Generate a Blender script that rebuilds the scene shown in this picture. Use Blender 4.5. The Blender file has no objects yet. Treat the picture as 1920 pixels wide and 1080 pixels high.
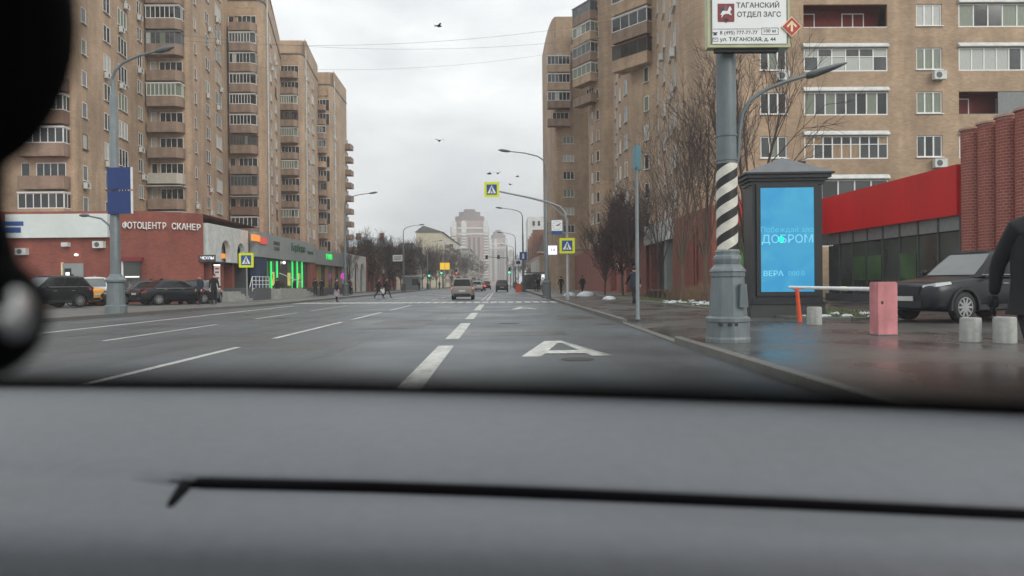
import bpy, bmesh, math, random
from mathutils import Vector, Matrix
random.seed(7)
rad = math.radians
SC = bpy.context.scene
COL = SC.collection
# ------------------------------------------------------------------ camera
FPX = 1390.0                      # focal length in pixels of the 1920 px wide photograph
PHI, THE, RHO = math.atan(22 / FPX), math.atan(8.5 / FPX), rad(0.55)
CAM = Vector((0, 0, 1.2))
_R0 = Vector((math.cos(PHI), -math.sin(PHI), 0))
_F = Vector((math.sin(PHI) * math.cos(THE), math.cos(PHI) * math.cos(THE), -math.sin(THE)))
_U0 = _R0.cross(_F)
_R = math.cos(RHO) * _R0 - math.sin(RHO) * _U0
_U = math.sin(RHO) * _R0 + math.cos(RHO) * _U0
cd = bpy.data.cameras.new('camera')
cam = bpy.data.objects.new('camera', cd); COL.objects.link(cam)
cd.sensor_width = 36.0; cd.lens = FPX / 1920 * 36
cd.clip_start = 0.02; cd.clip_end = 6000
cd.dof.use_dof = True; cd.dof.focus_distance = 40; cd.dof.aperture_fstop = 4.4
cam.matrix_world = Matrix(((_R.x, _U.x, -_F.x, CAM.x), (_R.y, _U.y, -_F.y, CAM.y), (_R.z, _U.z, -_F.z, CAM.z), (0, 0, 0, 1)))
SC.camera = cam
# ------------------------------------------------------------------ sky, sun, exposure
SUN_DIR = Vector((0.70, -0.80, 0.60)).normalized()     # towards the sun, behind the viewer
w = bpy.data.worlds.new('World'); SC.world = w; w.use_nodes = True
nt = w.node_tree; nt.nodes.clear()
def N(t, **k):
    n = nt.nodes.new(t)
    for a, b in k.items(): setattr(n, a, b)
    return n
out = N('ShaderNodeOutputWorld'); bg = N('ShaderNodeBackground'); bg.inputs['Strength'].default_value = 0.1
sky = N('ShaderNodeTexSky', sky_type='NISHITA', sun_disc=False)
sky.sun_elevation = math.asin(SUN_DIR.z); sky.sun_rotation = math.atan2(SUN_DIR.x, SUN_DIR.y)
sky.dust_density = 3.0
tc = N('ShaderNodeTexCoord')
mp = N('ShaderNodeMapping'); mp.inputs['Scale'].default_value = (1.0, 1.0, 2.6)
no = N('ShaderNodeTexNoise'); no.inputs['Scale'].default_value = 2.6; no.inputs['Detail'].default_value = 6; no.inputs['Roughness'].default_value = 0.55
nt.links.new(tc.outputs['Generated'], mp.inputs['Vector']); nt.links.new(mp.outputs[0], no.inputs['Vector'])
cr = N('ShaderNodeValToRGB')
cr.color_ramp.elements[0].position = 0.34; cr.color_ramp.elements[0].color = (0.69, 0.725, 0.76, 1)
cr.color_ramp.elements[1].position = 0.64; cr.color_ramp.elements[1].color = (1.12, 1.12, 1.12, 1)
nt.links.new(no.outputs['Fac'], cr.inputs['Fac'])
sx = N('ShaderNodeSeparateXYZ'); nt.links.new(tc.outputs['Generated'], sx.inputs[0])
mx = N('ShaderNodeMath', operation='MAXIMUM'); nt.links.new(sx.outputs['Z'], mx.inputs[0]); mx.inputs[1].default_value = 0.0
ml = N('ShaderNodeMath', operation='MULTIPLY_ADD'); nt.links.new(mx.outputs[0], ml.inputs[0]); ml.inputs[1].default_value = 6.0; ml.inputs[2].default_value = 7.2
vm = N('ShaderNodeVectorMath', operation='SCALE'); nt.links.new(cr.outputs[0], vm.inputs[0]); nt.links.new(ml.outputs[0], vm.inputs['Scale'])
mix = N('ShaderNodeMix', data_type='RGBA'); mix.inputs['Factor'].default_value = 0.95
nt.links.new(sky.outputs[0], mix.inputs['A']); nt.links.new(vm.outputs[0], mix.inputs['B'])
nt.links.new(mix.outputs['Result'], bg.inputs['Color']); nt.links.new(bg.outputs[0], out.inputs[0])
sl = bpy.data.lights.new('sun', 'SUN'); sl.energy = 1.1; sl.angle = rad(28); sl.color = (1, 0.95, 0.88)
so = bpy.data.objects.new('sun', sl); COL.objects.link(so)
so.rotation_euler = (-SUN_DIR).to_track_quat('-Z', 'Y').to_euler()
SC.view_settings.view_transform = 'Standard'; SC.view_settings.look = 'None'
SC.view_settings.exposure = 0.36; SC.view_settings.gamma = 1.0; SC.view_settings.use_curve_mapping = False
SC.render.engine = 'CYCLES'
SC.cycles.use_denoising = True
SC.cycles.max_bounces = 5; SC.cycles.diffuse_bounces = 3; SC.cycles.glossy_bounces = 3; SC.cycles.transparent_max_bounces = 12; SC.cycles.volume_bounces = 0
SC.cycles.sample_clamp_indirect = 4.0

# ------------------------------------------------------------------ helpers
def ray(px, py): return _F + _R * ((px - 960) / FPX) - _U * ((py - 540) / FPX)
def at(px, py, Y):            # the world point seen at a photograph pixel, at distance Y down the street
    d = ray(px, py); return CAM + d * (Y / d.y)
def XY(px, Y): p = at(px, 531, Y); return p.x
def ground(px, py, z=0.0):
    d = ray(px, py); return CAM + d * ((z - CAM.z) / d.z)
def lin(r, g, b):
    f = lambda v: (v / 255 / 12.92) if v <= 10 else ((v / 255 + 0.055) / 1.055) ** 2.4
    return (f(r), f(g), f(b))

class MB:
    def __init__(s): s.v, s.f, s.m, s.sm = [], [], [], []
    def add(s, vs, fs, m=0, smooth=False):
        k = len(s.v); s.v += [tuple(v) for v in vs]
        for f in fs: s.f.append([i + k for i in f]); s.m.append(m); s.sm.append(smooth)
    def box(s, x0, x1, y0, y1, z0, z1, m=0):
        s.add([(x0,y0,z0),(x1,y0,z0),(x1,y1,z0),(x0,y1,z0),(x0,y0,z1),(x1,y0,z1),(x1,y1,z1),(x0,y1,z1)],
              [(3,2,1,0),(4,5,6,7),(0,1,5,4),(1,2,6,5),(2,3,7,6),(3,0,4,7)], m)
    def quad(s, a, b, c, d, m=0): s.add([a, b, c, d], [(0, 1, 2, 3)], m)
    def prism(s, poly, z0, z1, m=0, caps=True, smooth=False):     # poly counter-clockwise in plan
        n = len(poly)
        s.add([(x, y, z0) for x, y in poly] + [(x, y, z1) for x, y in poly],
              [(i, (i+1) % n, (i+1) % n + n, i + n) for i in range(n)], m, smooth)
        if caps:
            s.add([(x, y, z1) for x, y in poly], [list(range(n))], m)
            s.add([(x, y, z0) for x, y in poly], [list(range(n))[::-1]], m)
    def extr(s, poly, y0, y1, m=0):        # poly (x,z) seen from -y, counter-clockwise, extruded in y
        n = len(poly)
        s.add([(x, y0, z) for x, z in poly] + [(x, y1, z) for x, z in poly],
              [(i+n, (i+1) % n + n, (i+1) % n, i) for i in range(n)] + [list(range(n)), list(range(2*n-1, n-1, -1))], m)
    def tube(s, pts, rs, n=8, m=0, smooth=True, cap=True):
        pts = [Vector(p) for p in pts]; vs = []; fs = []
        if not isinstance(rs, (list, tuple)): rs = [rs] * len(pts)
        up = None
        for i, p in enumerate(pts):
            d = (pts[min(i+1, len(pts)-1)] - pts[max(i-1, 0)]).normalized()
            if up is None: up = Vector((1, 0, 0)) if abs(d.x) < 0.8 else Vector((0, 1, 0))
            a = d.cross(up).normalized(); b = d.cross(a).normalized(); up = -b if False else up
            for k in range(n):
                t = 2 * math.pi * k / n; vs.append(p + (a * math.cos(t) + b * math.sin(t)) * rs[i])
        for i in range(len(pts) - 1):
            for k in range(n):
                fs.append((i*n+k, i*n+(k+1) % n, (i+1)*n+(k+1) % n, (i+1)*n+k))
        s.add(vs, fs, m, smooth)
        if cap:
            s.add(vs[:n], [list(range(n))[::-1]], m); s.add(vs[-n:], [list(range(n))], m)
    def lathe(s, prof, n=16, c=(0, 0), m=0, smooth=True, axis='z', sx=1, sy=1):
        vs = []; fs = []
        for r, z in prof:
            for k in range(n):
                t = 2 * math.pi * (k + .5) / n
                if axis == 'z': vs.append((c[0] + r*math.cos(t)*sx, c[1] + r*math.sin(t)*sy, z))
                else: vs.append((c[0] + r*math.cos(t), z, c[1] + r*math.sin(t)))
        for i in range(len(prof) - 1):
            for k in range(n):
                q = (i*n+k, i*n+(k+1) % n, (i+1)*n+(k+1) % n, (i+1)*n+k)
                fs.append(q if axis == 'z' else q[::-1])
        s.add(vs, fs, m, smooth)
        a = list(range(n))
        s.add(vs[:n], [a[::-1] if axis == 'z' else a], m); s.add(vs[-n:], [a if axis == 'z' else a[::-1]], m)
    def ell(s, c, r, nu=10, nv=7, m=0, smooth=True):
        vs = []; fs = []
        for j in range(nv + 1):
            ph = math.pi * j / nv
            for k in range(nu):
                t = 2 * math.pi * k / nu
                vs.append((c[0] + r[0]*math.sin(ph)*math.cos(t), c[1] + r[1]*math.sin(ph)*math.sin(t), c[2] - r[2]*math.cos(ph)))
        for j in range(nv):
            for k in range(nu): fs.append((j*nu+k, j*nu+(k+1) % nu, (j+1)*nu+(k+1) % nu, (j+1)*nu+k))
        s.add(vs, fs, m, smooth)
    def mesh(s, name, mats):
        me = bpy.data.meshes.new(name); me.from_pydata(s.v, [], s.f)
        if not isinstance(mats, (list, tuple)): mats = [mats]
        for m in mats: me.materials.append(M[m] if isinstance(m, str) else m)
        me.polygons.foreach_set('material_index', s.m); me.polygons.foreach_set('use_smooth', s.sm)
        me.update(); return me
    def build(s, name, mats, parent=None, **k): return obj(name, s.mesh(name, mats), parent, **k)

BASE = {}
def obj(name, me, parent=None, loc=(0, 0, 0), rz=0.0, world=None, scale=None):
    o = bpy.data.objects.new(name, me); COL.objects.link(o)
    o.location = loc
    if rz: o.rotation_euler = (0, 0, rz)
    if scale: o.scale = scale
    if parent:
        o.parent = parent
        if world or (world is None and parent.name in BASE):      # coordinates given in world space
            o.matrix_parent_inverse = Matrix.Translation(-Vector(BASE.get(parent.name, (0, 0, 0))))
    return o
def thing(name, label, cat, loc=(0, 0, 0), rz=0.0, group=None, world=False):
    o = bpy.data.objects.new(name, None); COL.objects.link(o); o.empty_display_size = 0.3
    o.location = loc; o.rotation_euler = (0, 0, rz); tag(o, label, cat, group)
    if world: BASE[o.name] = tuple(loc)
    return o
def tag(o, label=None, cat=None, group=None, kind=None):
    if label: o['label'] = label
    if cat: o['category'] = cat
    if group: o['group'] = group
    if kind: o['kind'] = kind
    return o
def copy_tree(o, parent=None):
    c = o.copy(); COL.objects.link(c); c.parent = parent
    if parent is not None: c.matrix_parent_inverse = o.matrix_parent_inverse.copy()
    for ch in o.children: copy_tree(ch, c)
    return c
def evalmesh(o, name):
    bpy.context.view_layer.update()
    dg = bpy.context.evaluated_depsgraph_get()
    me = bpy.data.meshes.new_from_object(o.evaluated_get(dg)); me.name = name
    return me
def text(name, s, size, mat, parent, loc, rz=0.0, ext=0.005, rx=90, align='CENTER', sx=1.0, bold=0.0, world=None):
    cu = bpy.data.curves.new(name, 'FONT'); cu.body = s; cu.size = size; cu.extrude = ext; cu.offset = bold
    cu.align_x = align; cu.align_y = 'CENTER'; cu.resolution_u = 3
    t = bpy.data.objects.new(name, cu); COL.objects.link(t)
    me = evalmesh(t, name); bpy.data.objects.remove(t); bpy.data.curves.remove(cu)
    me.materials.clear(); me.materials.append(M[mat])
    o = obj(name, me, parent, loc, world=world); o.rotation_euler = (rad(rx), 0, rz); o.scale = (sx, 1, 1)
    return o

# ------------------------------------------------------------------ materials
M = {}
def mat(name, col, rough=0.6, metal=0.0, var=0.12, scale=4.0, spec=0.5, bump=0.0, emit=None, es=0.0, coat=0.0, stretch=(1, 1, 1), var2=0.0, scale2=0.4, rvar=0.0):
    m = bpy.data.materials.new(name); m.use_nodes = True; t = m.node_tree; b = t.nodes['Principled BSDF']
    def n(k, **kw):
        x = t.nodes.new(k)
        for a, v in kw.items(): setattr(x, a, v)
        return x
    tcn = n('ShaderNodeTexCoord'); mpn = n('ShaderNodeMapping'); mpn.inputs['Scale'].default_value = stretch
    t.links.new(tcn.outputs['Object'], mpn.inputs[0])
    nz = n('ShaderNodeTexNoise'); nz.inputs['Scale'].default_value = scale; nz.inputs['Detail'].default_value = 5
    t.links.new(mpn.outputs[0], nz.inputs['Vector'])
    r = n('ShaderNodeMapRange'); r.inputs['From Min'].default_value = .3; r.inputs['From Max'].default_value = .7
    r.inputs['To Min'].default_value = 1 - var; r.inputs['To Max'].default_value = 1 + var
    t.links.new(nz.outputs['Fac'], r.inputs['Value'])
    val = r.outputs[0]
    if var2:
        n2 = n('ShaderNodeTexNoise'); n2.inputs['Scale'].default_value = scale2; n2.inputs['Detail'].default_value = 4
        t.links.new(mpn.outputs[0], n2.inputs['Vector'])
        r2 = n('ShaderNodeMapRange'); r2.inputs['From Min'].default_value = .3; r2.inputs['From Max'].default_value = .7
        r2.inputs['To Min'].default_value = 1 - var2; r2.inputs['To Max'].default_value = 1 + var2
        t.links.new(n2.outputs['Fac'], r2.inputs['Value'])
        mm = n('ShaderNodeMath', operation='MULTIPLY'); t.links.new(val, mm.inputs[0]); t.links.new(r2.outputs[0], mm.inputs[1]); val = mm.outputs[0]
    v = n('ShaderNodeVectorMath', operation='SCALE'); v.inputs[0].default_value = col
    t.links.new(val, v.inputs['Scale']); t.links.new(v.outputs[0], b.inputs['Base Color'])
    b.inputs['Roughness'].default_value = rough; b.inputs['Metallic'].default_value = metal
    b.inputs['Specular IOR Level'].default_value = spec; b.inputs['Coat Weight'].default_value = coat
    if rvar:
        rr = n('ShaderNodeMapRange'); rr.inputs['From Min'].default_value = .3; rr.inputs['From Max'].default_value = .7
        rr.inputs['To Min'].default_value = max(.03, rough - rvar); rr.inputs['To Max'].default_value = rough + rvar
        src = n2 if var2 else nz
        t.links.new(src.outputs['Fac'], rr.inputs['Value']); t.links.new(rr.outputs[0], b.inputs['Roughness'])
    if bump:
        bn = n('ShaderNodeBump'); bn.inputs['Strength'].default_value = bump; bn.inputs['Distance'].default_value = 0.02
        t.links.new(nz.outputs['Fac'], bn.inputs['Height']); t.links.new(bn.outputs[0], b.inputs['Normal'])
    if emit:
        b.inputs['Emission Color'].default_value = (*emit, 1); b.inputs['Emission Strength'].default_value = es
    M[name] = m; return m
def streak(name, sc, lo, hi, scale=1.0):
    t = M[name].node_tree; b = t.nodes['Principled BSDF']; src = b.inputs['Base Color'].links[0].from_socket
    tcn = t.nodes.new('ShaderNodeTexCoord'); mpn = t.nodes.new('ShaderNodeMapping'); mpn.inputs['Scale'].default_value = sc
    nz = t.nodes.new('ShaderNodeTexNoise'); nz.inputs['Scale'].default_value = scale; nz.inputs['Detail'].default_value = 5
    r = t.nodes.new('ShaderNodeMapRange'); r.inputs['From Min'].default_value = .32; r.inputs['From Max'].default_value = .62; r.inputs['To Min'].default_value = lo; r.inputs['To Max'].default_value = hi
    v = t.nodes.new('ShaderNodeVectorMath'); v.operation = 'SCALE'
    t.links.new(tcn.outputs['Object'], mpn.inputs[0]); t.links.new(mpn.outputs[0], nz.inputs['Vector']); t.links.new(nz.outputs['Fac'], r.inputs['Value'])
    t.links.new(src, v.inputs[0]); t.links.new(r.outputs[0], v.inputs['Scale']); t.links.new(v.outputs[0], b.inputs['Base Color'])
def brickmat(name, c1, c2, mortar, bw=0.26, bh=0.085, var2=0.2, rough=0.85):
    m = mat(name, (1, 1, 1), rough, var=0.10, scale=1.2, var2=var2, scale2=0.16)
    t = m.node_tree; b = t.nodes['Principled BSDF']
    vs = [x for x in t.nodes if x.type == 'VECT_MATH'][0]
    tcn = [x for x in t.nodes if x.type == 'TEX_COORD'][0]
    sp = t.nodes.new('ShaderNodeSeparateXYZ'); t.links.new(tcn.outputs['Object'], sp.inputs[0])
    ad = t.nodes.new('ShaderNodeMath'); t.links.new(sp.outputs[0], ad.inputs[0]); t.links.new(sp.outputs[1], ad.inputs[1])
    cb = t.nodes.new('ShaderNodeCombineXYZ'); t.links.new(ad.outputs[0], cb.inputs[0]); t.links.new(sp.outputs[2], cb.inputs[1])
    br = t.nodes.new('ShaderNodeTexBrick'); t.links.new(cb.outputs[0], br.inputs['Vector'])
    br.inputs['Color1'].default_value = (*c1, 1); br.inputs['Color2'].default_value = (*c2, 1); br.inputs['Mortar'].default_value = (*mortar, 1)
    br.inputs['Scale'].default_value = 1.0; br.inputs['Brick Width'].default_value = bw; br.inputs['Row Height'].default_value = bh
    br.inputs['Mortar Size'].default_value = 0.007
    t.links.new(br.outputs['Color'], vs.inputs[0])
    return m
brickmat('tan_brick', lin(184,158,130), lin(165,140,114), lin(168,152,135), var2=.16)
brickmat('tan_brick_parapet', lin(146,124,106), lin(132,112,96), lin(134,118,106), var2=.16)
brickmat('red_brick', lin(146,78,65), lin(128,66,56), lin(140,98,86), var2=.16)
brickmat('old_brick', lin(132,92,76), lin(118,84,72), lin(128,108,96), var2=.2)
mat('red_pier_brick', lin(146,76,66), .85, var=.22, scale=9)
mat('mortar', lin(178,142,130), .95, var=.15, scale=20)
mat('render_cream', lin(192,184,162), .9, var=.08, var2=.1)
mat('render_grey', lin(168,166,160), .9, var=.08, var2=.12)
mat('render_pink', lin(168,146,138), .9, var=.06, var2=.1)
mat('render_white', lin(206,208,204), .85, var=.06, var2=.12, scale2=.8)
mat('render_beige', lin(170,152,132), .9, var=.08, var2=.15)
mat('dark_roof', lin(78,76,74), .8, var=.15)
mat('zinc_roof', lin(158,165,168), .6, var=.12, var2=.1)
mat('white_plastic', lin(226,228,226), .45, var=.05)
mat('dirty_white', lin(200,203,200), .6, var=.10, var2=.12, scale2=1.5)
mat('grey_frame', lin(120,124,124), .5)
mat('brown_frame', lin(92,70,56), .6)
mat('glass_dark', (.018, .021, .022), .06, var=.3, scale=.6, spec=.7)
mat('glass_mid', (.055, .062, .062), .08, var=.4, scale=.9, spec=.7)
mat('curtain', lin(172,176,170), .35, var=.12, scale=5, stretch=(4, 4, .5))
mat('curtain_green', lin(112,122,106), .35, var=.2, scale=4, stretch=(4, 4, .5))
mat('curtain_tan', lin(146,122,92), .4, var=.25, scale=3, stretch=(4, 4, .5))
mat('loggia_back', lin(112,46,42), .85, var=.15)
mat('asphalt', (.058, .069, .077), .42, var=.24, scale=45, bump=.25, var2=.24, scale2=.30, rvar=.16, spec=.5)
mat('ground_earth', lin(92,88,82), .9, var=.2)
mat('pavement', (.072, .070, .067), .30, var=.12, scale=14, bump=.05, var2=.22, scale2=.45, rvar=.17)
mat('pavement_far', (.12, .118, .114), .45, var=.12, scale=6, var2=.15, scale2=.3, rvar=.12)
mat('kerb_granite', lin(100,99,95), .5, var=.2, scale=20)
mat('slab_joint', (.03, .028, .026), .6)
mat('paint_white', lin(186,187,182), .5, var=.16, scale=9, var2=.12, scale2=2.5)
mat('paint_worn', lin(130,131,128), .55, var=.3, scale=9)
mat('grass', (.075, .090, .035), .9, var=.5, scale=8, var2=.3, scale2=1.2)
mat('grass_blade', (.085, .105, .04), .8, var=.5, scale=3)
mat('snow', lin(196,202,206), .6, var=.08, scale=9, bump=.2)
mat('pole_grey', lin(104,113,116), .42, var=.08, scale=5, var2=.08, scale2=2)
mat('pole_dark', lin(86,92,94), .5, var=.1)
mat('steel', lin(140,142,142), .45, metal=.2)
mat('black_paint', lin(28,28,28), .5)
mat('stripe_white', lin(205,203,192), .55, var=.1, var2=.14, scale2=7)
mat('sign_white', lin(225,228,228), .35, var=.03)
mat('sign_frame', lin(176,178,140), .4)
mat('sign_blue', lin(26,72,140), .35, var=.05)
mat('panel_blue', lin(16,48,108), .4, var=.08)
mat('sign_yellow', lin(214,222,22), .4, var=.04)
mat('sign_black', (.012, .012, .012), .5)
mat('sign_red', lin(168,38,38), .4)
mat('crest_red', lin(120,34,40), .4)
mat('sign_cream', lin(236,214,170), .4)
mat('kiosk_black', lin(30,33,38), .4, var=.1)
mat('kiosk_roof', lin(98,102,106), .5, var=.12)
mat('kiosk_base', lin(54,56,56), .6)
mat('pink_paint', lin(198,128,132), .6, var=.10, var2=.14, scale2=3)
mat('orange_paint', lin(222,84,42), .5, var=.12)
mat('boom_white', lin(228,230,230), .4)
mat('yellow_tape', lin(235,200,40), .5)
mat('concrete', lin(156,158,154), .8, var=.12, scale=12, bump=.1)
mat('fascia_red', lin(206,22,28), .42, var=.05, var2=.06)
mat('fascia_grey', lin(138,146,146), .5, var=.05, var2=.08)
mat('fascia_white', lin(208,216,214), .5, var=.04, var2=.06)
mat('fascia_dark', lin(70,72,74), .6)
mat('green_paint', lin(70,140,52), .5)
mat('shop_glass', (.055, .062, .054), .08, var=.5, scale=.5, spec=.6)
mat('shop_interior', lin(62,58,48), .8, var=.5, scale=1.2)
mat('shop_green', lin(62,90,56), .5, var=.5, scale=1.1)
mat('curtain_gold', lin(150,128,86), .7, var=.4, scale=2, stretch=(6, 6, .3))
mat('dash_plastic', (.128, .137, .150), .55, var=.05, scale=60, bump=.08, var2=.03, scale2=3)
mat('dash_gap', (.002, .002, .003), .9, spec=.1)
mat('black_rubber', (.0015, .0015, .002), .8, spec=.1)
mat('chrome', (.55, .55, .54), .22, metal=1.0)
mat('bark', lin(78,66,60), .9, var=.25, scale=12)
mat('bark_tan', lin(98,82,72), .9, var=.2, scale=12)
mat('twig', lin(80,70,66), .9, var=.25, scale=6)
mat('twig_dark', lin(70,58,54), .9, var=.25, scale=6)
mat('leaf_maroon', lin(82,50,50), .85, var=.45, scale=5)
mat('leaf_brown', lin(92,72,58), .85, var=.4, scale=5)
mat('dry_brush', lin(132,108,86), .9, var=.35, scale=7)
mat('leaf_dark_green', lin(58,62,48), .85, var=.4, scale=5)
mat('tyre', (.012, .012, .013), .7)
mat('rim', lin(176,178,180), .3, metal=.8)
mat('rim_dark', lin(60, 62, 66), .4, metal=.5)
mat('car_trim', (.012, .012, .014), .5)
mat('car_black', lin(16,18,22), .28, coat=.12, var=.04, spec=.3)
mat('car_navy', lin(19,22,29), .28, coat=.12, var=.04, spec=.3)
mat('car_charcoal', lin(44,48,52), .25, coat=.3, var=.04, spec=.4)
mat('car_white', lin(214,218,218), .3, coat=.5, var=.03)
mat('car_yellow', lin(226,160,60), .3, coat=.5, var=.03)
mat('car_silver', lin(128,122,114), .3, coat=.5, var=.03)
mat('car_red', lin(150,44,38), .3, coat=.5, var=.03)
mat('car_glass', (.010, .012, .013), .06, spec=.3, var=.2)
mat('car_windscreen', (.06, .072, .074), .06, spec=.9, var=.3, scale=1.5)
mat('plate_white', lin(190,190,186), .5)
mat('lamp_lens', lin(180,186,190), .15, var=.1, spec=.8)
mat('headlight_on', lin(230,225,210), .2, emit=(1, .9, .75), es=1.4)
mat('tail_on', lin(190,30,30), .3, emit=(1, .10, .06), es=2.0)
mat('tail_off', lin(120,20,20), .3)
mat('led_strip', lin(240,240,240), .3, emit=(1, .97, .9), es=1.5)
mat('neon_green', lin(40,220,90), .3, emit=(.05, .80, .20), es=.6)
mat('neon_green_bright', lin(40,230,90), .3, emit=(.04, .9, .16), es=.6)
mat('neon_orange', lin(230,120,40), .3, emit=(1, .36, .05), es=.5)
mat('neon_red', lin(190,60,50), .4, emit=(.8, .12, .08), es=.3)
mat('neon_magenta', lin(190,60,180), .3, emit=(.6, .06, .52), es=.55)
mat('neon_white', lin(230,230,240), .3, emit=(.9, .9, 1), es=.8)
mat('neon_yellow', lin(240,190,40), .3, emit=(1, .62, .06), es=.55)
mat('poster_yellow', lin(200,190,90), .5, emit=(.6, .55, .18), es=.35, var=.3, scale=3)
mat('signal_green', lin(60,220,150), .3, emit=(.1, .95, .5), es=1.5)
mat('signal_red', lin(220,40,30), .3, emit=(1, .08, .05), es=1.5)
mat('letter_white', lin(228,226,222), .4)
mat('letter_grey', lin(84,90,88), .5)
mat('letter_green', lin(30,84,60), .5)
mat('skin', lin(196,152,130), .6)
mat('hair_dark', lin(40,32,28), .7)
mat('hair_light', lin(150,116,80), .7)
mat('cloth_black', (.006, .006, .0075), .85, var=.2)
mat('cloth_navy', lin(30,34,50), .85, var=.15)
mat('cloth_grey', lin(110,106,112), .85, var=.15)
mat('cloth_mauve', lin(134,122,138), .85, var=.12)
mat('cloth_white', lin(196,198,200), .8, var=.08)
mat('cloth_beige', lin(160,142,118), .85, var=.12)
mat('cloth_olive', lin(60,60,48), .85, var=.12)
mat('shoe', (.012, .012, .012), .6)
mat('mural_blue', lin(34,52,82), .6, var=.5, scale=.9)
mat('manhole', (.025, .025, .026), .6, var=.3, scale=40)
def screen_mat():
    m = mat('screen_blue', lin(34,136,190), .25, var=.0)
    t = m.node_tree; b = t.nodes['Principled BSDF']
    tcn = [x for x in t.nodes if x.type == 'TEX_COORD'][0]
    nz = t.nodes.new('ShaderNodeTexNoise'); nz.inputs['Scale'].default_value = 1.1; nz.inputs['Detail'].default_value = 3
    nz.inputs['Distortion'].default_value = 1.2
    t.links.new(tcn.outputs['Object'], nz.inputs['Vector'])
    c = t.nodes.new('ShaderNodeValToRGB')
    c.color_ramp.elements[0].position = .35; c.color_ramp.elements[0].color = (*lin(44,156,210), 1)
    c.color_ramp.elements[1].position = .7; c.color_ramp.elements[1].color = (*lin(68,176,216), 1)
    t.links.new(nz.outputs['Fac'], c.inputs[0]); t.links.new(c.outputs[0], b.inputs['Emission Color'])
    b.inputs['Emission Strength'].default_value = .70
    b.inputs['Base Color'].default_value = (.01, .03, .05, 1)
    for l in list(t.links):
        if l.to_socket == b.inputs['Base Color']: t.links.remove(l)
screen_mat()
mat('screen_text', lin(60,110,130), .3, emit=lin(118,196,224), es=.8)
mat('screen_text_faint', lin(40,90,110), .3, emit=lin(82,182,218), es=.76)
mat('screen_green', lin(0,250,170), .3, emit=(.0, .9, .42), es=1.0)
def glass_pane():
    m = bpy.data.materials.new('windscreen_glass'); m.use_nodes = True; t = m.node_tree; t.nodes.clear()
    o = t.nodes.new('ShaderNodeOutputMaterial'); tr = t.nodes.new('ShaderNodeBsdfTransparent'); gl = t.nodes.new('ShaderNodeBsdfGlossy')
    tr.inputs[0].default_value = (.97, .98, .97, 1); gl.inputs['Roughness'].default_value = .02
    mxs = t.nodes.new('ShaderNodeMixShader'); mxs.inputs[0].default_value = .03
    t.links.new(tr.outputs[0], mxs.inputs[1]); t.links.new(gl.outputs[0], mxs.inputs[2]); t.links.new(mxs.outputs[0], o.inputs[0])
    M['windscreen_glass'] = m
    # black ceramic dot band: coverage falls from full at the glass edge to none, in rows of dots
    m = bpy.data.materials.new('ceramic_dots'); m.use_nodes = True; t = m.node_tree; t.nodes.clear()
    o = t.nodes.new('ShaderNodeOutputMaterial'); tr = t.nodes.new('ShaderNodeBsdfTransparent'); df = t.nodes.new('ShaderNodeBsdfDiffuse')
    df.inputs[0].default_value = (.004, .004, .0045, 1)
    uv = t.nodes.new('ShaderNodeUVMap'); uv.uv_map = 'UVMap'
    sp = t.nodes.new('ShaderNodeSeparateXYZ'); t.links.new(uv.outputs[0], sp.inputs[0])
    rp = t.nodes.new('ShaderNodeValToRGB'); rp.color_ramp.interpolation = 'EASE'
    rp.color_ramp.elements[0].position = 0.12; rp.color_ramp.elements[0].color = (1, 1, 1, 1)
    rp.color_ramp.elements[1].position = 1.0; rp.color_ramp.elements[1].color = (0, 0, 0, 1)
    t.links.new(sp.outputs[1], rp.inputs[0])
    mxs = t.nodes.new('ShaderNodeMixShader'); t.links.new(rp.outputs[0], mxs.inputs[0])
    t.links.new(tr.outputs[0], mxs.inputs[1]); t.links.new(df.outputs[0], mxs.inputs[2]); t.links.new(mxs.outputs[0], o.inputs[0])
    M['ceramic_dots'] = m
glass_pane()
mat('asphalt_patch_mat', (.036, .038, .039), .40, var=.16, scale=60, bump=.1, var2=.2, scale2=.5, rvar=.12)
mat('yard_asphalt', (.060, .056, .052), .38, var=.14, scale=40, bump=.1, var2=.25, scale2=.5, rvar=.16)
mat('teal_sign', lin(78,128,140), .45, var=.06)
mat('far_roof', lin(122,106,106), .8, var=.1)
def haze_mat():
    m = bpy.data.materials.new('haze_air'); m.use_nodes = True; t = m.node_tree; t.nodes.clear()
    o = t.nodes.new('ShaderNodeOutputMaterial'); v = t.nodes.new('ShaderNodeVolumePrincipled')
    v.inputs['Color'].default_value = (.985, .99, 1, 1); v.inputs['Density'].default_value = .00072; v.inputs['Anisotropy'].default_value = .1
    t.links.new(v.outputs[0], o.inputs['Volume']); M['haze_air'] = m
haze_mat()

streak('tan_brick', (.9, .9, .10), .80, 1.05); streak('tan_brick', (.12, .12, .35), .90, 1.06); streak('red_brick', (1.1, 1.1, .16), .84, 1.05); streak('asphalt', (1.1, .025, 1), .80, 1.10); streak('asphalt', (7, .4, 1), .92, 1.04)
streak('tan_brick_parapet', (1.2, 1.2, .5), .8, 1.08); streak('pink_paint', (5, 5, 1.2), .84, 1.05); streak('concrete', (6, 6, 2), .78, 1.06); streak('pole_grey', (9, 9, 1.0), .86, 1.06); streak('fascia_red', (.8, .8, .15), .9, 1.04); streak('paint_white', (5, 1.2, 1), .70, 1.02)
mat('siding', lin(176,172,160), .7, var=.08, var2=.1)
mat('siding_brown', lin(118,92,74), .7, var=.1)
mat('asphalt_seal', (.042, .046, .049), .38, var=.3, scale=6)
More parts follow.
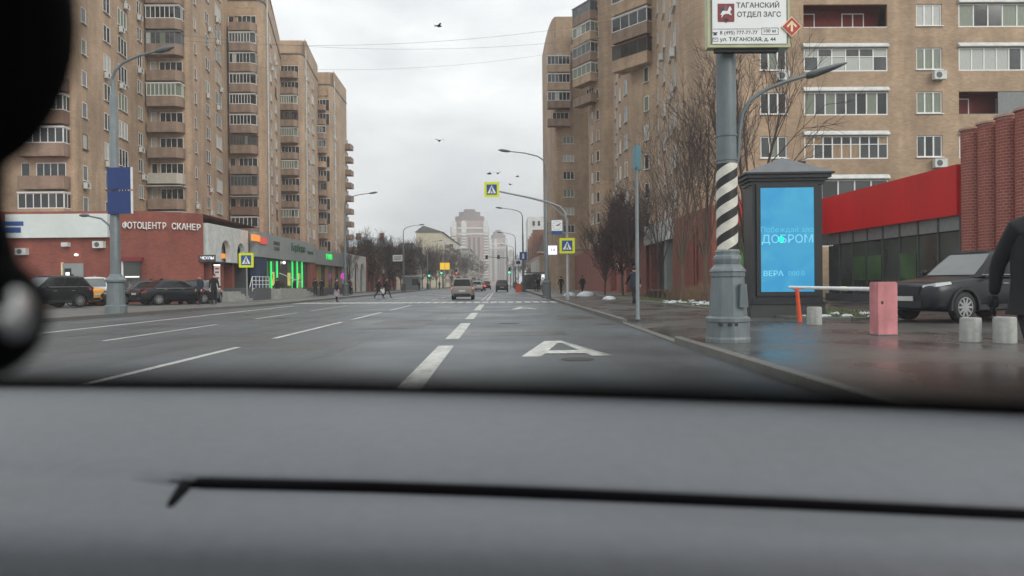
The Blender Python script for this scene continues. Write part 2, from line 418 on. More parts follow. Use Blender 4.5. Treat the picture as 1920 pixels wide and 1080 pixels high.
# ================================================================== setting: ground, road, pavements
def sheet(name, poly, z, m, kind='structure', parent=None):
    mb = MB(); mb.add([(x, y, z) for x, y in poly], [list(range(len(poly)))])
    o = mb.build(name, m, parent)
    if kind and not parent: o['kind'] = kind
    return o
sheet('ground', [(-1800, -300), (1800, -300), (1800, 3000), (-1800, 3000)], -0.03, 'ground_earth')
road = sheet('road', [(-17.2, -30), (3.6, -30), (3.6, 1500), (-17.2, 1500)], 0.0, 'asphalt')
def stroke(name, x0, x1, y0, y1, m='paint_white', z=.004, xs=0.0):
    mb = MB(); mb.quad((x0, y0, z), (x1, y0, z), (x1 + xs, y1, z), (x0 + xs, y1, z)); return mb.build(name, m, road)
L0, L1, L2, L3 = -1.06, -5.15, -8.9, -12.15
# bus lane line: wide dashes, then close pair of lines past the crossing
for a, b in [(8.2, 14.4), (16.2, 22.6), (25.2, 30.6), (33.4, 42.6)]: stroke('lane_dash', L0 - .15, L0 + .15, a, b)
stroke('lane_line', L0 + .02, L0 + .22, 52.5, 92); stroke('lane_line', L0 - .32, L0 - .20, 52.5, 100)
for k in range(12): stroke('lane_dash', L0 + .05, L0 + .2, 98 + k * 9, 103 + k * 9)
for a, b in [(7.2, 14.6), (16.9, 24.2), (25.8, 32.0), (34.6, 43.0)]: stroke('lane_dash', L1 - .07, L1 + .08, a, b)
for a, b in [(16.7, 23.4), (27.0, 32.6), (34.8, 43.4)]: stroke('lane_dash', L2 - .06, L2 + .07, a, b)
for k in range(14):
    for X in (L1, L2): stroke('lane_dash', X - .07, X + .07, 56 + k * 9, 61 + k * 9)
stroke('lane_line', L3 - .1, L3 + .1, 12, 43.8); stroke('lane_line', L3 - .1, L3 + .1, 54, 190)
stroke('lane_line', -14.3, -14.2, 16, 30, 'paint_worn')
# zebra crossing
n = 0; x = -13.6
while x < 3.3:
    stroke('crossing_stripe', x, x + .40, 45.6 + (3.3 - x) * .16, 49.0 + (3.3 - x) * .16); x += .54
stroke('stop_line', -13.4, L0 - .3, 44.0, 44.25, 'paint_worn')
# the letter A of the bus lane, and a second one farther on
def letterA(y0, h, x0, wd, name='bus_lane_letter'):
    mb = MB(); t = .25
    zq = [.004]
    def P(u, v): zq[0] += .00012; return (x0 + u * wd, y0 + v * h, zq[0])
    mb.add([P(0, 0), P(.22, 0), P(.60, 1), P(.38, 1)], [(0, 1, 2, 3)])
    for i in range(7):      # right stroke worn away in lines
        a, b = .30 + i*.105, .30 + i*.105 + (.085 - .008*i)
        f = lambda q: (P(.56 + .0 + (.78 - .56) * q, .98 * (1 - q)), P(.62 + (1 - .62) * q, 1 - q))
        l0, r0 = f(0); l1, r1 = f(1)
        A = lambda u: tuple(l0[k] + (r0[k] - l0[k]) * u for k in range(3)); B = lambda u: tuple(l1[k] + (r1[k] - l1[k]) * u for k in range(3))
        u0, u1 = i / 7, i / 7 + (.125 if i < 4 else .085); mb.add([A(u0), B(u0), B(u1), A(u1)], [(0, 1, 2, 3)])
    mb.add([P(.52, .82), P(.61, .82), P(.62, 1), P(.53, 1)], [(0, 1, 2, 3)])
    mb.add([P(.275, .14), P(.745, .14), P(.70, .32), P(.345, .32)], [(0, 1, 2, 3)])
    return mb.build(name, 'paint_white', road)
letterA(12.1, 3.2, .33, 1.5); letterA(34.1, 3.4, .45, 1.35)
def manhole(x, y, r=.33, m='manhole'):
    mb = MB(); n = 18
    mb.add([(x + r*math.cos(k*2*math.pi/n), y + r*math.sin(k*2*math.pi/n), .006) for k in range(n)], [list(range(n))])
    mb.build('manhole_cover', m, road)
manhole(1.2, 11.6, .26); manhole(.25, 22.2); manhole(3.0, 21.3, .28)
# asphalt repairs
for (x0, x1, y0, y1) in [(-.8, 1.6, 17.0, 18.4), (-3.9, -2.2, 20, 26), (1.9, 3.2, 24.5, 27)]:
    mb = MB(); mb.add([(x0, y0, .0035), (x1, y0 + .1, .0035), (x1 - .05, y1, .0035), (x0 + .06, y1 - .1, .0035)], [(0, 1, 2, 3)])
    mb.build('asphalt_patch', 'asphalt_patch_mat', road)
# sealed cracks wandering over the road
rc_ = random.Random(17)
for (x0, y0, x1, y1) in [(-3.0, 12, -2.6, 30), (-7.4, 15, -6.6, 36), (-4.4, 26.5, 3.0, 27.4), (-10.6, 16, -10.2, 34)]:
    mb = MB(); n = 26; pts = []
    for i in range(n + 1):
        u = i / n; pts.append((x0 + (x1 - x0)*u + rc_.gauss(0, .06), y0 + (y1 - y0)*u + rc_.gauss(0, .06)))
    al = abs(y1 - y0) > abs(x1 - x0); wv = [.016 + rc_.uniform(-.008, .012) for _ in pts]
    vs = [(x - (wv[i] if al else 0), y - (0 if al else wv[i]*2), .0032) for i, (x, y) in enumerate(pts)] + [(x + (wv[i] if al else 0), y + (0 if al else wv[i]*2), .0032) for i, (x, y) in enumerate(pts)]
    mb.add(vs, [(i, i + n + 1, i + n + 2, i + 1) for i in range(n)]); mb.f = [q[::-1] for q in mb.f] if al else mb.f
    mb.build('crack_seal', 'asphalt_seal', road)
# right pavement, with the dropped kerb of the driveway (Y 14.4 to 21.5)
PZ = .13
mb = MB()
def pv(poly, z=PZ): mb.add([(a[0], a[1], a[2] if len(a) > 2 else z) for a in poly], [list(range(len(poly)))])
pv([(3.54, -30), (70, -30), (70, 14.4), (3.54, 14.4)])
pv([(3.54, 14.4, .035), (4.5, 14.4), (4.5, 21.4), (3.66, 21.4, .035)])
pv([(4.5, 14.4), (70, 14.4), (70, 21.4), (4.5, 21.4)])
pv([(3.54, 14.4, .035), (3.54, 14.4, PZ), (4.5, 14.4, PZ)]); pv([(3.66, 21.4, PZ), (3.66, 21.4, .035), (4.5, 21.4, PZ)])
pv([(3.66, 21.4), (70, 21.4), (70, 60), (3.8, 60)])
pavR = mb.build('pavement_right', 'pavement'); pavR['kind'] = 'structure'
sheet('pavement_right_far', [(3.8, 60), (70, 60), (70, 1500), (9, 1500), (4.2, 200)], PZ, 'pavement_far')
def kerbstones(parent, pts, z1, wdt=.15, side=1, L=1.0, z0=-.02):
    for (xa, ya), (xb, yb) in zip(pts[:-1], pts[1:]):
        d = math.hypot(xb - xa, yb - ya); k = max(1, int(round(d / L))); a = math.atan2(yb - ya, xb - xa)
        mbs = MB(); l = d / k; h = z1 - z0
        mbs.box(.006, l - .006, -wdt/2, wdt/2, 0, h - .015); mbs.add([(.006, -wdt/2, h-.015), (l-.006, -wdt/2, h-.015), (l-.006, wdt/2, h-.015), (.006, wdt/2, h-.015),
              (.006, -wdt/2+.015, h), (l-.006, -wdt/2+.015, h), (l-.006, wdt/2-.015, h), (.006, wdt/2-.015, h)], [(4,5,6,7),(0,1,5,4),(1,2,6,5),(2,3,7,6),(3,0,4,7)])
        me = mbs.mesh('kerb_stone', 'kerb_granite')
        for i in range(k):
            o = obj('kerb_stone', me, parent, (xa + (xb-xa)*i/k, ya + (yb-ya)*i/k, z0), a)
kerbstones(pavR, [(3.46, 2), (3.46, 14.4)], .136)
kerbstones(pavR, [(3.46, 14.4), (3.6, 21.4)], .045)
kerbstones(pavR, [(3.6, 21.4), (3.75, 60)], .145)
kerbstones(pavR, [(3.75, 60), (3.9, 100)], .145, L=2)
# left pavement: bay at the near end, straight farther on
LP = [(-17.0, 8), (-16.2, 22), (-15.6, 31), (-15.2, 37), (-14.2, 41), (-14.0, 46), (-14.1, 60), (-14.6, 100), (-15.4, 200)]
mb = MB(); mb.add([(x - .07, y, PZ) for x, y in LP] + [(-70, 200, PZ), (-70, 8, PZ)], [list(range(len(LP) + 2))])
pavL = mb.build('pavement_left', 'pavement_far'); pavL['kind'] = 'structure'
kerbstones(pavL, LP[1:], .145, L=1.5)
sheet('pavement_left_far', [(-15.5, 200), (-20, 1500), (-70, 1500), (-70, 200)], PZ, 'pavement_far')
# parking yard on the right, lawn with its kerb
sheet('yard', [(8.6, 9), (40, 9), (40, 29), (12.4, 29), (11.6, 21.2), (9.2, 18.8), (8.6, 15)], PZ + .004, 'yard_asphalt')
LAWN = [(7.95, 22.0), (8.3, 20.4), (9.4, 19.7), (11.2, 20.5), (12.0, 24), (12.4, 29), (12.0, 41.4), (11.9, 60), (7.8, 60), (7.95, 30)]
lawn = sheet('lawn', LAWN, PZ + .055, 'grass')
kerbstones(lawn, [LAWN[8], LAWN[9], LAWN[0], LAWN[1], LAWN[2], LAWN[3], LAWN[4], LAWN[5]], .205, wdt=.1, z0=.1)
mb = MB()
def inside(x, y):
    c = False; j = len(LAWN) - 1
    for i in range(len(LAWN)):
        (xi, yi), (xj, yj) = LAWN[i], LAWN[j]
        if (yi > y) != (yj > y) and x < (xj - xi) * (y - yi) / (yj - yi) + xi: c = not c
        j = i
    return c
rg = random.Random(3)
cnt = 0
while cnt < 9000:
    x, y = rg.uniform(7.9, 12.3), rg.uniform(19.7, 46)
    if not inside(x, y): continue
    cnt += 1; a = rg.uniform(0, 6.28); hh = rg.uniform(.03, .09); wd = .012
    mb.add([(x - wd*math.cos(a), y - wd*math.sin(a), PZ + .05), (x + wd*math.cos(a), y + wd*math.sin(a), PZ + .05), (x + rg.uniform(-.03, .03), y + rg.uniform(-.03, .03), PZ + .05 + hh)], [(0, 1, 2)])
tag(mb.build('grass', 'grass_blade'), 'short patchy green grass on the lawn beside the right pavement', 'grass', kind='stuff')
# melting snow on the lawn: irregular flat lumps
mb = MB()
for k in range(95):
    if k < 80: x, y = rg.gauss(9.5, .9), rg.uniform(27.5, 40)
    else: x, y = rg.uniform(8.4, 11), rg.uniform(20.2, 22.2)
    if not inside(x, y) or (7.4 < x < 9.9 and 20.4 < y < 22.7 and False): continue
    r = rg.uniform(.04, .17); n = 9; ph = [rg.uniform(.55, 1.15) for _ in range(n)]
    hz = rg.uniform(.03, .08)
    ring = [(x + r*1.5*ph[i]*math.cos(i*6.283/n), y + r*ph[i]*math.sin(i*6.283/n), PZ + .056) for i in range(n)]
    top = [(x + r*.9*ph[i]*math.cos(i*6.283/n), y + r*.6*ph[i]*math.sin(i*6.283/n), PZ + .056 + hz*ph[i]) for i in range(n)]
    mb.add(ring + top, [(i, (i+1) % n, (i+1) % n + n, i + n) for i in range(n)] + [list(range(n, 2*n))], 0, True)
tag(mb.build('snow', 'snow'), 'thin patches of melting snow scattered over the lawn', 'snow', kind='stuff')
def snow_pile(loc, r, label):
    mbs = MB(); n = 14
    rings = []
    for j, (q, hz) in enumerate([(1, 0), (.92, .35), (.7, .7), (.4, .93), (.12, 1)]):
        for i in range(n):
            t = i * 6.283 / n; jj = 1 + .12 * math.sin(3*t + j) + rg.uniform(-.06, .06)
            rings.append((r*q*jj*math.cos(t)*1.2, r*q*jj*math.sin(t), r*.62*hz))
    fs = [(j*n+i, j*n+(i+1) % n, (j+1)*n+(i+1) % n, (j+1)*n+i) for j in range(4) for i in range(n)] + [list(range(4*n, 5*n))]
    mbs.add(rings, fs, 0, True); tag(mbs.build('snow_pile', 'snow', loc=loc), label, 'snow pile', 'snow piles by the right lawn')
snow_pile((6.9, 47, PZ), .36, 'rounded white snow pile just behind the striding man')
snow_pile((6.95, 60, PZ), .62, 'largest white snow pile near the maroon-leaved tree')
snow_pile((5.9, 63, PZ), .45, 'low white snow pile nearest the pedestrian sign post')

# ================================================================== own car (foreground)
car = thing('car_interior', 'grey dashboard and windscreen of the car the view is taken from', 'car interior', (-.38, .5, 0), world=True)
DZ = 1.045
EPX = [(-350, 717), (0, 719), (480, 723), (960, 734), (1440, 751), (1920, 771), (2150, 784)]
SPX = [(-350, 886), (0, 892), (480, 903), (960, 918), (1440, 938), (1920, 960), (2150, 972)]
edge = [ground(px, py, DZ) for px, py in EPX]
# profile: fraction from far edge to panel seam, then pixels below the seam; the top pad is convex and falls towards the seam
mb = MB(); cols = []; NF = 40
def lerp_px(tab, u):
    q = u * (len(tab) - 1); i = min(int(q), len(tab) - 2); f_ = q - i
    return tab[i][0] + (tab[i+1][0] - tab[i][0]) * f_, tab[i][1] + (tab[i+1][1] - tab[i][1]) * f_
ZS = DZ - .036
for i in range(NF + 1):
    u = i / NF; ex, ey = lerp_px(EPX, u); sx2, sy2 = lerp_px(SPX, u); e = ground(ex, ey, DZ)
    col = [Vector((e.x, e.y + .05, DZ - .06)), Vector((e.x, e.y + .018, DZ - .016)), e]
    for t in (.10, .22, .36, .5, .64, .78, .9, 1.0): col.append(ground(ex + (sx2 - ex)*t, ey + (sy2 - ey)*t, DZ - .036 * t**1.7))
    k_ = min(1.0, max(0.0, (sx2 - 250) / 120.0)); ZS_ = ZS
    for dpy, z in ((8, ZS - .006), (24, ZS - .006), (36, ZS - .003), (58, ZS - .004), (95, ZS - .011), (150, ZS - .028), (220, ZS - .058), (320, ZS - .11)): col.append(ground(sx2, sy2 + dpy, z if k_ == 1 else (z + (.0045 if dpy < 30 else .001) * (1 - k_))))
    l_ = col[-1]; col += [Vector((l_.x, l_.y - .01, l_.z - .12)), Vector((l_.x, l_.y + .06, l_.z - .3))]
    cols.append(col)
nr = len(cols[0])
mb.add([p for c in cols for p in c], [(i*nr+j, i*nr+j+1, (i+1)*nr+j+1, (i+1)*nr+j) for i in range(NF) for j in range(nr-1)], 0, True)
dash = mb.build('dashboard', 'dash_plastic', car)
dg = [(318, 952), (326, 942), (338, 924), (346, 912), (372, 909), (700, 917), (960, 926), (1440, 946), (1920, 968), (2150, 980)]
mb = MB(); mb.tube([ground(px, py, ZS - .004) for px, py in dg], [.003, .005, .0056, .0066, .0072, .0074, .0072, .0064, .006, .006], 10)
mb.build('panel_gap', 'dash_gap', dash, world=True)
# windscreen: from the dash edge up and back over the viewer
wt = []
for e in edge: wt.append([Vector((e.x, e.y + .012, DZ - .012)), Vector((e.x * .97, e.y * .62 + .05, 1.29)), Vector((e.x * .93 - .01, .30, 1.535))])
mb = MB(); mb.add([p for c in wt for p in c], [(i*3+j, i*3+j+1, (i+1)*3+j+1, (i+1)*3+j) for i in range(len(wt)-1) for j in range(2)], 0, True)
ws = mb.build('windscreen', 'windscreen_glass', car)
me = bpy.data.meshes.new('ceramic_band'); vs = []; fs = []; uvs = []
for c in wt:
    d = (c[1] - c[0]).normalized()
    vs += [tuple(c[0] + Vector((0, -.004, -.002))), tuple(c[0] + d * .135 + Vector((0, -.004, -.002)))]
for i in range(len(wt) - 1): fs.append((i*2, i*2+2, i*2+3, i*2+1)); uvs += [(i, 0), (i+1, 0), (i+1, 1), (i, 1)]
me.from_pydata(vs, [], fs); me.materials.append(M['ceramic_dots']); ul = me.uv_layers.new(name='UVMap')
for k, u in enumerate(uvs): ul.data[k].uv = u
obj('ceramic_band', me, ws, world=True)
mb = MB(); mb.prism([(edge[0].x - .03, .24), (edge[-1].x + .03, .24), (edge[-1].x + .05, -1.5), (edge[0].x - .05, -1.5)][::-1], 1.54, 1.60); mb.build('roof', 'black_rubber', car)
for e, q in ((edge[0], -1), (edge[-1], 1)):
    mb = MB(); mb.tube([(e.x + .03*q, e.y + .02, DZ - .08), (e.x*.97 + .03*q, e.y*.62 + .05, 1.29), (e.x*.93 + .04*q, .28, 1.56)], .035, 8); mb.build('windscreen_pillar', 'black_rubber', car)
# phone holder hanging at the left edge, very near the lens
ph = thing('phone_holder', 'black blurred phone holder with silver knob at the left edge', 'phone holder', tuple(at(-60, 600, .2)), world=True)
s = .2 / FPX
c = at(-112, 40, .2); mb = MB(); mb.ell(c, (248*s, .018, 300*s), 28, 18); mb.build('cradle', 'black_rubber', ph)
mb = MB(); mb.tube([at(-95, 250, .2), at(-72, 400, .2), at(-60, 520, .2)], [95*s, 72*s, 90*s], 16); mb.build('stem', 'black_rubber', ph)
c = at(-42, 590, .2); mb = MB(); mb.ell(c, (116*s, .016, 126*s), 22, 14); kn = mb.build('joint', 'black_rubber', ph)
c = at(30, 590, .190); mb = MB(); mb.ell(c, (20*s, .006, 44*s), 20, 14); mb.build('knob', 'chrome', ph)
mb = MB(); mb.tube([at(-60, 640, .2), at(-420, 760, .26), (-.62, .50, 1.04)], [70*s, 50*s, 60*s], 12); mb.build('arm', 'black_rubber', ph)
mb = MB(); mb.lathe([(.045, 1.036), (.045, 1.05), (.03, 1.06)], 18, (-.62, .50)); mb.build('foot', 'black_rubber', ph)
# ================================================================== facade tools
def wallseg(mb, a, b, z0, z1, ops, depth=.2, m=0):
    """wall from a to b (left to right as seen from outside) with real openings (u0,u1,w0,w1) and reveals"""
    a = Vector(a); b = Vector(b); L = (b - a).length; d = (b - a) / L; nrm = Vector((d.y, -d.x))
    us = sorted({0.0, L} | {o[0] for o in ops} | {o[1] for o in ops}); ws = sorted({z0, z1} | {o[2] for o in ops} | {o[3] for o in ops})
    def P(u, wz, q=0.0): p = a + d * u - nrm * q; return (p.x, p.y, wz)
    for i in range(len(us) - 1):
        uc = (us[i] + us[i+1]) / 2; j = 0
        colops = [o for o in ops if o[0] < uc < o[1]]
        while j < len(ws) - 1:
            wc = (ws[j] + ws[j+1]) / 2
            if any(o[2] < wc < o[3] for o in colops): j += 1; continue
            k = j
            while k + 1 < len(ws) - 1 and not any(o[2] < (ws[k+1] + ws[k+2]) / 2 < o[3] for o in colops): k += 1
            mb.quad(P(us[i], ws[j]), P(us[i+1], ws[j]), P(us[i+1], ws[k+1]), P(us[i], ws[k+1]), m); j = k + 1
    for u0, u1, w0, w1 in [o[:4] for o in ops]:
        mb.quad(P(u0, w0), P(u1, w0), P(u1, w0, depth), P(u0, w0, depth), m); mb.quad(P(u0, w1, depth), P(u1, w1, depth), P(u1, w1), P(u0, w1), m)
        mb.quad(P(u0, w0), P(u0, w0, depth), P(u0, w1, depth), P(u0, w1), m); mb.quad(P(u1, w0, depth), P(u1, w0), P(u1, w1), P(u1, w1, depth), m)
_c = {}
GL = ['glass_dark'] * 9 + ['glass_mid'] * 6 + ['curtain'] * 3 + ['curtain_green'] * 2 + ['curtain_tan']
rw = random.Random(11)
def pane_mesh(x0, x1, z0, z1, y, m):
    k = ('p', round(x0, 3), round(x1, 3), round(z0, 3), round(z1, 3), round(y, 3), m)
    if k not in _c:
        mb = MB(); mb.box(x0, x1, y, y + .02, z0, z1); _c[k] = mb.mesh('pane', m)
    return _c[k]
def window(parent, p, ang, wd, h, n=2, fm='white_plastic', one=False, gl=None, sill=True, fw=.065):
    """p: bottom centre on the wall plane; local +y goes into the wall"""
    k = ('w', round(wd, 2), round(h, 2), n, fm, sill, fw)
    if k not in _c:
        mb = MB(); y0, y1 = .07, .14
        mb.box(-wd/2, wd/2, y0, y1, 0, fw); mb.box(-wd/2, wd/2, y0, y1, h - fw, h)
        mb.box(-wd/2, -wd/2 + fw, y0 + .001, y1, fw, h - fw); mb.box(wd/2 - fw, wd/2, y0 + .001, y1, fw, h - fw)
        for i in range(1, n):
            x = -wd/2 + wd * i / n; mb.box(x - fw*.6, x + fw*.6, y0 + .002, y1, fw, h - fw)
        if sill: mb.box(-wd/2 - .06, wd/2 + .06, -.09, .07, -.05, -.001)
        _c[k] = mb.mesh('window', fm)
    wo = obj('window', _c[k], parent, p, ang, world=True)
    if one:
        obj('pane', pane_mesh(-wd/2 + fw, wd/2 - fw, fw, h - fw, .105, gl or rw.choice(GL)), wo)
    else:
        g = gl or rw.choice(GL)
        for i in range(n):
            obj('pane', pane_mesh(-wd/2 + wd*i/n + fw*.6, -wd/2 + wd*(i+1)/n - fw*.6, fw, h - fw, .105, g if rw.random() < .75 else rw.choice(GL)), wo)
    return wo
def balcony(parent, p, ang, wd, d=1.25, kind='glazed', n=5, h=1.35, pm='tan_brick_parapet', cham=0.0):
    """p: on the wall plane at slab level, centre; projects to local -y"""
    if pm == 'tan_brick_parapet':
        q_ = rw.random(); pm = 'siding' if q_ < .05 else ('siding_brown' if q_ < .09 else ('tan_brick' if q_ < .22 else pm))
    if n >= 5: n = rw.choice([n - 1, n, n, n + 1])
    k = ('b', round(wd, 2), d, pm, cham)
    if k not in _c:
        mb = MB(); pl = [(-wd/2, 0), (-wd/2, -d), (wd/2 - cham, -d), (wd/2, -d + cham), (wd/2, 0)] if cham else [(-wd/2, 0), (-wd/2, -d), (wd/2, -d), (wd/2, 0)]
        mb.prism(pl, -.14, 0); ins = .1
        pi = [(-wd/2 + ins, 0), (-wd/2 + ins, -d + ins), (wd/2 - cham - ins*.4, -d + ins), (wd/2 - ins, -d + cham + ins*.4), (wd/2 - ins, 0)] if cham else [(-wd/2 + ins, 0), (-wd/2 + ins, -d + ins), (wd/2 - ins, -d + ins), (wd/2 - ins, 0)]
        for i in range(len(pl) - 1):
            a, b, a2, b2 = pl[i], pl[i+1], pi[i], pi[i+1]
            mb.prism([a, b, b2, a2], .001, 1.0)
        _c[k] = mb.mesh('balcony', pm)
    o = obj('balcony', _c[k], parent, p, ang, world=True)
    wx = wd/2 - cham
    if kind == 'glazed':
        fm_ = rw.choice(['white_plastic'] * 7 + ['dirty_white', 'grey_frame', 'brown_frame']); kk = ('bf', round(wd, 2), d, n, h, cham, fm_)
        if kk not in _c:
            mb = MB(); f = .07; z0, z1 = 1.002, 1.0 + h
            mb.box(-wd/2, wx, -d, -d + .08, z0, z0 + f); mb.box(-wd/2, wx, -d, -d + .08, z1 - f, z1)
            for i in range(n + 1):
                x = -wd/2 + f/2 + (wx + wd/2 - f) * i / n; mb.box(x - f/2, x + f/2, -d + .001, -d + .079, z0 + f, z1 - f)
            for sx in (-1, 1):
                if sx == 1 and cham:
                    mb.prism([(wx, -d), (wd/2, -d + cham), (wd/2 - .07, -d + cham + .03), (wx - .03, -d + .07)], z0, z0 + f); mb.prism([(wx, -d), (wd/2, -d + cham), (wd/2 - .07, -d + cham + .03), (wx - .03, -d + .07)], z1 - f, z1)
                x = sx * wd/2; e = -d + .081 + (cham if sx > 0 else 0)
                mb.box(min(x, x - sx*.08), max(x, x - sx*.08), e, 0, z0, z0 + f); mb.box(min(x, x - sx*.08), max(x, x - sx*.08), e, 0, z1 - f, z1)
                mb.box(min(x, x - sx*.08), max(x, x - sx*.08), e/2 - .03, e/2 + .03, z0 + f, z1 - f)
                if cham and sx > 0: mb.box(x - .08, x, e, e + .07, z0 + f, z1 - f)
            mb.box(-wd/2 - .05, wd/2 + .05, -d - .08 + (0), 0, z1 + .001, z1 + .10)
            _c[kk] = mb.mesh('balcony_frame', fm_)
        obj('balcony_frame', _c[kk], o)
        g = rw.choice(['glass_dark', 'glass_mid', 'glass_dark', 'curtain_green', 'glass_mid'])
        step = (wx + wd/2 - .07) / n
        for i in range(n):
            x0 = -wd/2 + .035 + step * i + .035
            obj('pane', pane_mesh(x0, x0 + step - .07, 1.07, .93 + h, -d + .03, g if rw.random() < .8 else rw.choice(GL)), o)
        for side in (0, 1, 2):
            if side == 2 and not cham: continue
            kk = ('bs', round(wd, 2), d, h, cham, g, side)
            if kk not in _c:
                mb = MB()
                if side == 0: mb.box(-wd/2 + .03, -wd/2 + .05, -d + .1, -.02, 1.07, .93 + h)
                elif side == 1: mb.box(wd/2 - .05, wd/2 - .03, -d + cham + .1, -.02, 1.07, .93 + h)
                else: mb.quad((wx, -d + .03, 1.07), (wd/2 - .03, -d + cham, 1.07), (wd/2 - .03, -d + cham, .93 + h), (wx, -d + .03, .93 + h))
                _c[kk] = mb.mesh('side_pane', g)
            obj('side_pane', _c[kk], o)
    elif kind == 'open_shed':
        kk = ('bc', round(wd, 2), d)
        if kk not in _c:
            mb = MB(); mb.box(-wd/2 - .1, wd/2 + .1, -d - .15, 0, 2.38, 2.45); _c[kk] = mb.mesh('balcony_canopy', 'dirty_white')
        obj('balcony_canopy', _c[kk], o)
    if kind != 'glazed':
        kk = ('bd',)
        if kk not in _c:
            mb = MB(); mb.box(-.9, .9, -.03, .05, .9, 2.2); mb.box(.95, 1.6, -.03, .05, .02, 2.2); _c[kk] = mb.mesh('balcony_door', 'glass_dark')
            mb = MB()
            for x in (-.95, -.33, .27, .90, 1.58): mb.box(x, x + .06, -.06, -.031, .02 if x > .8 else .85, 2.25)
            mb.box(-.95, 1.64, -.061, -.032, 2.2, 2.27); _c[('bdf',)] = mb.mesh('door_frame', 'white_plastic')
        obj('balcony_door', _c[kk], o); obj('door_frame', _c[('bdf',)], o)
    return o
def aircon(parent, p, ang):
    if ('ac',) not in _c:
        mb = MB(); mb.box(-.4, .4, -.42, -.10, 0, .55); mb.box(-.3, -.26, -.10, 0, 0, .06); mb.box(.26, .3, -.10, 0, 0, .06); _c[('ac',)] = mb.mesh('air_conditioner', 'dirty_white')
        mb = MB(); mb.lathe([(.2, -.425), (.2, -.421)][::-1], 14, (-.1, .275), axis='y'); _c[('acf',)] = mb.mesh('fan_grille', 'pole_dark')
    o = obj('air_conditioner', _c[('ac',)], parent, p, ang, world=True); obj('fan_grille', _c[('acf',)], o)
def upx(px, a, b):
    """distance along the wall a-b at which the vertical sight plane of photograph column px meets it"""
    d = ray(px, 531); a = Vector(a); b = Vector(b); e = (b - a).normalized()
    # a + e*u = t*d
    det = e.x * (-d.y) + d.x * e.y
    return ((-a.x) * (-d.y) + d.x * (-a.y)) / det
FL = 2.85
class Facade:
    def __init__(s, parent, m='tan_brick'): s.p = parent; s.mb = MB(); s.m = m
    def seg(s, a, b, z0, z1, cols=(), zc=0.0, floors=range(1, 15), bal=None, ac=.12, one=True, depth=.2, out=0.0):
        """cols: (u centre, width, height, panes, frame); zc: level of the first window centre"""
        a = Vector(a); b = Vector(b); L = (b - a).length; d = (b - a) / L; ang = math.atan2(d.y, d.x); ops = []
        for (u, wd, h, n, fm) in cols:
            if u < wd/2 + .05 or u > L - wd/2 - .05: u = min(max(u, wd/2 + .06), L - wd/2 - .06)
            for k in floors:
                zc2 = zc + FL * k
                if zc2 - h/2 < z0 + .1 or zc2 + h/2 > z1 - .4: continue
                ops.append((u - wd/2, u + wd/2, zc2 - h/2, zc2 + h/2)); p = a + d * u
                window(s.p, (p.x + d.y*out, p.y - d.x*out, zc2 - h/2), ang, wd, h, n, fm if rw.random() < .8 else rw.choice(['white_plastic', 'brown_frame', 'white_plastic']), one)
                if rw.random() < ac and wd > .8:
                    q = a + d * (u + rw.choice([-.3, .3]) * wd); aircon(s.p, (q.x, q.y, zc2 - h/2 - .75), ang)
        wallseg(s.mb, a, b, z0, z1, ops, depth)
    def curve(s, pts, z0, z1):
        for p, q in zip(pts[:-1], pts[1:]): wallseg(s.mb, p, q, z0, z1, [])
    def roof(s, poly, z, m=None): s.mb.add([(x, y, z) for x, y in poly], [list(range(len(poly)))])
    def done(s, name='wall'): return s.mb.build(name, s.m, s.p)
    def bal(s, a, b, px, zs, kinds, wd, n=5, d=1.25, cham=0.0, h=1.35):
        a = Vector(a); b = Vector(b); dd = (b - a).normalized(); ang = math.atan2(dd.y, dd.x); u = upx(px, a, b); p = a + dd * u
        for z, kd in zip(zs, kinds): balcony(s.p, (p.x, p.y, z), ang, wd, d, kd, n, h, cham=cham)
def arc(p0, pc, p1, n=6):          # smooth bend from p0 to p1 with control point pc
    p0, pc, p1 = Vector(p0), Vector(pc), Vector(p1)
    return [tuple((1-t)**2 * p0 + 2*t*(1-t) * pc + t*t * p1) for t in [i / n for i in range(n + 1)]]
WP, BR = 'white_plastic', 'brown_frame'
# ------------------------------------------------------------------ left row of tan brick towers
TOPZ = 44.0
def kinds(seed, n, pg=.6):
    r = random.Random(seed); return [('glazed' if r.random() < pg else r.choice(['open', 'open_shed'])) for _ in range(n)]
tb = thing('apartment_tower', 'nearest tan brick apartment tower on the left, rising out of the frame', 'apartment building', (-42, 75, 0), world=True, group='tan brick towers on the left')
f = Facade(tb)
A0, A1, A2 = (-52, 66), (-37.6, 66), (-39.28, 84)
f.seg(A0, A1, 0, TOPZ, [(upx(50, A0, A1), .8, 1.4, 1, WP)], .15, range(2, 15))
f.bal(A0, A1, 92, [.15 + FL*k - 1.6 for k in range(2, 15)], ['glazed', 'glazed', 'open', 'glazed', 'glazed', 'open', 'glazed'] + kinds(3, 8), 4.0, 6, 1.0)
c = arc(A1, (-37.3, 66), (-37.35, 66.6), 3); f.curve(c, 0, TOPZ)
f.seg(c[-1], A2, 0, TOPZ, [(upx(p, c[-1], A2), wd, h, n, WP) for p, wd, h, n in [(163, 1.0, 1.4, 1), (206, 1.6, 1.65, 2), (235, 2.3, 1.75, 3), (267, 1.3, 1.45, 2)]], .15, range(1, 15), ac=.3, depth=.15, out=.08)
B0, B1, B2 = (-39.28, 84), (-35.1, 84), (-37.93, 105)
f.seg(B0, B1, 0, TOPZ, [(.55, .7, 1.4, 1, WP)], .15, range(1, 15), ac=.2)
f.bal(B0, B1, 320, [.15 + FL*k - 1.6 for k in range(1, 15)], ['open', 'open_shed', 'glazed', 'open_shed', 'open', 'open', 'open', 'glazed', 'open', 'glazed', 'glazed', 'glazed', 'glazed', 'open'], 3.7, 6, 1.3, .5)
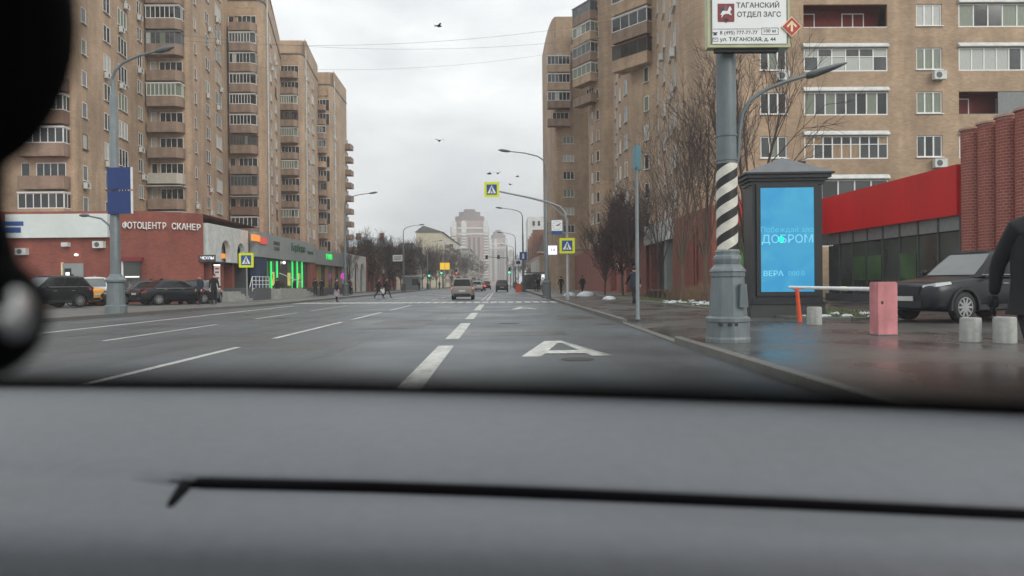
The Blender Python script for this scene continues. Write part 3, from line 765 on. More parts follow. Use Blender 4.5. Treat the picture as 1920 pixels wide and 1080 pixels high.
c = arc(B1, (-34.75, 84), (-34.72, 84.7), 4); f.curve(c, 0, TOPZ)
f.seg(c[-1], B2, 0, TOPZ, [(upx(p, c[-1], B2), wd, h, n, WP) for p, wd, h, n in [(371, .9, 1.3, 1), (394, 1.9, 1.5, 2), (414, 3.4, 1.75, 4)]], .15, range(1, 15), ac=.28, depth=.15, out=.08)
f.mb.add([(x, y, TOPZ) for x, y in [A0, A1, A2, B1, B2, (-52, 105)]], [list(range(6))])
wallseg(f.mb, (-52, 105), A0, 0, TOPZ, []); f.done()
def left_tower(label, p0, p1, p2, ctl, zc, bpx, bw, bk, cols, smallpx, top, loc, bcham=.6):
    t = thing('apartment_tower', label, 'apartment building', loc, world=True, group='tan brick towers on the left')
    g = Facade(t)
    zf = top - 3.2                       # front parapet is lower than the rear storey
    g.seg(p0, p1, 0, zf, [(upx(smallpx, p0, p1), .8, 1.4, 1, WP)], zc, range(1, 15))
    zs = [zc + FL*k - 1.6 for k in range(1, 14)]
    g.bal(p0, p1, bpx, zs, bk, bw, 6, 1.3, bcham)
    c = arc(p1, ctl, (ctl[0] + .05, ctl[1] + 1.6), 5); g.curve(c, 0, zf)
    g.seg(c[-1], p2, 0, top, [(upx(p, c[-1], p2), wd, h, n, WP) for p, wd, h, n in cols], zc, range(1, 14), ac=.2, depth=.15, out=.08)
    bk = -52
    g.mb.add([(x, y, zf) for x, y in [p0] + c + [p2, (bk, p2[1]), (bk, p0[1])]], [list(range(len(c) + 4))])
    # rear storey, set back, with two dark openings
    a, b, e = (p0[0] - 4, p0[1] + 2.5), (p1[0] - .2, p1[1] + 2.5), p2
    wallseg(g.mb, a, b, zf + .01, top, []); g.curve([b, (c[-1][0] - .05, c[-1][1] + 1.2)], zf + .01, top)
    g.mb.add([(x, y, top) for x, y in [a, b, (c[-1][0] - .05, c[-1][1] + 1.2), p2, (bk, p2[1])]], [list(range(5))])
    wallseg(g.mb, p2, (bk, p2[1]), 0, top, []); wallseg(g.mb, (bk, p2[1]), (bk, p0[1]), 0, zf, [])
    g.done()
    for q in (-.5, .7):
        p = Vector(p0).lerp(Vector(p1), .5); window(t, (p.x + q, p.y - .07, zf - 2.3), 0, .7, 1.2, 1, BR, True, 'glass_dark')
    mbp = MB(); mbp.tube([(c[-1][0] + .12, c[-1][1] + .4, 0), (c[-1][0] + .12, c[-1][1] + .4, top - 2)], .09, 8); mbp.build('drain_pipe', 'dirty_white', t)
    mbp = MB()
    pts = [p0] + c + [p2]
    for a2, b2 in zip(pts[:-1], pts[1:]):
        a2, b2 = Vector(a2), Vector(b2); dd = (b2 - a2).normalized(); nn = Vector((dd.y, -dd.x)) * .12
        mbp.prism([tuple(a2), tuple(a2 + nn), tuple(b2 + nn), tuple(b2)], zf - .1, zf + .12)
    mbp.build('parapet_coping', 'pole_dark', t)
    return t
left_tower('second tan brick apartment tower on the left, its top cut by the frame', (-37.93, 105), (-34.0, 105), (-38.5, 132), (-33.2, 105), 1.45, 464, 3.5,
           ['open', 'open', 'glazed', 'open_shed', 'glazed', 'open', 'glazed', 'glazed', 'glazed', 'glazed', 'glazed', 'glazed', 'open'], [(506, .9, 1.3, 1), (512, 2.4, 1.55, 2), (521, 3.0, 1.75, 3)], 434, 44.6, (-42, 118, 0))
left_tower('third tan brick apartment tower on the left, graffiti-topped, in mid row', (-38.58, 132), (-35.6, 132), (-36.3, 150), (-34.7, 132), 2.4, 547, 3.0,
           ['open', 'open_shed', 'open', 'glazed', 'open', 'open', 'glazed', 'open', 'glazed', 'glazed', 'glazed', 'open', 'open'], [(573, .9, 1.3, 1), (582, 1.8, 1.55, 2), (590, 2.6, 1.75, 3)], 532, 45.4, (-43, 142, 0), .5)
t4 = left_tower('farthest tan brick apartment tower at the right end of the left row', (-36.25, 150), (-34.5, 150), (-33.9, 166), (-33.6, 150), .9, 606, 2.0,
           ['open', 'glazed', 'open', 'glazed', 'open_shed', 'open', 'glazed', 'open', 'open', 'glazed', 'glazed', 'open', 'open'], [(624, .9, 1.3, 1), (630, 1.8, 1.55, 2)], 600, 44.8, (-42, 160, 0), .4)
for k in range(2, 11): balcony(t4, (-33.9, 165.2, 2 + FL*k + .8), rad(88), 3.0, 1.3, 'open', 3)
# ------------------------------------------------------------------ right tan brick block (toothed street side, flat end wall towards the viewer)
tr = thing('apartment_block', 'large tan brick apartment block on the right with flat end wall and rounded bays', 'apartment building', (20, 60, 0), world=True)
f = Facade(tr); TR = 44.0; ZR = 1.35       # window centres at ZR + FL*k
E0, E1 = (14.4, 48), (46, 48)
ops = []
def endcol(px, wd, h, n, acs=()):
    u = upx(px, E0, E1)
    for k in range(1, 14):
        zc = ZR + FL * k; ops.append((u - wd/2, u + wd/2, zc - h/2, zc + h/2))
        window(tr, (E0[0] + u, 48, zc - h/2), 0, wd, h, n, WP, False, fw=.08)
        if k in acs: aircon(tr, (E0[0] + u + .3*wd, 48, zc - h/2 - .72), 0)
endcol(1453, 1.75, 1.42, 3, (5,)); endcol(1745, 1.7, 1.42, 3, (3, 5, 8))
def loggia(px0, px1, styles):
    u0, u1 = upx(px0, E0, E1), upx(px1, E0, E1); wd = u1 - u0; xc = E0[0] + (u0 + u1) / 2
    for k in range(1, 14):
        zb = ZR + FL * k - .80; h = 1.50; st = styles[k % len(styles)]
        ops.append((u0, u1, zb, zb + h))
        mbf = MB(); f_ = .075
        # recess behind the glazing: back wall, floor, ceiling as one dark room
        g = MB(); g.box(xc - wd/2 + .02, xc + wd/2 - .02, 49.1, 49.2, zb - .9, zb + h + .02); g.box(xc - wd/2 + .02, xc + wd/2 - .02, 48.21, 49.1, zb + h + .001, zb + h + .05)
        room = g.build('loggia', 'loggia_back' if st[0] == 'open' else 'render_beige', tr)
        if st[0] == 'open':
            window(room, (xc - 2.0, 49.02, zb + .1), 0, .9, 1.2, 1, WP, True) ; window(room, (xc + 1.0, 49.02, zb + .1), 0, 1.5, 1.2, 2, WP, True)
            mbf.box(xc - wd/2, xc + wd/2, 48.03, 48.09, zb + .0, zb + .05)
            if len(st) > 1: mbf.box(xc - .3, xc + wd/2, 48.04, 48.10, zb + .05, zb + h)
            fr = mbf.build('loggia_frame', 'grey_frame' if len(st) > 1 else WP, tr)
        else:
            n, split = st[1], st[2]
            mbf.box(xc - wd/2, xc + wd/2, 48.02, 48.10, zb, zb + f_); mbf.box(xc - wd/2, xc + wd/2, 48.02, 48.10, zb + h - f_, zb + h)
            for i in range(n + 1):
                x = xc - wd/2 + f_/2 + (wd - f_) * i / n; mbf.box(x - f_*.55, x + f_*.55, 48.021, 48.099, zb + f_, zb + h - f_)
            if split: mbf.box(xc - wd/2, xc + wd/2, 48.022, 48.098, zb + h*.62, zb + h*.62 + .05)
            fr = mbf.build('loggia_frame', WP if st[0] == 'w' else BR, tr)
            for i in range(n):
                x0 = xc - wd/2 + f_/2 + (wd - f_) * i / n + f_*.55; x1 = x0 + (wd - f_) / n - f_*1.1
                for (q0, q1) in ([(0, .62), (.655, 1)] if split else [(0, 1)]):
                    z0_, z1_ = zb + f_ + (h - 2*f_) * q0, zb + f_ + (h - 2*f_) * q1
                    gm = rw.choice(st[3])
                    gq = MB(); gq.box(x0, x1, 48.05, 48.07, z0_, z1_); gq.build('pane', gm, fr, world=True)
            cz = MB(); cz.add([(xc - wd/2 - .05, 47.78, zb + h + .10), (xc + wd/2 + .05, 47.78, zb + h + .10), (xc + wd/2 + .05, 47.998, zb + h + .34), (xc - wd/2 - .05, 47.998, zb + h + .34),
                               (xc - wd/2 - .05, 47.78, zb + h + .04), (xc + wd/2 + .05, 47.78, zb + h + .04), (xc + wd/2 + .05, 47.998, zb + h + .04), (xc - wd/2 - .05, 47.998, zb + h + .04)],
                              [(0,1,2,3),(4,5,1,0),(5,6,2,1),(7,4,0,3),(7,6,5,4),(6,7,3,2)])
            cz.build('loggia_canopy', 'dirty_white', tr)
GA = ['glass_dark', 'glass_mid', 'glass_mid', 'curtain_green']; GB = ['glass_dark', 'glass_mid', 'curtain']; GC = ['glass_dark', 'curtain_tan', 'glass_mid']
loggia(1510, 1667, [('w', 7, False, GA), ('w', 6, False, GB), ('w', 5, False, GB), ('w', 9, True, GC), ('w', 8, False, GA), ('w', 6, True, ['curtain', 'glass_dark', 'glass_mid', 'curtain']), ('open',)])
loggia(1800, 1965, [('w', 6, False, GB), ('w', 6, False, GA), ('w', 6, False, GA), ('w', 7, False, GA), ('open', 1), ('w', 7, False, ['curtain', 'curtain', 'glass_mid', 'glass_dark']), ('w', 6, False, GA)])
wallseg(f.mb, E0, E1, 0, TR, ops, .2)
# teeth along the street, listed from far to near
S1 = [(15.6, 100.7), (13.3, 83)]; C1 = arc((13.3, 83), (12.75, 75.5), (15.3, 71.3), 9); S0 = [(15.3, 71.3), (12.5, 52)]; C0 = arc((12.5, 52), (12.2, 48), (14.4, 48), 7)
S2 = [(15.9, 120), (13.1, 108.5)]; C2 = arc((13.1, 108.5), (12.7, 101.5), (15.6, 100.7), 8)
f.seg(*S2, 0, TR, [(5, .9, 1.3, 1, WP)], ZR)
def curved(pts, wcols, top=TR):
    for i, (p, q) in enumerate(zip(pts[:-1], pts[1:])):
        L = (Vector(q) - Vector(p)).length
        cols = [(L/2, wd, h, n, WP) for j, wd, h, n in wcols if j == i]
        f.seg(p, q, 0, top, cols, ZR + .3, range(1, 14), ac=.05, depth=.15, out=.09)
curved(C2, [(2, .9, 1.5, 1), (4, .85, 1.45, 1)], TR - 2)
f.seg(*S1, 0, TR - 4, [(upx(1157, *S1), 1.6, 1.5, 2, WP), (upx(1163, *S1), 1.4, 1.5, 1, WP)], ZR + .3, range(1, 13), depth=.15, out=.09)
curved(C1, [(1, 1.0, 1.5, 1), (3, 1.05, 1.55, 1), (7, .8, 1.5, 1)])
f.seg(*S0, 0, TR, [(upx(p, *S0), wd, h, n, WP) for p, wd, h, n in [(1237, 1.3, 1.5, 1), (1249, 1.7, 1.5, 2), (1261, 1.1, 1.4, 1), (1278, 1.7, 1.6, 2)]], ZR + .2, range(1, 14), ac=.08, depth=.15, out=.09)
f.curve(C0, 0, TR)
RP = [(15.9, 120)] + C2 + C1 + C0 + [(46, 48), (46, 120)]
f.mb.add([(x, y, TR) for x, y in RP], [list(range(len(RP)))])
wallseg(f.mb, (46, 48), (46, 120), 0, TR, []); wallseg(f.mb, (46, 120), (15.9, 120), 0, TR, [])
f.done()
# glazed balconies at the heads of the rounded bays
for (p, wd, zs, kd, an) in [((14.15, 74.2), 4.6, [22.6 + FL*k for k in range(5)], 'glazed', -52), ((13.0, 104.6), 4.4, [29.2 + FL*k for k in range(4)], 'glazed', -62), ((13.0, 104.6), 4.4, [26.35], 'open', -62)]:
    for z in zs: balcony(tr, (p[0], p[1], z), rad(an), wd, 1.5, kd, 4)
# ------------------------------------------------------------------ far right tower
tf = thing('apartment_tower', 'narrow tan brick tower with rounded top corner behind the street clock', 'apartment building', (11, 124, 0), world=True)
f = Facade(tf); F0, F1 = (9.3, 119), (14.3, 119)
cl = arc((8.3, 134), (8.35, 119), F0, 6) ; zt = at(1075, 31, 119).z
f.curve([(8.3, 140)] + cl, 0, zt)
f.seg(F0, F1, 0, zt, [(upx(1068, F0, F1), 1.75, 1.25, 3, WP)], 1.35, range(2, 9), ac=0)
f.seg(F1, (15.9, 119.5), 0, zt - 1, [(.9, 1.2, 1.8, 1, BR)], 1.35, range(1, 14), ac=0)
f.mb.add([(x, y, zt) for x, y in [(8.3, 140)] + cl + [F1, (16.2, 119.5), (30, 140)]], [list(range(len(cl) + 4))]); wallseg(f.mb, (16.2, 119.5), (30, 140), 0, zt, []); f.done()
z0 = at(1045, 190, 119).z - 1.2
for k in range(3): balcony(tf, (9.6, 119, z0 + FL*k), 0, 3.6, 1.4, 'glazed', 6)
balcony(tf, (9.6, 119, z0 - FL), 0, 3.6, 1.4, 'open', 6)
mb = MB(); mb.box(11.6, 15.2, 117.8, 119, zt - 6.1, zt - 4.9); mb.build('top_balcony', 'tan_brick', tf)
mb = MB(); mb.box(11.7, 15.1, 118.0, 119, zt - 4.89, zt - 3.7); mb.build('top_glazing', 'glass_dark', tf)
for k in range(7):
    mb = MB(); mb.box(11.65 + k*.56, 11.72 + k*.56, 117.95, 118.05, zt - 4.89, zt - 3.7); mb.build('glazing_post', 'grey_frame', tf)
mb = MB(); mb.box(15.0, 16.2, 119.2, 120, 4, zt - 8); mb.build('stair_shaft', 'glass_dark', tf)
# ================================================================== left shops at street level
sh = thing('shop_building', 'curved red brick photo shop on the left with white lettering', 'shop', (-26, 47, 0), world=True)
f = Facade(sh, 'red_brick'); TB = 6.15
Y0 = 48.5
xa = XY(120, Y0); xb = XY(158, Y0); xd0, xd1 = XY(233, Y0), XY(262, Y0)
f.curve([(-48, Y0), (-24.9, Y0)], 0, TB)
cc = arc((-24.9, Y0), (-22.0, 48.6), (-20.25, 51), 12)
f.curve(cc, 0, TB)
f.mb.add([(x, y, TB) for x, y in [(-48, Y0)] + cc + [(-20.6, 64), (-48, 64)]], [list(range(len(cc) + 3))]); f.done()
mb = MB(); mb.box(XY(18, Y0), XY(208, Y0), Y0 - .35, Y0 - .01, at(110, 446, Y0).z, at(110, 402, Y0).z); fa = mb.build('fascia', 'fascia_white', sh)
for y0, y1 in ((416, 424), (427, 437)):
    mb = MB(); mb.box(XY(-20, Y0), XY(52 if y0 < 420 else 47, Y0), Y0 - .37, Y0 - .351, at(40, y1, Y0).z, at(40, y0, Y0).z); mb.build('fascia_lettering', 'sign_blue', sh)
for px, py in ((189, 459), (45, 472), (127, 459)):
    p = at(px, py, Y0); s_ = 1.0 if px != 127 else .6
    mb = MB(); mb.box(p.x - .34*s_, p.x + .34*s_, Y0 - .4, Y0 - .02, p.z - .22*s_, p.z + .22*s_); ac = mb.build('air_conditioner', 'dirty_white', sh)
    if s_ == 1:
        mb = MB(); mb.lathe([(.16, Y0 - .405), (.16, Y0 - .401)][::-1], 14, (p.x - .05, p.z), axis='y'); mb.build('fan_grille', 'pole_dark', ac, world=True)
# cash machine niche
mb = MB(); mb.box(xa, xb, Y0 - .12, Y0 - .005, PZ, at(140, 494, Y0).z); nm = mb.build('cash_machine', 'fascia_grey', sh)
mb = MB(); mb.box(xa - .09, xa, Y0 - .16, Y0 - .004, PZ, at(140, 492, Y0).z); mb.build('machine_edge', 'sign_cream', nm, world=True)
mb = MB(); mb.box(xa + .12, xa + .55, Y0 - .14, Y0 - .121, 1.5, 2.45); mb.build('machine_front', 'sign_black', nm, world=True)
mb = MB(); mb.box(xa + .2, xa + .45, Y0 - .16, Y0 - .141, 1.95, 2.2); mb.build('machine_screen', 'neon_white', nm, world=True)
mb = MB(); mb.ell((XY(146, Y0), Y0 - .15, at(146, 478, Y0).z), (.14, .1, .08), 10, 6); mb.build('wall_lamp', 'led_strip', sh)
# shop window with lit bar
z0, z1 = at(245, 530, Y0).z, at(245, 490, Y0).z
mb = MB(); mb.box(xd0, xd1 + .1, Y0 - .06, Y0 - .004, z0 - .6, z1); wn = mb.build('shop_window', 'shop_glass', sh)
mb = MB(); mb.box(xd0 - .1, xd1 + .3, Y0 - .3, Y0 - .003, z1, z1 + .25); mb.build('window_awning', 'crest_red', sh)
mb = MB(); mb.box(xd0 + .1, xd1, Y0 - .09, Y0 - .061, z0 + .35, z0 + .41); mb.build('lit_bar', 'led_strip', wn, world=True)
mb = MB(); mb.box(xd0 - .12, xd0 - .02, Y0 - .1, Y0 - .002, PZ, z1); mb.build('window_frame', 'white_plastic', wn, world=True)
# lettering following the curved wall, one letter at a time
def on_arc(s):
    L = 0
    for p, q in zip(cc[:-1], cc[1:]):
        p, q = Vector(p), Vector(q); l = (q - p).length
        if L + l >= s: return p + (q - p) * ((s - L) / l), (q - p).normalized()
        L += l
    return Vector(cc[-1]), (Vector(cc[-1]) - Vector(cc[-2])).normalized()
def arc_at_px(px):
    best = min((abs(px - (960 + FPX * ((Vector((p.x, p.y, 1.2)) - CAM).dot(_R)) / ((Vector((p.x, p.y, 1.2)) - CAM).dot(_F)))), k) for k in range(0, 900) for p in [on_arc(k * .01)[0]])
    return best[1] * .01
word = 'ФОТОЦЕНТР СКАНЕР'
pxs = [237 + i * (372 - 237) / 15 for i in range(16)]
zl = at(300, 424, 49).z
for ch, px in zip(word, pxs):
    if ch == ' ': continue
    s_ = arc_at_px(px); p, d = on_arc(s_); nn = Vector((d.y, -d.x)); p = p + nn * .10
    nxt = arc_at_px(px + 9.0); wdt = max(.22, nxt - s_)
    text('sign_letter', ch, .58, 'letter_white', sh, (p.x, p.y, zl), math.atan2(d.y, d.x), .05, sx=wdt / .40, bold=.006)
# dark corner sign and lit door at the end of the brick wall
p, d = on_arc(arc_at_px(388)); nn = Vector((d.y, -d.x)); q = p + nn * .5
mb = MB(); mb.box(q.x - .55, q.x + .55, q.y - .06, q.y, at(394, 491, q.y).z, at(394, 478, q.y).z); cs = mb.build('hanging_sign', 'fascia_dark', sh)
text('sign_lettering', 'ЧЕХЛЫ', .26, 'neon_white', cs, (q.x, q.y - .07, at(394, 484, q.y).z), 0, .005, world=True)
mb = MB(); mb.box(q.x + .35, q.x + .75, q.y + .2, q.y + .26, .4, 2.6); dp = mb.build('lit_poster', 'dirty_white', sh)
mb = MB(); mb.box(q.x + .33, q.x + .77, q.y + .18, q.y + .20, 2.61, 2.68); mb.build('poster_lamp', 'led_strip', sh)
for z in (1.7, 2.1, 2.35):
    mb = MB(); mb.box(q.x + .42, q.x + .68, q.y + .185, q.y + .199, z, z + .12); mb.build('poster_print', 'sign_red', dp, world=True)

# white arcade portal
pa = thing('arched_portal', 'weathered white portal with two round arches above brick entrance', 'portal', (-20, 55, 0), world=True)
a, b = Vector((-20.0, 51.2)), Vector((-19.9, 59.0))
def archpanel(mb, a, b, z0, z1, arches, depth=.35, n=10):
    """flat panel with arch-headed openings (u0,u1,spring z); openings reach down to z0"""
    a, b = Vector(a), Vector(b); L = (b - a).length; d = (b - a) / L; nn = Vector((d.y, -d.x))
    def P(u, z, q=0): p = a + d*u - nn*q; return (p.x, p.y, z)
    u = 0
    for u0, u1, zs in arches:
        mb.quad(P(u, z0), P(u0, z0), P(u0, z1), P(u, z1))
        r = (u1 - u0) / 2; pts = [(u0 + r - r*math.cos(math.pi*i/n), zs + r*math.sin(math.pi*i/n)) for i in range(n + 1)]
        for (x0, y0), (x1, y1) in zip(pts[:-1], pts[1:]):
            mb.quad(P(x0, y0), P(x1, y1), P(x1, z1), P(x0, z1)); mb.quad(P(x0, y0), P(x0, y0, depth), P(x1, y1, depth), P(x1, y1))
        mb.quad(P(u0, z0), P(u0, zs), P(u0, zs, depth), P(u0, z0, depth)); mb.quad(P(u1, zs), P(u1, z0), P(u1, z0, depth), P(u1, zs, depth))
        u = u1
    mb.quad(P(u, z0), P(L, z0), P(L, z1), P(u, z1)); mb.quad(P(0, z1), P(L, z1), P(L, z1, depth+.6), P(0, z1, depth+.6)); mb.quad(P(0, z0, depth+.6), P(L, z0, depth+.6), P(L, z0), P(0, z0))
    mb.quad(P(0, z0, depth+.6), P(0, z0), P(0, z1), P(0, z1, depth+.6)); mb.quad(P(L, z0), P(L, z0, depth+.6), P(L, z1, depth+.6), P(L, z1))
zt_, zb_ = 5.55, 2.95
mb = MB(); archpanel(mb, a, b, zb_, zt_, [(2.3, 4.0, 3.7), (5.4, 7.0, 3.7)]); mb.build('arch_panel', 'dirty_white', pa)
mb = MB(); mb.box(-20.8, -20.55, 51.3, 59, zb_, zt_ - .05); mb.build('recess_back', 'concrete', pa)
mb = MB(); mb.box(-21.6, -21.3, 51.2, 59, 0, zb_ + .3); mb.build('entrance_wall', 'red_brick', pa)
for y in (52.4, 54.6, 56.8):
    mb = MB(); mb.box(-21.3, -20.4, y, y + .45, 0, zb_); mb.build('pier', 'red_brick', pa)
mb = MB(); mb.box(-20.3, -20.05, 53.3, 54.5, zb_ + .28, zb_ + .62); mb.build('orange_sign', 'neon_orange', pa)
mb = MB(); mb.ell((-20.1, 53.1, zb_ + .5), (.12, .3, .3), 12, 8); mb.build('round_sign', 'fascia_dark', pa)
# entrance steps with white railing
st = thing('entrance_steps', 'grey steps with white railing below the arched portal', 'steps', (-19.5, 53, 0), world=True)
for k in range(4):
    mb = MB(); mb.box(-21.2, -18.4 - k*.3, 52 - .0, 55.5, PZ + k*.17 + .001, PZ + (k+1)*.17); mb.build('step', 'concrete', st)
mb = MB(); mb.box(-21, -18.3, 55.6, 59.5, PZ, 1.05); mb.build('ramp_wall', 'pole_dark', st)
for k in range(6):
    mb = MB(); y = 55.2 + k*.8; mb.tube([(-18.35, y, .8), (-18.35, y, 1.9)], .025, 6); mb.build('railing_post', 'white_plastic', st)
for z in (1.0, 1.3, 1.6, 1.9):
    mb = MB(); mb.tube([(-18.35, 55.2, z), (-18.35, 59.2, z)], .025, 6); mb.build('railing_bar', 'white_plastic', st)
mb = MB(); mb.tube([(-18.35, 54.6, 1.1), (-18.35, 55.2, 1.9)], .025, 6); mb.build('railing_bar', 'white_plastic', st)

# grey shop with green light tubes
gs = thing('shop_building', 'grey fronted shop with green glowing tubes behind tall glass', 'shop', (-21, 69, 0), world=True)
XS = -19.4; ya, yb = 59.6, 78.6
mb = MB(); mb.box(-36, XS - .6, ya, yb, 0, 5.4); mb.build('wall', 'fascia_dark', gs)
mb = MB(); mb.box(XS - .6, XS, ya, yb, 3.55, 5.55); mb.build('fascia', 'fascia_grey', gs)
mb = MB(); mb.box(XS - .9, XS - .1, yb - 2.0, yb, 0, 3.54); mb.build('end_pier', 'red_brick', gs)
mb = MB(); mb.box(XS - .9, XS - .1, ya, ya + 2.6, 0, 3.54); mb.build('mural_wall', 'mural_blue', gs)
n = 9; yl = [ya + 2.62 + i*(yb - 2.02 - ya - 2.62)/n for i in range(n + 1)]
for i in range(n):
    mb = MB(); mb.box(XS - .42, XS - .40, yl[i] + .05, yl[i+1] - .05, .9, 3.5); mb.build('pane', 'shop_glass', gs)
    mb = MB(); mb.box(XS - .45, XS - .36, yl[i] - .04, yl[i] + .04, .2, 3.54); mb.build('mullion', 'fascia_dark', gs)
mb = MB(); mb.box(XS - .6, XS - .3, ya + 2.6, yb - 2, 0, .9); mb.build('plinth', 'fascia_dark', gs)
def y_on(px, X): d = ray(px, 520); return d.y * X / d.x
for px in (497, 508, 519, 548, 557, 566):
    y = y_on(px, XS - .3); zt1 = at(px, 490, y).z; mb = MB(); mb.tube([(XS - .28, y, .95), (XS - .28, y, zt1)], .085, 8); mb.build('light_tube', 'neon_green', gs)
for px in (513, 544, 562):
    y = y_on(px, XS - .3); mb = MB(); mb.box(XS - .40, XS - .37, y - .5, y + .5, 1.2, 2.4); mb.build('window_poster', 'poster_yellow', gs)
y = y_on(532, XS - .3); mb = MB(); mb.ell((XS - .25, y, 3.3), (.1, .35, .14), 10, 6); mb.build('entrance_lamp', 'led_strip', gs)
def wallsign(name, parent, px, z, s, size, m, X, ext=.04, sx=1.0): return text(name, s, size, m, parent, (X + .02, y_on(px, X), z), rad(90), ext, sx=sx)
wallsign('sign_lettering', gs, 560, 4.75, 'Барбекю', 1.0, 'letter_green', XS, sx=1.15, ext=.03)
wallsign('sign_lettering', gs, 582, 4.55, 'магазин', .5, 'letter_green', XS)
wallsign('sign_lettering', gs, 519, 4.85, 'ОПТИКА', .42, 'letter_grey', XS); wallsign('sign_lettering', gs, 519, 4.4, 'САЛОН', .42, 'letter_grey', XS)
y0_, y1_ = y_on(472, XS), y_on(486, XS); mb = MB(); mb.box(XS, XS + .12, y0_, y1_, 4.75, 5.25); mb.build('orange_sign', 'neon_orange', gs)
y0_, y1_ = y_on(486.5, XS), y_on(500, XS); mb = MB(); mb.box(XS, XS + .1, y0_, y1_, 4.62, 5.15); mb.build('red_sign', 'neon_red', gs)
sg = thing('entrance_steps', 'dark stone steps and ramp before the green-lit shop', 'steps', (-18.5, 70, 0), world=True)
for k in range(4):
    mb = MB(); mb.box(XS - .3, XS + 1.6 - k*.35, 67.5, 72.5, PZ + k*.18 + .001, PZ + (k+1)*.18); mb.build('step', 'concrete', sg)
mb = MB(); mb.box(XS - .2, XS + 1.7, 60, 66.8, PZ, .95); mb.build('ramp_wall', 'concrete', sg)
mb = MB(); mb.box(XS - .2, XS + 1.5, 73, 77, PZ, 1.0); mb.build('planter_wall', 'fascia_dark', sg)
mb = MB(); mb.tube([(XS + 1.6, 60.2, 2.2), (XS + 1.6, 66.8, 1.5)], .04, 6); mb.build('handrail', 'white_plastic', sg)

# lower grey shop with the short green sign
ls = thing('shop_building', 'low grey shop with curtained glass and short green neon sign', 'shop', (-21, 87, 0), world=True)
ya, yb = 78.8, 97.0
mb = MB(); mb.box(-36, XS - .4, ya, yb, 0, 4.9); mb.build('wall', 'red_brick', ls)
mb = MB(); mb.box(XS - .4, XS + .1, ya, yb, 3.45, 5.05); mb.build('fascia', 'fascia_grey', ls)
for i in range(8):
    y = ya + 1.5 + i*1.75; mb = MB(); mb.box(XS - .39, XS - .3, y, y + 1.6, .9, 3.4); mb.build('pane', ['curtain_gold', 'shop_interior', 'curtain_gold', 'shop_glass'][i % 4], ls)
mb = MB(); mb.box(XS - .4, XS - .1, ya + .2, yb, PZ, .88); mb.build('plinth', 'fascia_dark', ls)
wallsign('sign_lettering', ls, 617, 4.35, 'ПУВ', .8, 'neon_green_bright', XS + .1, .06, 1.8)
mb = MB(); yv = y_on(643, XS + .5); mb.lathe([(.38, 0), (.38, .12)], 16, (0, 0)); o = mb.build('round_neon_sign', 'neon_magenta', ls, loc=(XS + .6, yv, at(643, 518, yv).z)); o.rotation_euler = (rad(90), 0, 0)
# white arcade and red wall farther on
wa = thing('arcade_building', 'white columned arcade with pointed arches beyond the grey shops', 'arcade', (-21, 104, 0), world=True)
mb = MB(); archpanel(mb, (-20.2, 98), (-20.2, 112), .2, 5.4, [(1.2 + i*4.2, 3.9 + i*4.2, 3.0) for i in range(3)]); mb.build('arch_panel', 'render_white', wa)
mb = MB(); mb.box(-32, -21.4, 98, 112, 0, 5.3); mb.build('wall', 'red_brick', wa)
rwll = thing('red_brick_annex', 'long low red brick building behind the bare trees on the left', 'building', (-22, 130, 0), world=True)
mb = MB(); mb.box(-34, -21.0, 113, 150, 0, 4.9); mb.build('wall', 'red_brick', rwll)
for k in range(6):
    mb = MB(); mb.box(-21.0, -20.6, 115 + k*6, 115.7 + k*6, 0, 4.9); mb.build('pier', 'red_brick', rwll)
for k in range(3):
    mb = MB(); mb.box(-20.9, -20.7, 120 + k*11, 123 + k*11, 3.2, 4.7); mb.build('wall_panel', 'dirty_white', rwll)

# ================================================================== right side at street level
rp = thing('brick_podium', 'low red brick wing with white banner and dark entrance under the right block', 'building', (14, 60, 0), world=True)
XP = 11.95; zp = 5.5
f = Facade(rp, 'red_brick')
ye0, ye1 = y_on(1262, XP), y_on(1212, XP)        # banner and entrance recess
segs = [(118, ye1 + .6), (ye0, 41.6)]
wallseg(f.mb, (XP, 118), (XP, 41.6), 0, zp, [(118 - ye1, 118 - ye0, .2, 4.15), (118 - 45.6, 118 - 45.25, .9, 4.6), (118 - 44.9, 118 - 44.5, .9, 4.6), (118 - 70, 118 - 66, .3, 3.4), (118 - 80, 118 - 76, .3, 3.4)], .7)
wallseg(f.mb, (XP, 41.6), (16.5, 41.6), 0, zp, []); f.mb.quad((XP, 41.6, zp), (17, 41.6, zp), (17, 118, zp), (XP, 118, zp)); f.done()
mb = MB(); mb.box(XP - .12, XP - .01, ye0 - .3, ye1 + .3, 4.2, 5.65); mb.build('banner', 'dirty_white', rp)
mb = MB(); mb.box(XP + .71, XP + .8, ye0, ye1, .2, 4.15); mb.build('entrance_back', 'fascia_dark', rp)
for y, m in ((ye0 + 2.2, 'fascia_grey'), (ye1 - 1.8, 'red_brick')):
    mb = MB(); mb.box(XP + .05, XP + .6, y, y + .8, .2, 4.15); mb.build('entrance_column', m, rp)
mb = MB(); mb.box(XP + .6, XP + .69, ye0 + 4.2, ye0 + 5.4, .3, 2.6); mb.build('door', 'glass_mid', rp)
for y in (45.25, 44.5, 66, 76):
    mb = MB(); mb.box(XP + .71, XP + .75, y, y + (.4 if y < 50 else 4), .3, 4.6); mb.build('recess_back', 'loggia_back', rp)
for y, z in ((74, 2.6), (88, 4.0)):
    mb = MB(); mb.box(XP - .35, XP - .01, y, y + .8, z, z + .55); mb.build('air_conditioner', 'dirty_white', rp)
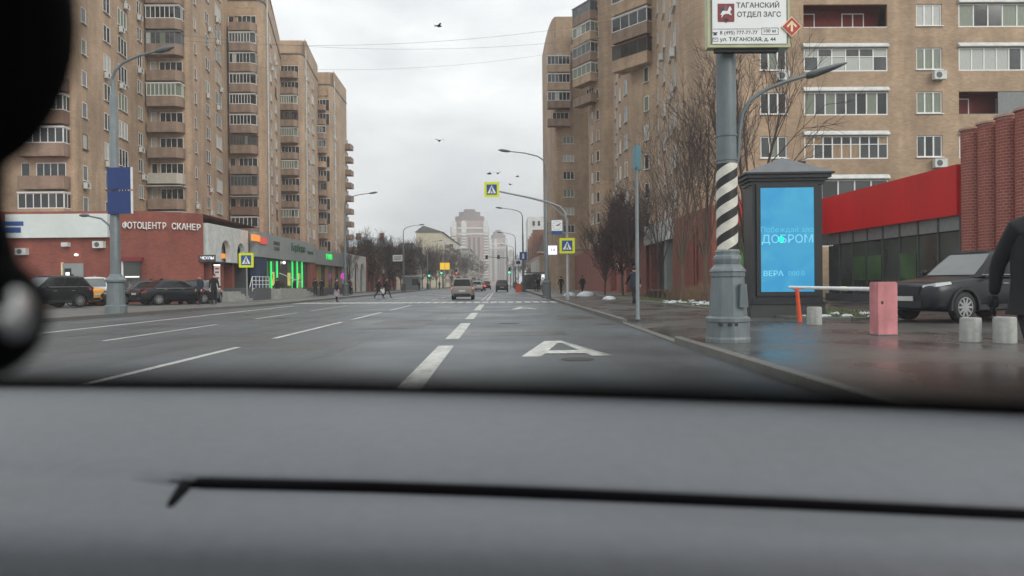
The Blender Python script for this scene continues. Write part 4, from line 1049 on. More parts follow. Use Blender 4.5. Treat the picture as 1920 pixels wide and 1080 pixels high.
# red-fascia supermarket
sm = thing('supermarket', 'low supermarket with long red fascia and dark glass front', 'shop', (18, 36, 0), world=True)
X0 = 18.0; zb1, zt1 = 3.75, 5.75; YN, YF = 29.1, 41.0
fb = MB()
fb.prism([(X0 - .05, YF), (X0 + .1, YN), (X0 + .5, YN), (X0 + .5, YF)], zb1, zt1); fb.build('fascia', 'fascia_red', sm)
fb = MB(); fb.box(13.0, X0 - .06, YF, YF + .5, zb1, zt1); fb.build('fascia', 'fascia_red', sm)
mb = MB(); mb.box(13.0, X0 + .4, YN, YF, zb1 + 1.1, zt1 + .02) if False else mb.box(X0 + .45, X0 + 14, YN, YF + .4, zb1, zt1 - .05); mb.build('roof', 'dark_roof', sm)
mb = MB(); mb.box(X0 + .55, X0 + .7, YN, YF, 0, zb1); mb.build('back_wall', 'shop_interior', sm)
n = 8
for i in range(n):
    y0, y1 = YN + (YF - YN)*i/n, YN + (YF - YN)*(i+1)/n
    mb = MB(); mb.box(X0 + .28, X0 + .31, y0 + .05, y1 - .05, .5, 3.1); mb.build('pane', 'shop_glass', sm)
    mb = MB(); mb.box(X0 + .26, X0 + .33, y0 + .05, y1 - .05, 3.16, zb1); mb.build('upper_pane', 'grey_frame', sm)
    mb = MB(); mb.box(X0 + .22, X0 + .35, y0 - .05, y0 + .05, .2, zb1); mb.build('mullion', 'fascia_dark', sm)
    if i in (2, 4, 5): mb = MB(); mb.box(X0 + .20, X0 + .22, y0 + .1, y1 - .1, 1.2, 2.4); mb.build('window_decal', 'shop_green', sm)
mb = MB(); mb.box(13.4, X0, YF + .5, YF + .6, 0, zb1); mb.build('entrance_wall', 'fascia_dark', sm)
mb = MB(); mb.box(X0 + .1, X0 + .5, YN, YF, 0, .5); mb.build('plinth', 'fascia_dark', sm)
xg = XY(1395, 40.6); mb = MB(); mb.box(xg - .15, xg + .15, 40.5, 40.8, 0, zb1 - .01); mb.build('green_post', 'green_paint', sm)
mb = MB(); mb.box(xg + 1.1, xg + 2.8, 41.2, 41.45, .3, 3.0); mb.build('door', 'shop_glass', sm)
# brick pier building at the right edge, real brick courses
bp = thing('brick_pier_wall', 'red brick wall of rounded piers at the right edge above the dark car', 'wall', (18.6, 26, 0), world=True)
mb = MB(); mb.box(18.35, 19.4, 18, 29.05, 0, 6.9); mb.build('wall', 'mortar', bp)
XW = 18.3
for j in range(9):
    yc = 28.55 - j * 1.02
    z7 = 7.0 + .02*j
    mb = MB(); mb.prism([(XW + .05 - .330*math.sin(math.pi*i/10), yc + .393*math.cos(math.pi*i/10)) for i in range(11)], 0, z7 - .03); pr = mb.build('pier', 'mortar', bp)
    mb = MB(); nb = 6; course = .112
    for k in range(int(z7 / course)):
        z = k * course; off = .5 * (k % 2)
        for i in range(-1, nb):
            t0 = max(0, (i + off) / nb); t1 = min(1, (i + 1 + off) / nb)
            if t1 - t0 < .03: continue
            e = .012 / 1.2; jit = rg.uniform(-.006, .006)
            def Q(t, r): return (XW + .05 - (.34 + r)*math.sin(math.pi*t), yc + (.40 + r*.5)*math.cos(math.pi*t))
            a0, b0 = Q(t0 + e, jit), Q(t1 - e, jit); c0 = Q((t0 + t1)/2, jit)
            vs = [(*a0, z + .014), (*c0, z + .014), (*b0, z + .014), (*a0, z + course - .014), (*c0, z + course - .014), (*b0, z + course - .014)]
            a1, b1, c1 = Q(t0 + e, -.04), Q(t1 - e, -.04), Q((t0+t1)/2, -.04)
            vs += [(*a1, z + .014), (*b1, z + .014), (*a1, z + course - .014), (*b1, z + course - .014), (*c1, z + .014), (*c1, z + course - .014)]
            mb.add(vs, [(0, 1, 4, 3), (1, 2, 5, 4), (3, 4, 11, 8), (4, 5, 9, 11), (1, 0, 6, 10), (2, 1, 10, 7), (0, 3, 8, 6), (2, 7, 9, 5)])
    bk = mb.build('brick', 'red_pier_brick', pr, world=True); bk['kind'] = 'stuff'
    mb = MB(); mb.prism([(XW + .05 - .40*math.sin(math.pi*i/10), yc + .45*math.cos(math.pi*i/10)) for i in range(11)], z7 - .03, z7 + .05); mb.build('pier_cap', 'mortar', pr, world=True)
# ================================================================== street furniture, right
# ---- grey post with striped band, street name board and lamp arm
PX, PY = at(1365, 638, 13.05).x, 13.05; PZ0 = PZ + .002
sp = thing('sign_post', 'thick grey lamp post with ornate base and black and white stripes', 'post', (PX, PY, PZ0), rz=0)
def zz(py): return at(1365, py, PY).z - PZ0
mb = MB()
prof = [(.385, 0), (.385, .06), (.37, .10), (.37, zz(604)), (.385, zz(602)), (.385, zz(596)), (.33, zz(592))]
prof += [(.33, zz(590)), (.285, zz(522)), (.285, zz(520)), (.30, zz(518)), (.30, zz(511)), (.315, zz(509)), (.30, zz(505)), (.255, zz(500)), (.225, zz(496)), (.235, zz(492)), (.245, zz(486)), (.235, zz(481)), (.21, zz(478)), (.21, zz(474)), (.215, zz(472)), (.19, zz(468))]
mb.lathe(prof, 10, smooth=False); base = mb.build('ornate_base', 'pole_grey', sp)
mb = MB(); mb.extr([(.10, zz(575)), (.25, zz(575)), (.22, zz(532)), (.12, zz(532))], -.36, -.28); mb.build('access_door', 'pole_grey', base)
for x in (-.26, -.10, .0):
    mb = MB(); mb.box(x, x + .06, -.37, -.30, zz(609), zz(604)); mb.build('cast_slot', 'sign_black', base)
mb = MB(); mb.lathe([(.178, zz(470)), (.172, zz(92))], 20); mb.build('shaft', 'pole_grey', sp)
mb = MB(); mb.lathe([(.183, zz(469)), (.181, zz(308))], 24); bd = mb.build('black_sleeve', 'black_paint', sp)
# white helical stripes, real bands standing 4 mm proud
zs0, zs1 = zz(469), zz(308); pitch = (zs1 - zs0) / 4.6
for j in range(-1, 6):
    mb = MB(); nseg = 24; vs = []; fs = []
    for i in range(nseg + 1):
        t = math.pi * 2 * i / nseg; r = .186; zlo = zs0 + pitch * (j + .10) + (i / nseg) * pitch * 2.0 - pitch * .5; zhi = zlo + pitch * .52
        zlo = min(max(zlo, zs0), zs1); zhi = min(max(zhi, zs0), zs1)
        a = t + math.pi
        vs += [(r*math.cos(a), r*math.sin(a), zlo), (r*math.cos(a), r*math.sin(a), zhi)]
    for i in range(nseg):
        if vs[2*i+1][2] - vs[2*i][2] > 1e-4 or vs[2*i+3][2] - vs[2*i+2][2] > 1e-4: fs.append((2*i, 2*i+2, 2*i+3, 2*i+1))
    if fs: mb.add(vs, fs, 0, True); mb.build('white_stripe', 'stripe_white', bd)
for py in (300, 255):
    mb = MB(); mb.lathe([(.188, zz(py + 2)), (.188, zz(py - 2))], 20); mb.build('clamp_ring', 'pole_grey', sp)
# lamp arm
def lp(px, py): p = at(px, py, PY); return (p.x - PX, 0, p.z - PZ0)
arm = [lp(1378, 318), lp(1384, 290), lp(1386, 245), lp(1392, 212), lp(1408, 186), lp(1436, 168), lp(1470, 154), lp(1518, 140)]
mb = MB(); mb.tube(arm, [.045, .042, .04, .038, .036, .034, .032, .03], 10); mb.build('lamp_arm', 'pole_grey', sp)
h0, h1 = Vector(lp(1512, 143)), Vector(lp(1590, 117)); dv = (h1 - h0).normalized(); up = Vector((-dv.z, 0, dv.x))
mb = MB()
sec = [(0, .05, .05), (.10, .10, .07), (.30, .14, .06), (.55, .12, .045), (.75, .03, .015)]
vs = []; fs = []
for q, wy, wz in sec:
    c = h0 + dv * q
    for k in range(10):
        t = 2*math.pi*k/10; vs.append(c + Vector((0, 1, 0)) * wy * math.cos(t) + up * wz * math.sin(t))
for i in range(len(sec) - 1):
    for k in range(10): fs.append((i*10+k, (i+1)*10+k, (i+1)*10+(k+1) % 10, i*10+(k+1) % 10))
fs += [list(range(10)), list(range(49, 39, -1))]
mb.add(vs, fs, 0, True); mb.build('lamp_head', 'pole_dark', sp)
# board
bd_ = thing('street_board', 'white registry office board with crest mounted on the striped post', 'sign', (PX, PY - .34, PZ0))
def bx(px): return at(px, 50, PY - .3).x - PX
def bz(py): return at(1400, py, PY - .3).z - PZ0
mb = MB(); mb.box(bx(1324), bx(1477), -.06, .13, bz(92), bz(-70)); mb.build('board_case', 'sign_frame', bd_)
mb = MB(); mb.box(bx(1331), bx(1471), -.075, -.061, bz(86), bz(-64)); pn = mb.build('board_face', 'sign_white', bd_)
mb = MB(); mb.box(bx(1340), bx(1458), .0, .12, bz(98), bz(92.4)); mb.build('board_bracket', 'sign_black', bd_)
for px_ in (1331, 1471):
    mb = MB(); mb.box(bx(px_) - .008, bx(px_) + .008, -.08, -.0755, bz(86), bz(-64)); mb.build('face_border', 'pole_dark', pn)
def btext(px, py, s, size, m='letter_board', sx=1.0, bold=0.0, align='CENTER'): return text('board_lettering', s, size, m, pn, (bx(px), -.077, bz(py)), 0, .002, sx=sx, bold=bold, align=align)
M['letter_board'] = mat('letter_board', lin(52,56,62), .5, var=0)
btext(1417, 15, 'ТАГАНСКИЙ', .118, sx=1.02, bold=.001); btext(1419, 32, 'ОТДЕЛ ЗАГС', .118, sx=1.0, bold=.001)
btext(1346, 65.5, '8 (495) 777-77-77', .088, sx=1.0, align='LEFT'); btext(1438, 62.5, '100 м', .085, sx=1.05)
btext(1346, 78, 'ул. ТАГАНСКАЯ, д. 44', .088, sx=1.06, align='LEFT', bold=.0008)
mb = MB(); mb.box(bx(1333), bx(1422), -.079, -.0752, bz(58.5) - .003, bz(58.5) + .003); mb.build('rule', 'letter_board', pn)
for (x0, x1, y0, y1) in [(1424, 1454, 56.5, 57.2), (1424, 1454, 68.6, 69.3), (1423.3, 1424, 56.5, 69.3), (1454, 1454.7, 56.5, 69.3)]:
    mb = MB(); mb.box(bx(x0), bx(x1), -.079, -.0752, bz(y1), bz(y0)); mb.build('distance_box', 'letter_board', pn)
for (x0, x1, y0, y1) in [(1333, 1342, 74.5, 75.1), (1333, 1342, 81, 81.6), (1332.6, 1333.2, 74.5, 81.6), (1342, 1342.6, 74.5, 81.6)]:
    mb = MB(); mb.box(bx(x0), bx(x1), -.079, -.0752, bz(y1), bz(y0)); mb.build('envelope_mark', 'letter_board', pn)
mb = MB(); mb.extr([(bx(1333), bz(75)), (bx(1337.5), bz(78.6)), (bx(1342), bz(75)), (bx(1337.5), bz(77.6))], -.079, -.0752); mb.build('envelope_mark', 'letter_board', pn)
mb = MB(); mb.extr([(bx(1333.5), bz(70)), (bx(1340.5), bz(70)), (bx(1339.5), bz(66.2)), (bx(1334.5), bz(66.2))], -.079, -.0752); mb.build('telephone_mark', 'letter_board', pn)
mb = MB(); mb.box(bx(1332.5), bx(1341.5), -.0795, -.0752, bz(66), bz(64.6)); mb.build('telephone_mark', 'letter_board', pn)
# crest: dark red shield with a white horseman and a dark dragon below
def cp(u, v): return (bx(1342 + u * 31), bz(11.5 + (1 - v) * 35))
mb = MB(); mb.extr([cp(0, .08), cp(.05, .03), cp(.4, .03), cp(.5, -.02), cp(.6, .03), cp(.95, .03), cp(1, .08), cp(1, 1), cp(0, 1)], -.079, -.0752); cr_ = mb.build('crest', 'crest_red', pn)
mb = MB(); mb.extr([cp(*q) for q in [(.12, .40), (.20, .46), (.28, .60), (.42, .64), (.60, .62), (.66, .78), (.72, .86), (.80, .80), (.84, .66), (.76, .62), (.76, .50), (.84, .42), (.80, .38), (.68, .44), (.52, .46), (.36, .42), (.26, .28), (.20, .26), (.26, .38), (.22, .42)][::-1]][::-1], -.082, -.0791); mb.build('crest_horse', 'sign_white', cr_)
mb = MB(); mb.extr([cp(*q) for q in [(.40, .62), (.56, .60), (.58, .78), (.54, .90), (.46, .90), (.42, .78)]], -.083, -.0821); mb.build('crest_rider', 'cloth_grey', cr_)
mb = MB(); mb.extr([cp(*q) for q in [(.10, .62), (.40, .58), (.42, .72), (.24, .80)]], -.0815, -.0791); mb.build('crest_cloak', 'letter_board', cr_)
mb = MB(); mb.extr([cp(*q) for q in [(.36, .12), (.50, .06), (.66, .10), (.62, .22), (.50, .18), (.40, .24)]], -.082, -.0791); mb.build('crest_dragon', 'sign_black', cr_)
# red diamond arrow plate
def dpnt(px, py): return (bx(px), bz(py))
ctr = (1478.5, 55.5); R_ = 19
for (r, m_, y0, y1, nm) in [(R_, 'sign_cream', -.10, -.083, 'arrow_plate'), (R_ - 1.8, 'sign_red', -.104, -.1005, 'arrow_face')]:
    mb = MB(); mb.extr([dpnt(ctr[0] - r, ctr[1]), dpnt(ctr[0], ctr[1] + r), dpnt(ctr[0] + r, ctr[1]), dpnt(ctr[0], ctr[1] - r)], y0, y1); mb.build(nm, m_, bd_)
for poly in ([(-2, 9), (2, 9), (2, -6), (-2, -6)], [(-9.5, -1), (-7.5, 2), (0, -6.5), (0, -11)], [(7.5, 2), (9.5, -1), (0, -11), (0, -6.5)]):
    mb = MB(); mb.extr([dpnt(ctr[0] + a, ctr[1] + b) for a, b in poly], -.107, -.1045); mb.build('arrow_mark', 'sign_cream', bd_)

# ---- thin pole with a sign seen edge-on
p = at(1196, 597, 21.3); tp = thing('sign_pole', 'thin grey pole with teal sign seen edge-on beside the walking man', 'sign pole', (p.x, 21.3, PZ + .002))
H = at(1190, 272, 21.3).z - PZ
mb = MB(); mb.lathe([(.075, 0), (.075, .05), (.055, .06), (.045, H)], 14); mb.build('pole', 'pole_grey', tp)
mb = MB(); mb.box(-.055, -.035, -.40, .40, H - .68, H - .03); mb.build('sign_plate', 'teal_sign', tp)
mb = MB(); mb.box(.0, .12, -.06, .06, H - .72, H - .04); mb.build('sign_bracket', 'teal_sign', tp)
# ---- advertising kiosk
KY = 21.5; kx = at(1477, 580, KY).x
ks = thing('advertising_kiosk', 'black advertising kiosk with pitched grey roof and glowing blue screen', 'kiosk', (kx, KY, PZ + .056), rz=rad(-3))
kpx = FPX / (KY * math.cos(PHI) + kx * math.sin(PHI))
def kz(py): return at(1477, py, KY).z - (PZ + .056)
def kw(px): return (px - 1477) / kpx
bw = kw(1542); bdp = .85
mb = MB(); mb.box(-bw - .06, bw + .06, -.06, bdp + .06, -.12, .34); mb.build('plinth', 'kiosk_base', ks)
mb = MB(); mb.box(-bw - .1, bw + .1, -.1, bdp + .1, .341, .40); mb.build('plinth_ledge', 'kiosk_black', ks)
zt2 = kz(346)
mb = MB(); mb.box(-bw, bw, 0, bdp, .401, zt2); mb.build('case', 'kiosk_black', ks)
for i, (o_, z_, h_) in enumerate([(.05, zt2 + .001, .10), (.12, zt2 + .102, .08), (.20, zt2 + .183, .10), (.27, zt2 + .284, .05)]):
    mb = MB(); mb.box(-bw - o_, bw + o_, -o_, bdp + o_, z_, z_ + h_); mb.build('cornice', 'kiosk_black', ks)
zr = zt2 + .335
mb = MB(); e_ = .27; rr_ = [(-bw - e_, -e_, zr), (bw + e_, -e_, zr), (bw + e_, bdp + e_, zr), (-bw - e_, bdp + e_, zr), (0, bdp/2, zr + .52)]
mb.add(rr_, [(0, 1, 4), (1, 2, 4), (2, 3, 4), (3, 0, 4), (3, 2, 1, 0)]); mb.build('roof', 'kiosk_roof', ks)
s0, s1, sz0, sz1 = kw(1427), kw(1526), kz(547), kz(352)
mb = MB(); mb.box(s0, s1, -.03, -.002, sz0, sz1); scn = mb.build('screen', 'screen_blue', ks)
for (x0, x1, z0, z1) in [(s0 - .12, s0, sz0 - .12, sz1 + .12), (s1, s1 + .12, sz0 - .12, sz1 + .12), (s0, s1, sz1, sz1 + .12), (s0, s1, sz0 - .12, sz0)]:
    mb = MB(); mb.box(x0, x1, -.06, -.001, z0, z1); mb.build('screen_frame', 'kiosk_black', ks)
def kt(px, py, s_, size, m, sx=1.0, bold=0): return text('screen_lettering', s_, size, m, scn, (kw(px), -.034, kz(py)), 0, .002, sx=sx, bold=bold)
kt(1476, 431, 'Побеждай зло', .22, 'screen_text_faint', 1.0); kt(1477, 449, 'ДОБРОМ', .33, 'screen_text', 1.02, .002); kt(1450, 513, 'ВЕРА', .21, 'screen_text', 1.1, .003); kt(1493, 513, '000.0', .2, 'screen_text_faint', 1.1)
mb = MB(); mb.lathe([(.085, -.037), (.085, -.0345)][::-1], 16, (kw(1465), kz(449)), axis='y'); mb.build('green_light', 'screen_green', scn)
kt(1482, 346, 'Сфера', .1, 'sign_white')
mb = MB(); mb.box(.30, .52, .2, .42, zr + .3, zr + .62) if False else mb.box(kw(1512), kw(1524), .5, .72, zr + .20, zr + .42); mb.build('roof_box', 'sign_black', ks)
# ---- barrier
br = thing('barrier_gate', 'lowered white boom barrier with pink housing and orange rest post', 'barrier', (7.42, 14.25, PZ + .004))
mb = MB(); w_ = .185
mb.box(-w_, w_, -.17, .17, 0, 1.0); mb.box(-w_ + .012, w_ - .012, -.158, .158, 1.0, 1.03); hs = mb.build('housing', 'pink_paint', br)
mb = MB(); mb.box(-w_ + .03, w_ - .03, -.173, -.171, .30, .95); mb.build('housing_door', 'pink_paint', hs)
mb = MB(); mb.box(-.13, -.09, -.176, -.172, .60, .66); mb.build('lock', 'sign_black', hs)
mb = MB(); mb.box(-w_ - .03, w_ + .03, -.20, .20, -.003, .02); mb.build('foot_plate', 'pole_dark', hs)
sup = at(1497, 603, 18.75); sx_, sy_ = sup.x - 7.42, 18.75 - 14.25
mb = MB(); mb.tube([(-.02, .1, .88), (sx_ - .12, sy_ + .25, .90)], [.045, .036], 10); boom = mb.build('boom', 'boom_white', br)
mb = MB(); mb.tube([(sx_*.36 - .02, sy_*.36, .883), (sx_*.42 - .02, sy_*.42, .884)], [.05, .05], 10); mb.build('yellow_plate', 'yellow_tape', boom)
mb = MB(); mb.tube([(sx_ + .04, sy_, 0), (sx_ - .03, sy_, .84)], [.06, .05], 8); mb.build('rest_post', 'orange_paint', br)
mb = MB(); mb.box(sx_ - .11, sx_ + .05, sy_ - .05, sy_ + .05, .82, .86); mb.build('rest_fork', 'orange_paint', br)
mb = MB(); mb.box(sx_ - .08, sx_ + .16, sy_ - .1, sy_ + .1, 0, .02); mb.build('rest_foot', 'pole_dark', br)
# ---- concrete bollards
def bollard(px, py, Y, label, sc=1.0):
    p = at(px, py, Y); t = thing('concrete_bollard', label, 'bollard', (p.x, Y, PZ + .004), group='concrete bollards by the barrier')
    mb = MB(); mb.lathe([(.175*sc, 0), (.172*sc, .40*sc), (.16*sc, .43*sc)], 18); mb.build('body', 'concrete', t)
bollard(1527, 607, 17.8, 'short grey concrete bollard standing just before the kiosk screen')
bollard(1820, 638, 12.5, 'short grey concrete bollard in front of the dark car wheel', .95)
bollard(1884, 640, 12.2, 'short grey concrete bollard half hidden by the passer-by', 1.0)
# ---- street lamps
def street_lamp(X, Y, label, side, H=10.0, armL=2.6, armpts=None, group='curved street lamps'):
    t = thing('street_lamp', label, 'street lamp', (X, Y, PZ + .002), group=group)
    mb = MB(); mb.lathe([(.34, 0), (.34, .10), (.30, .14), (.30, 1.0), (.33, 1.05), (.33, 1.15), (.22, 1.25), (.19, 1.40)], 12, smooth=False); mb.build('base', 'pole_dark', t)
    mb = MB(); mb.lathe([(.15, 1.4), (.10, H * .72), (.085, H * .72 + .02), (.065, H - 1.0)], 12); mb.build('pole', 'pole_grey', t)
    pts = [(0, 0, H - 1.1), (side*.03, 0, H - .6), (side*.18, 0, H - .2), (side*.55, 0, H + .05), (side*armL*.55, 0, H + .28), (side*armL, 0, H + .42)]
    mb = MB(); mb.tube(pts, [.06, .055, .05, .045, .04, .035], 8); mb.build('arm', 'pole_grey', t)
    mb = MB(); a = Vector(pts[-1]); d = Vector((side, 0, .14)).normalized()
    mb.tube([a - d*.1, a + d*.15, a + d*.5, a + d*.75], [.06, .10, .10, .03], 8); mb.build('lamp_head', 'pole_dark', t)
    return t
street_lamp(XY(1025, 52.5), 52.5, 'grey street lamp carrying the clock on the right pavement', -1)
street_lamp(XY(981, 92), 92, 'second grey street lamp up the right pavement, with blue sign', -1)
street_lamp(XY(967, 136), 136, 'third grey street lamp up the right pavement', -1)
street_lamp(XY(963.5, 180), 180, 'most distant street lamp on the right pavement', -1)
street_lamp(XY(648, 76), 76, 'grey street lamp at the end of the low grey shop', 1)
street_lamp(XY(757, 117), 117, 'grey street lamp with white plate among the bare trees', 1)
street_lamp(XY(802, 160), 160, 'farther street lamp beside the cream building on the left', 1)
street_lamp(XY(831, 205), 205, 'faintest distant street lamp on the left pavement', 1)
# big near lamp on the left with two blue panels
LX, LY = XY(217, 31), 31.0
t = thing('street_lamp', 'tall near street lamp on the left before the brick photo shop', 'street lamp', (LX, LY, PZ + .002))
def lz(py): return at(215, py, LY).z - PZ
mb = MB(); mb.lathe([(.44, 0), (.44, .30), (.36, .34), (.33, 1.25), (.42, 1.30), (.42, 1.38), (.28, 1.5), (.22, 1.62)], 12, smooth=False); mb.build('base', 'pole_grey', t)
mb = MB(); mb.lathe([(.20, 1.62), (.15, lz(180)), (.10, lz(179)), (.08, lz(150))], 14); mb.build('pole', 'pole_grey', t)
def ll(px, py): q = at(px, py, LY); return (q.x - LX, 0, q.z - PZ)
mb = MB(); mb.tube([ll(208, 160), ll(210, 148), ll(216, 132), ll(230, 118), ll(262, 104), ll(296, 95)], [.08, .07, .06, .055, .05, .045], 8); mb.build('arm', 'pole_grey', t)
a, b = Vector(ll(290, 97)), Vector(ll(326, 88)); mb = MB(); mb.tube([a, a.lerp(b, .3), a.lerp(b, .7), b], [.06, .13, .12, .03], 8); mb.build('lamp_head', 'pole_dark', t)
mb = MB(); mb.tube([ll(209, 440), ll(206, 424), ll(190, 410), ll(160, 404)], [.05, .045, .04, .03], 8); mb.build('low_arm', 'pole_grey', t)
mb = MB(); c_ = Vector(ll(158, 404)); mb.ell(c_, (.22, .12, .07), 10, 6); mb.build('low_lamp_head', 'pole_dark', t)
for y0, y1, lb in ((316, 357, 'upper blue panel strapped to the tall near lamp post'), (360, 402, 'lower blue panel strapped to the tall near lamp post')):
    o = thing('blue_sign', lb, 'sign', (LX + .35, LY - .26, at(228, y1, LY).z), rz=rad(-8), group='blue panels on the lamp post')
    w2 = .52; h2 = at(228, y0, LY).z - at(228, y1, LY).z
    mb = MB(); mb.box(-w2, w2, -.05, .04, 0, h2); mb.build('plate', 'panel_blue', o)
    mb = MB(); mb.box(-.2, -.12, .041, .12, .1, h2 - .1); mb.build('bracket', 'pole_dark', o)
    mb = MB(); mb.box(w2 + .001, w2 + .03, -.06, .05, 0, h2); mb.build('edge_trim', 'white_plastic', o)
# ---- pedestrian signs
def ped_sign(parent, x, y, z, s=.9, rz=0.0):
    """square plate: yellow border, blue field, white triangle, black walker; parts of the pole"""
    e = s / 2
    def part(nm, poly, m_, y0, y1, par): mb = MB(); mb.extr([(a * e, b * e + 0) for a, b in poly], y0, y1); return mb.build(nm, m_, par, **({'loc': (x, y, z)} if par is parent else {}))
    rc = .92
    pl = part('sign_plate', [(-1, -rc), (-rc, -1), (rc, -1), (1, -rc), (1, rc), (rc, 1), (-rc, 1), (-1, rc)], 'sign_yellow', -.02, .02, parent)
    part('blue_field', [(-.68, -.68), (.68, -.68), (.68, .68), (-.68, .68)], 'sign_blue', -.028, -.0205, pl)
    part('white_triangle', [(-.58, -.5), (.58, -.5), (0, .58)], 'sign_white', -.034, -.0285, pl)
    part('walker_body', [(-.07, -.05), (.07, -.05), (.09, .20), (-.03, .22)], 'sign_black', -.040, -.0345, pl)
    part('walker_leg', [(-.24, -.44), (-.14, -.46), (.06, -.05), (-.07, -.05)], 'sign_black', -.041, -.0346, pl)
    part('walker_leg', [(.14, -.46), (.26, -.44), (.08, -.04), (-.02, -.06)], 'sign_black', -.042, -.0347, pl)
    part('walker_arm', [(-.2, -.02), (-.14, -.06), (.05, .14), (-.02, .19)], 'sign_black', -.043, -.0348, pl)
    part('walker_head', [(-.06, .25), (0, .21), (.08, .24), (.09, .32), (.02, .36), (-.05, .32)], 'sign_black', -.044, -.0349, pl)
    return pl
SY = 46.0; sx0 = XY(1064, SY)
sp_ = thing('pedestrian_sign', 'pedestrian crossing signs on a grey pole with arm reaching over the road', 'road sign', (sx0, SY, PZ + .002))
def sq(px, py): q = at(px, py, SY); return (q.x - sx0, 0, q.z - PZ)
mb = MB(); mb.lathe([(.13, 0), (.13, .35), (.09, .4), (.085, sq(1060, 410)[2])], 12); mb.build('pole', 'steel', sp_)
mb = MB(); mb.tube([sq(1061, 412), sq(1059, 398), sq(1050, 388), sq(1030, 380), sq(990, 370), sq(936, 359)], [.085, .08, .075, .07, .06, .05], 8); mb.build('arm', 'steel', sp_)
mb = MB(); mb.tube([sq(1060, 408), sq(1028, 381)], .04, 8); mb.build('strut', 'steel', sp_)
a = sq(922, 356); ped_sign(sp_, a[0], -.12, a[2], .93)
a = sq(1063, 461); ped_sign(sp_, a[0], -.14, a[2], .95)
SY2 = 47.0; x2 = XY(463, SY2)
t = thing('pedestrian_sign', 'yellow-framed pedestrian crossing sign on the left pavement', 'road sign', (x2, SY2, PZ + .002))
zc_ = at(463, 488, SY2).z - PZ
mb = MB(); mb.lathe([(.05, 0), (.045, zc_ + .5)], 10); mb.build('pole', 'steel', t); ped_sign(t, 0, -.08, zc_, .92)
# ---- clock on the lamp
CY = 52.3; cx = XY(1045, CY); q = at(1045, 426, CY)
t = thing('street_clock', 'square white clock with blue strip hung on the right lamp post', 'clock', (cx, CY, q.z))
w3 = .43
mb = MB(); mb.box(-w3, w3, -.08, .08, -.54, .54); mb.build('case', 'pole_grey', t)
mb = MB(); mb.box(-w3 + .05, w3 - .05, -.09, -.081, -.26, .49); fc = mb.build('dial', 'sign_white', t)
mb = MB(); mb.box(-w3 + .05, w3 - .05, -.09, -.081, -.50, -.28); mb.build('blue_strip', 'sign_blue', t)
for k in range(12):
    an = k * math.pi / 6; mb = MB(); x_, z_ = .29*math.sin(an), .115 + .29*math.cos(an); mb.box(x_ - .018, x_ + .018, -.094, -.0905, z_ - .025, z_ + .025); mb.build('hour_mark', 'sign_black', fc)
for an, l_, w_ in ((rad(60), .30, .022), (rad(80), .20, .028)):
    mb = MB(); d_ = Vector((math.sin(an), math.cos(an))); n_ = Vector((d_.y, -d_.x)) * w_
    c_ = Vector((0, .115)); pts = [c_ - n_ - d_*.05, c_ + n_ - d_*.05, c_ + n_ + d_*l_, c_ - n_ + d_*l_]
    mb.extr([(v.x, v.y) for v in pts], -.10 if l_ > .25 else -.098, -.0945); mb.build('hand', 'sign_black', fc)
mb = MB(); mb.tube([(-w3, 0, .3), (XY(1025, CY) - cx + .1, .1, .3)], .03, 6); mb.build('bracket', 'pole_grey', t)
mb = MB(); mb.tube([(-w3, 0, -.4), (XY(1025, CY) - cx + .1, .1, -.4)], .03, 6); mb.build('bracket', 'pole_grey', t)
# lit number board behind the clock, blue sign and bus stop farther on
q = at(1036, 469, 70); t = thing('lit_shop_sign', 'small white glowing shop sign with number below the clock', 'sign', tuple(q))
mb = MB(); mb.box(-.42, .42, -.08, .08, -.42, .42); mb.build('case', 'neon_white', t); text('sign_lettering', '14', .45, 'crest_red', t, (0, -.09, 0))
mb = MB(); mb.tube([(.42, 0, 0), (11.9 - q.x, 0, 0)], .04, 6); mb.build('bracket', 'pole_dark', t)
q = at(981, 480, 91.6); t = thing('blue_road_sign', 'small blue sign fixed to the second right street lamp', 'road sign', tuple(q))
mb = MB(); mb.box(-.45, .45, -.03, .03, -.5, .5); mb.build('plate', 'sign_blue', t); mb = MB(); mb.box(-.12, .12, -.04, -.031, -.35, .3); mb.build('symbol', 'sign_white', t)
q = at(972, 494, 100); t = thing('bus_stop_flag', 'white bus stop flag on a thin pole on the right pavement', 'bus stop sign', (q.x, 100, PZ))
mb = MB(); mb.lathe([(.04, 0), (.04, q.z + .5)], 8); mb.build('pole', 'pole_dark', t)
mb = MB(); mb.box(-.45, .4, -.03, .03, q.z - .5, q.z + .4); fl = mb.build('flag', 'sign_white', t); mb = MB(); mb.box(-.3, .25, -.04, -.031, q.z - .2, q.z + .2); mb.build('symbol', 'sign_black', fl)
q = at(972, 526, 90); t = thing('orange_bin', 'orange box standing at the kerb of the right pavement', 'box', (q.x, 90, PZ))
mb = MB(); mb.box(-.35, .35, -.3, .3, 0, .95); mb.build('body', 'orange_paint', t); mb = MB(); mb.box(-.38, .38, -.33, .33, .951, 1.02); mb.build('lid', 'pole_dark', t)
q = at(341/1.0 + 405, 485, 116); t = thing('street_plate', 'white plate fixed to the lamp among the left trees', 'sign', (XY(746, 116.5), 116.5, at(746, 484, 116.5).z))
mb = MB(); mb.box(-.75, .75, -.04, .04, -.5, .5); mb.build('plate', 'sign_white', t)
for z in (-.2, .0, .2):
    mb = MB(); mb.box(-.55, .55, -.05, -.041, z - .04, z + .04); mb.build('plate_lines', 'letter_grey', t)
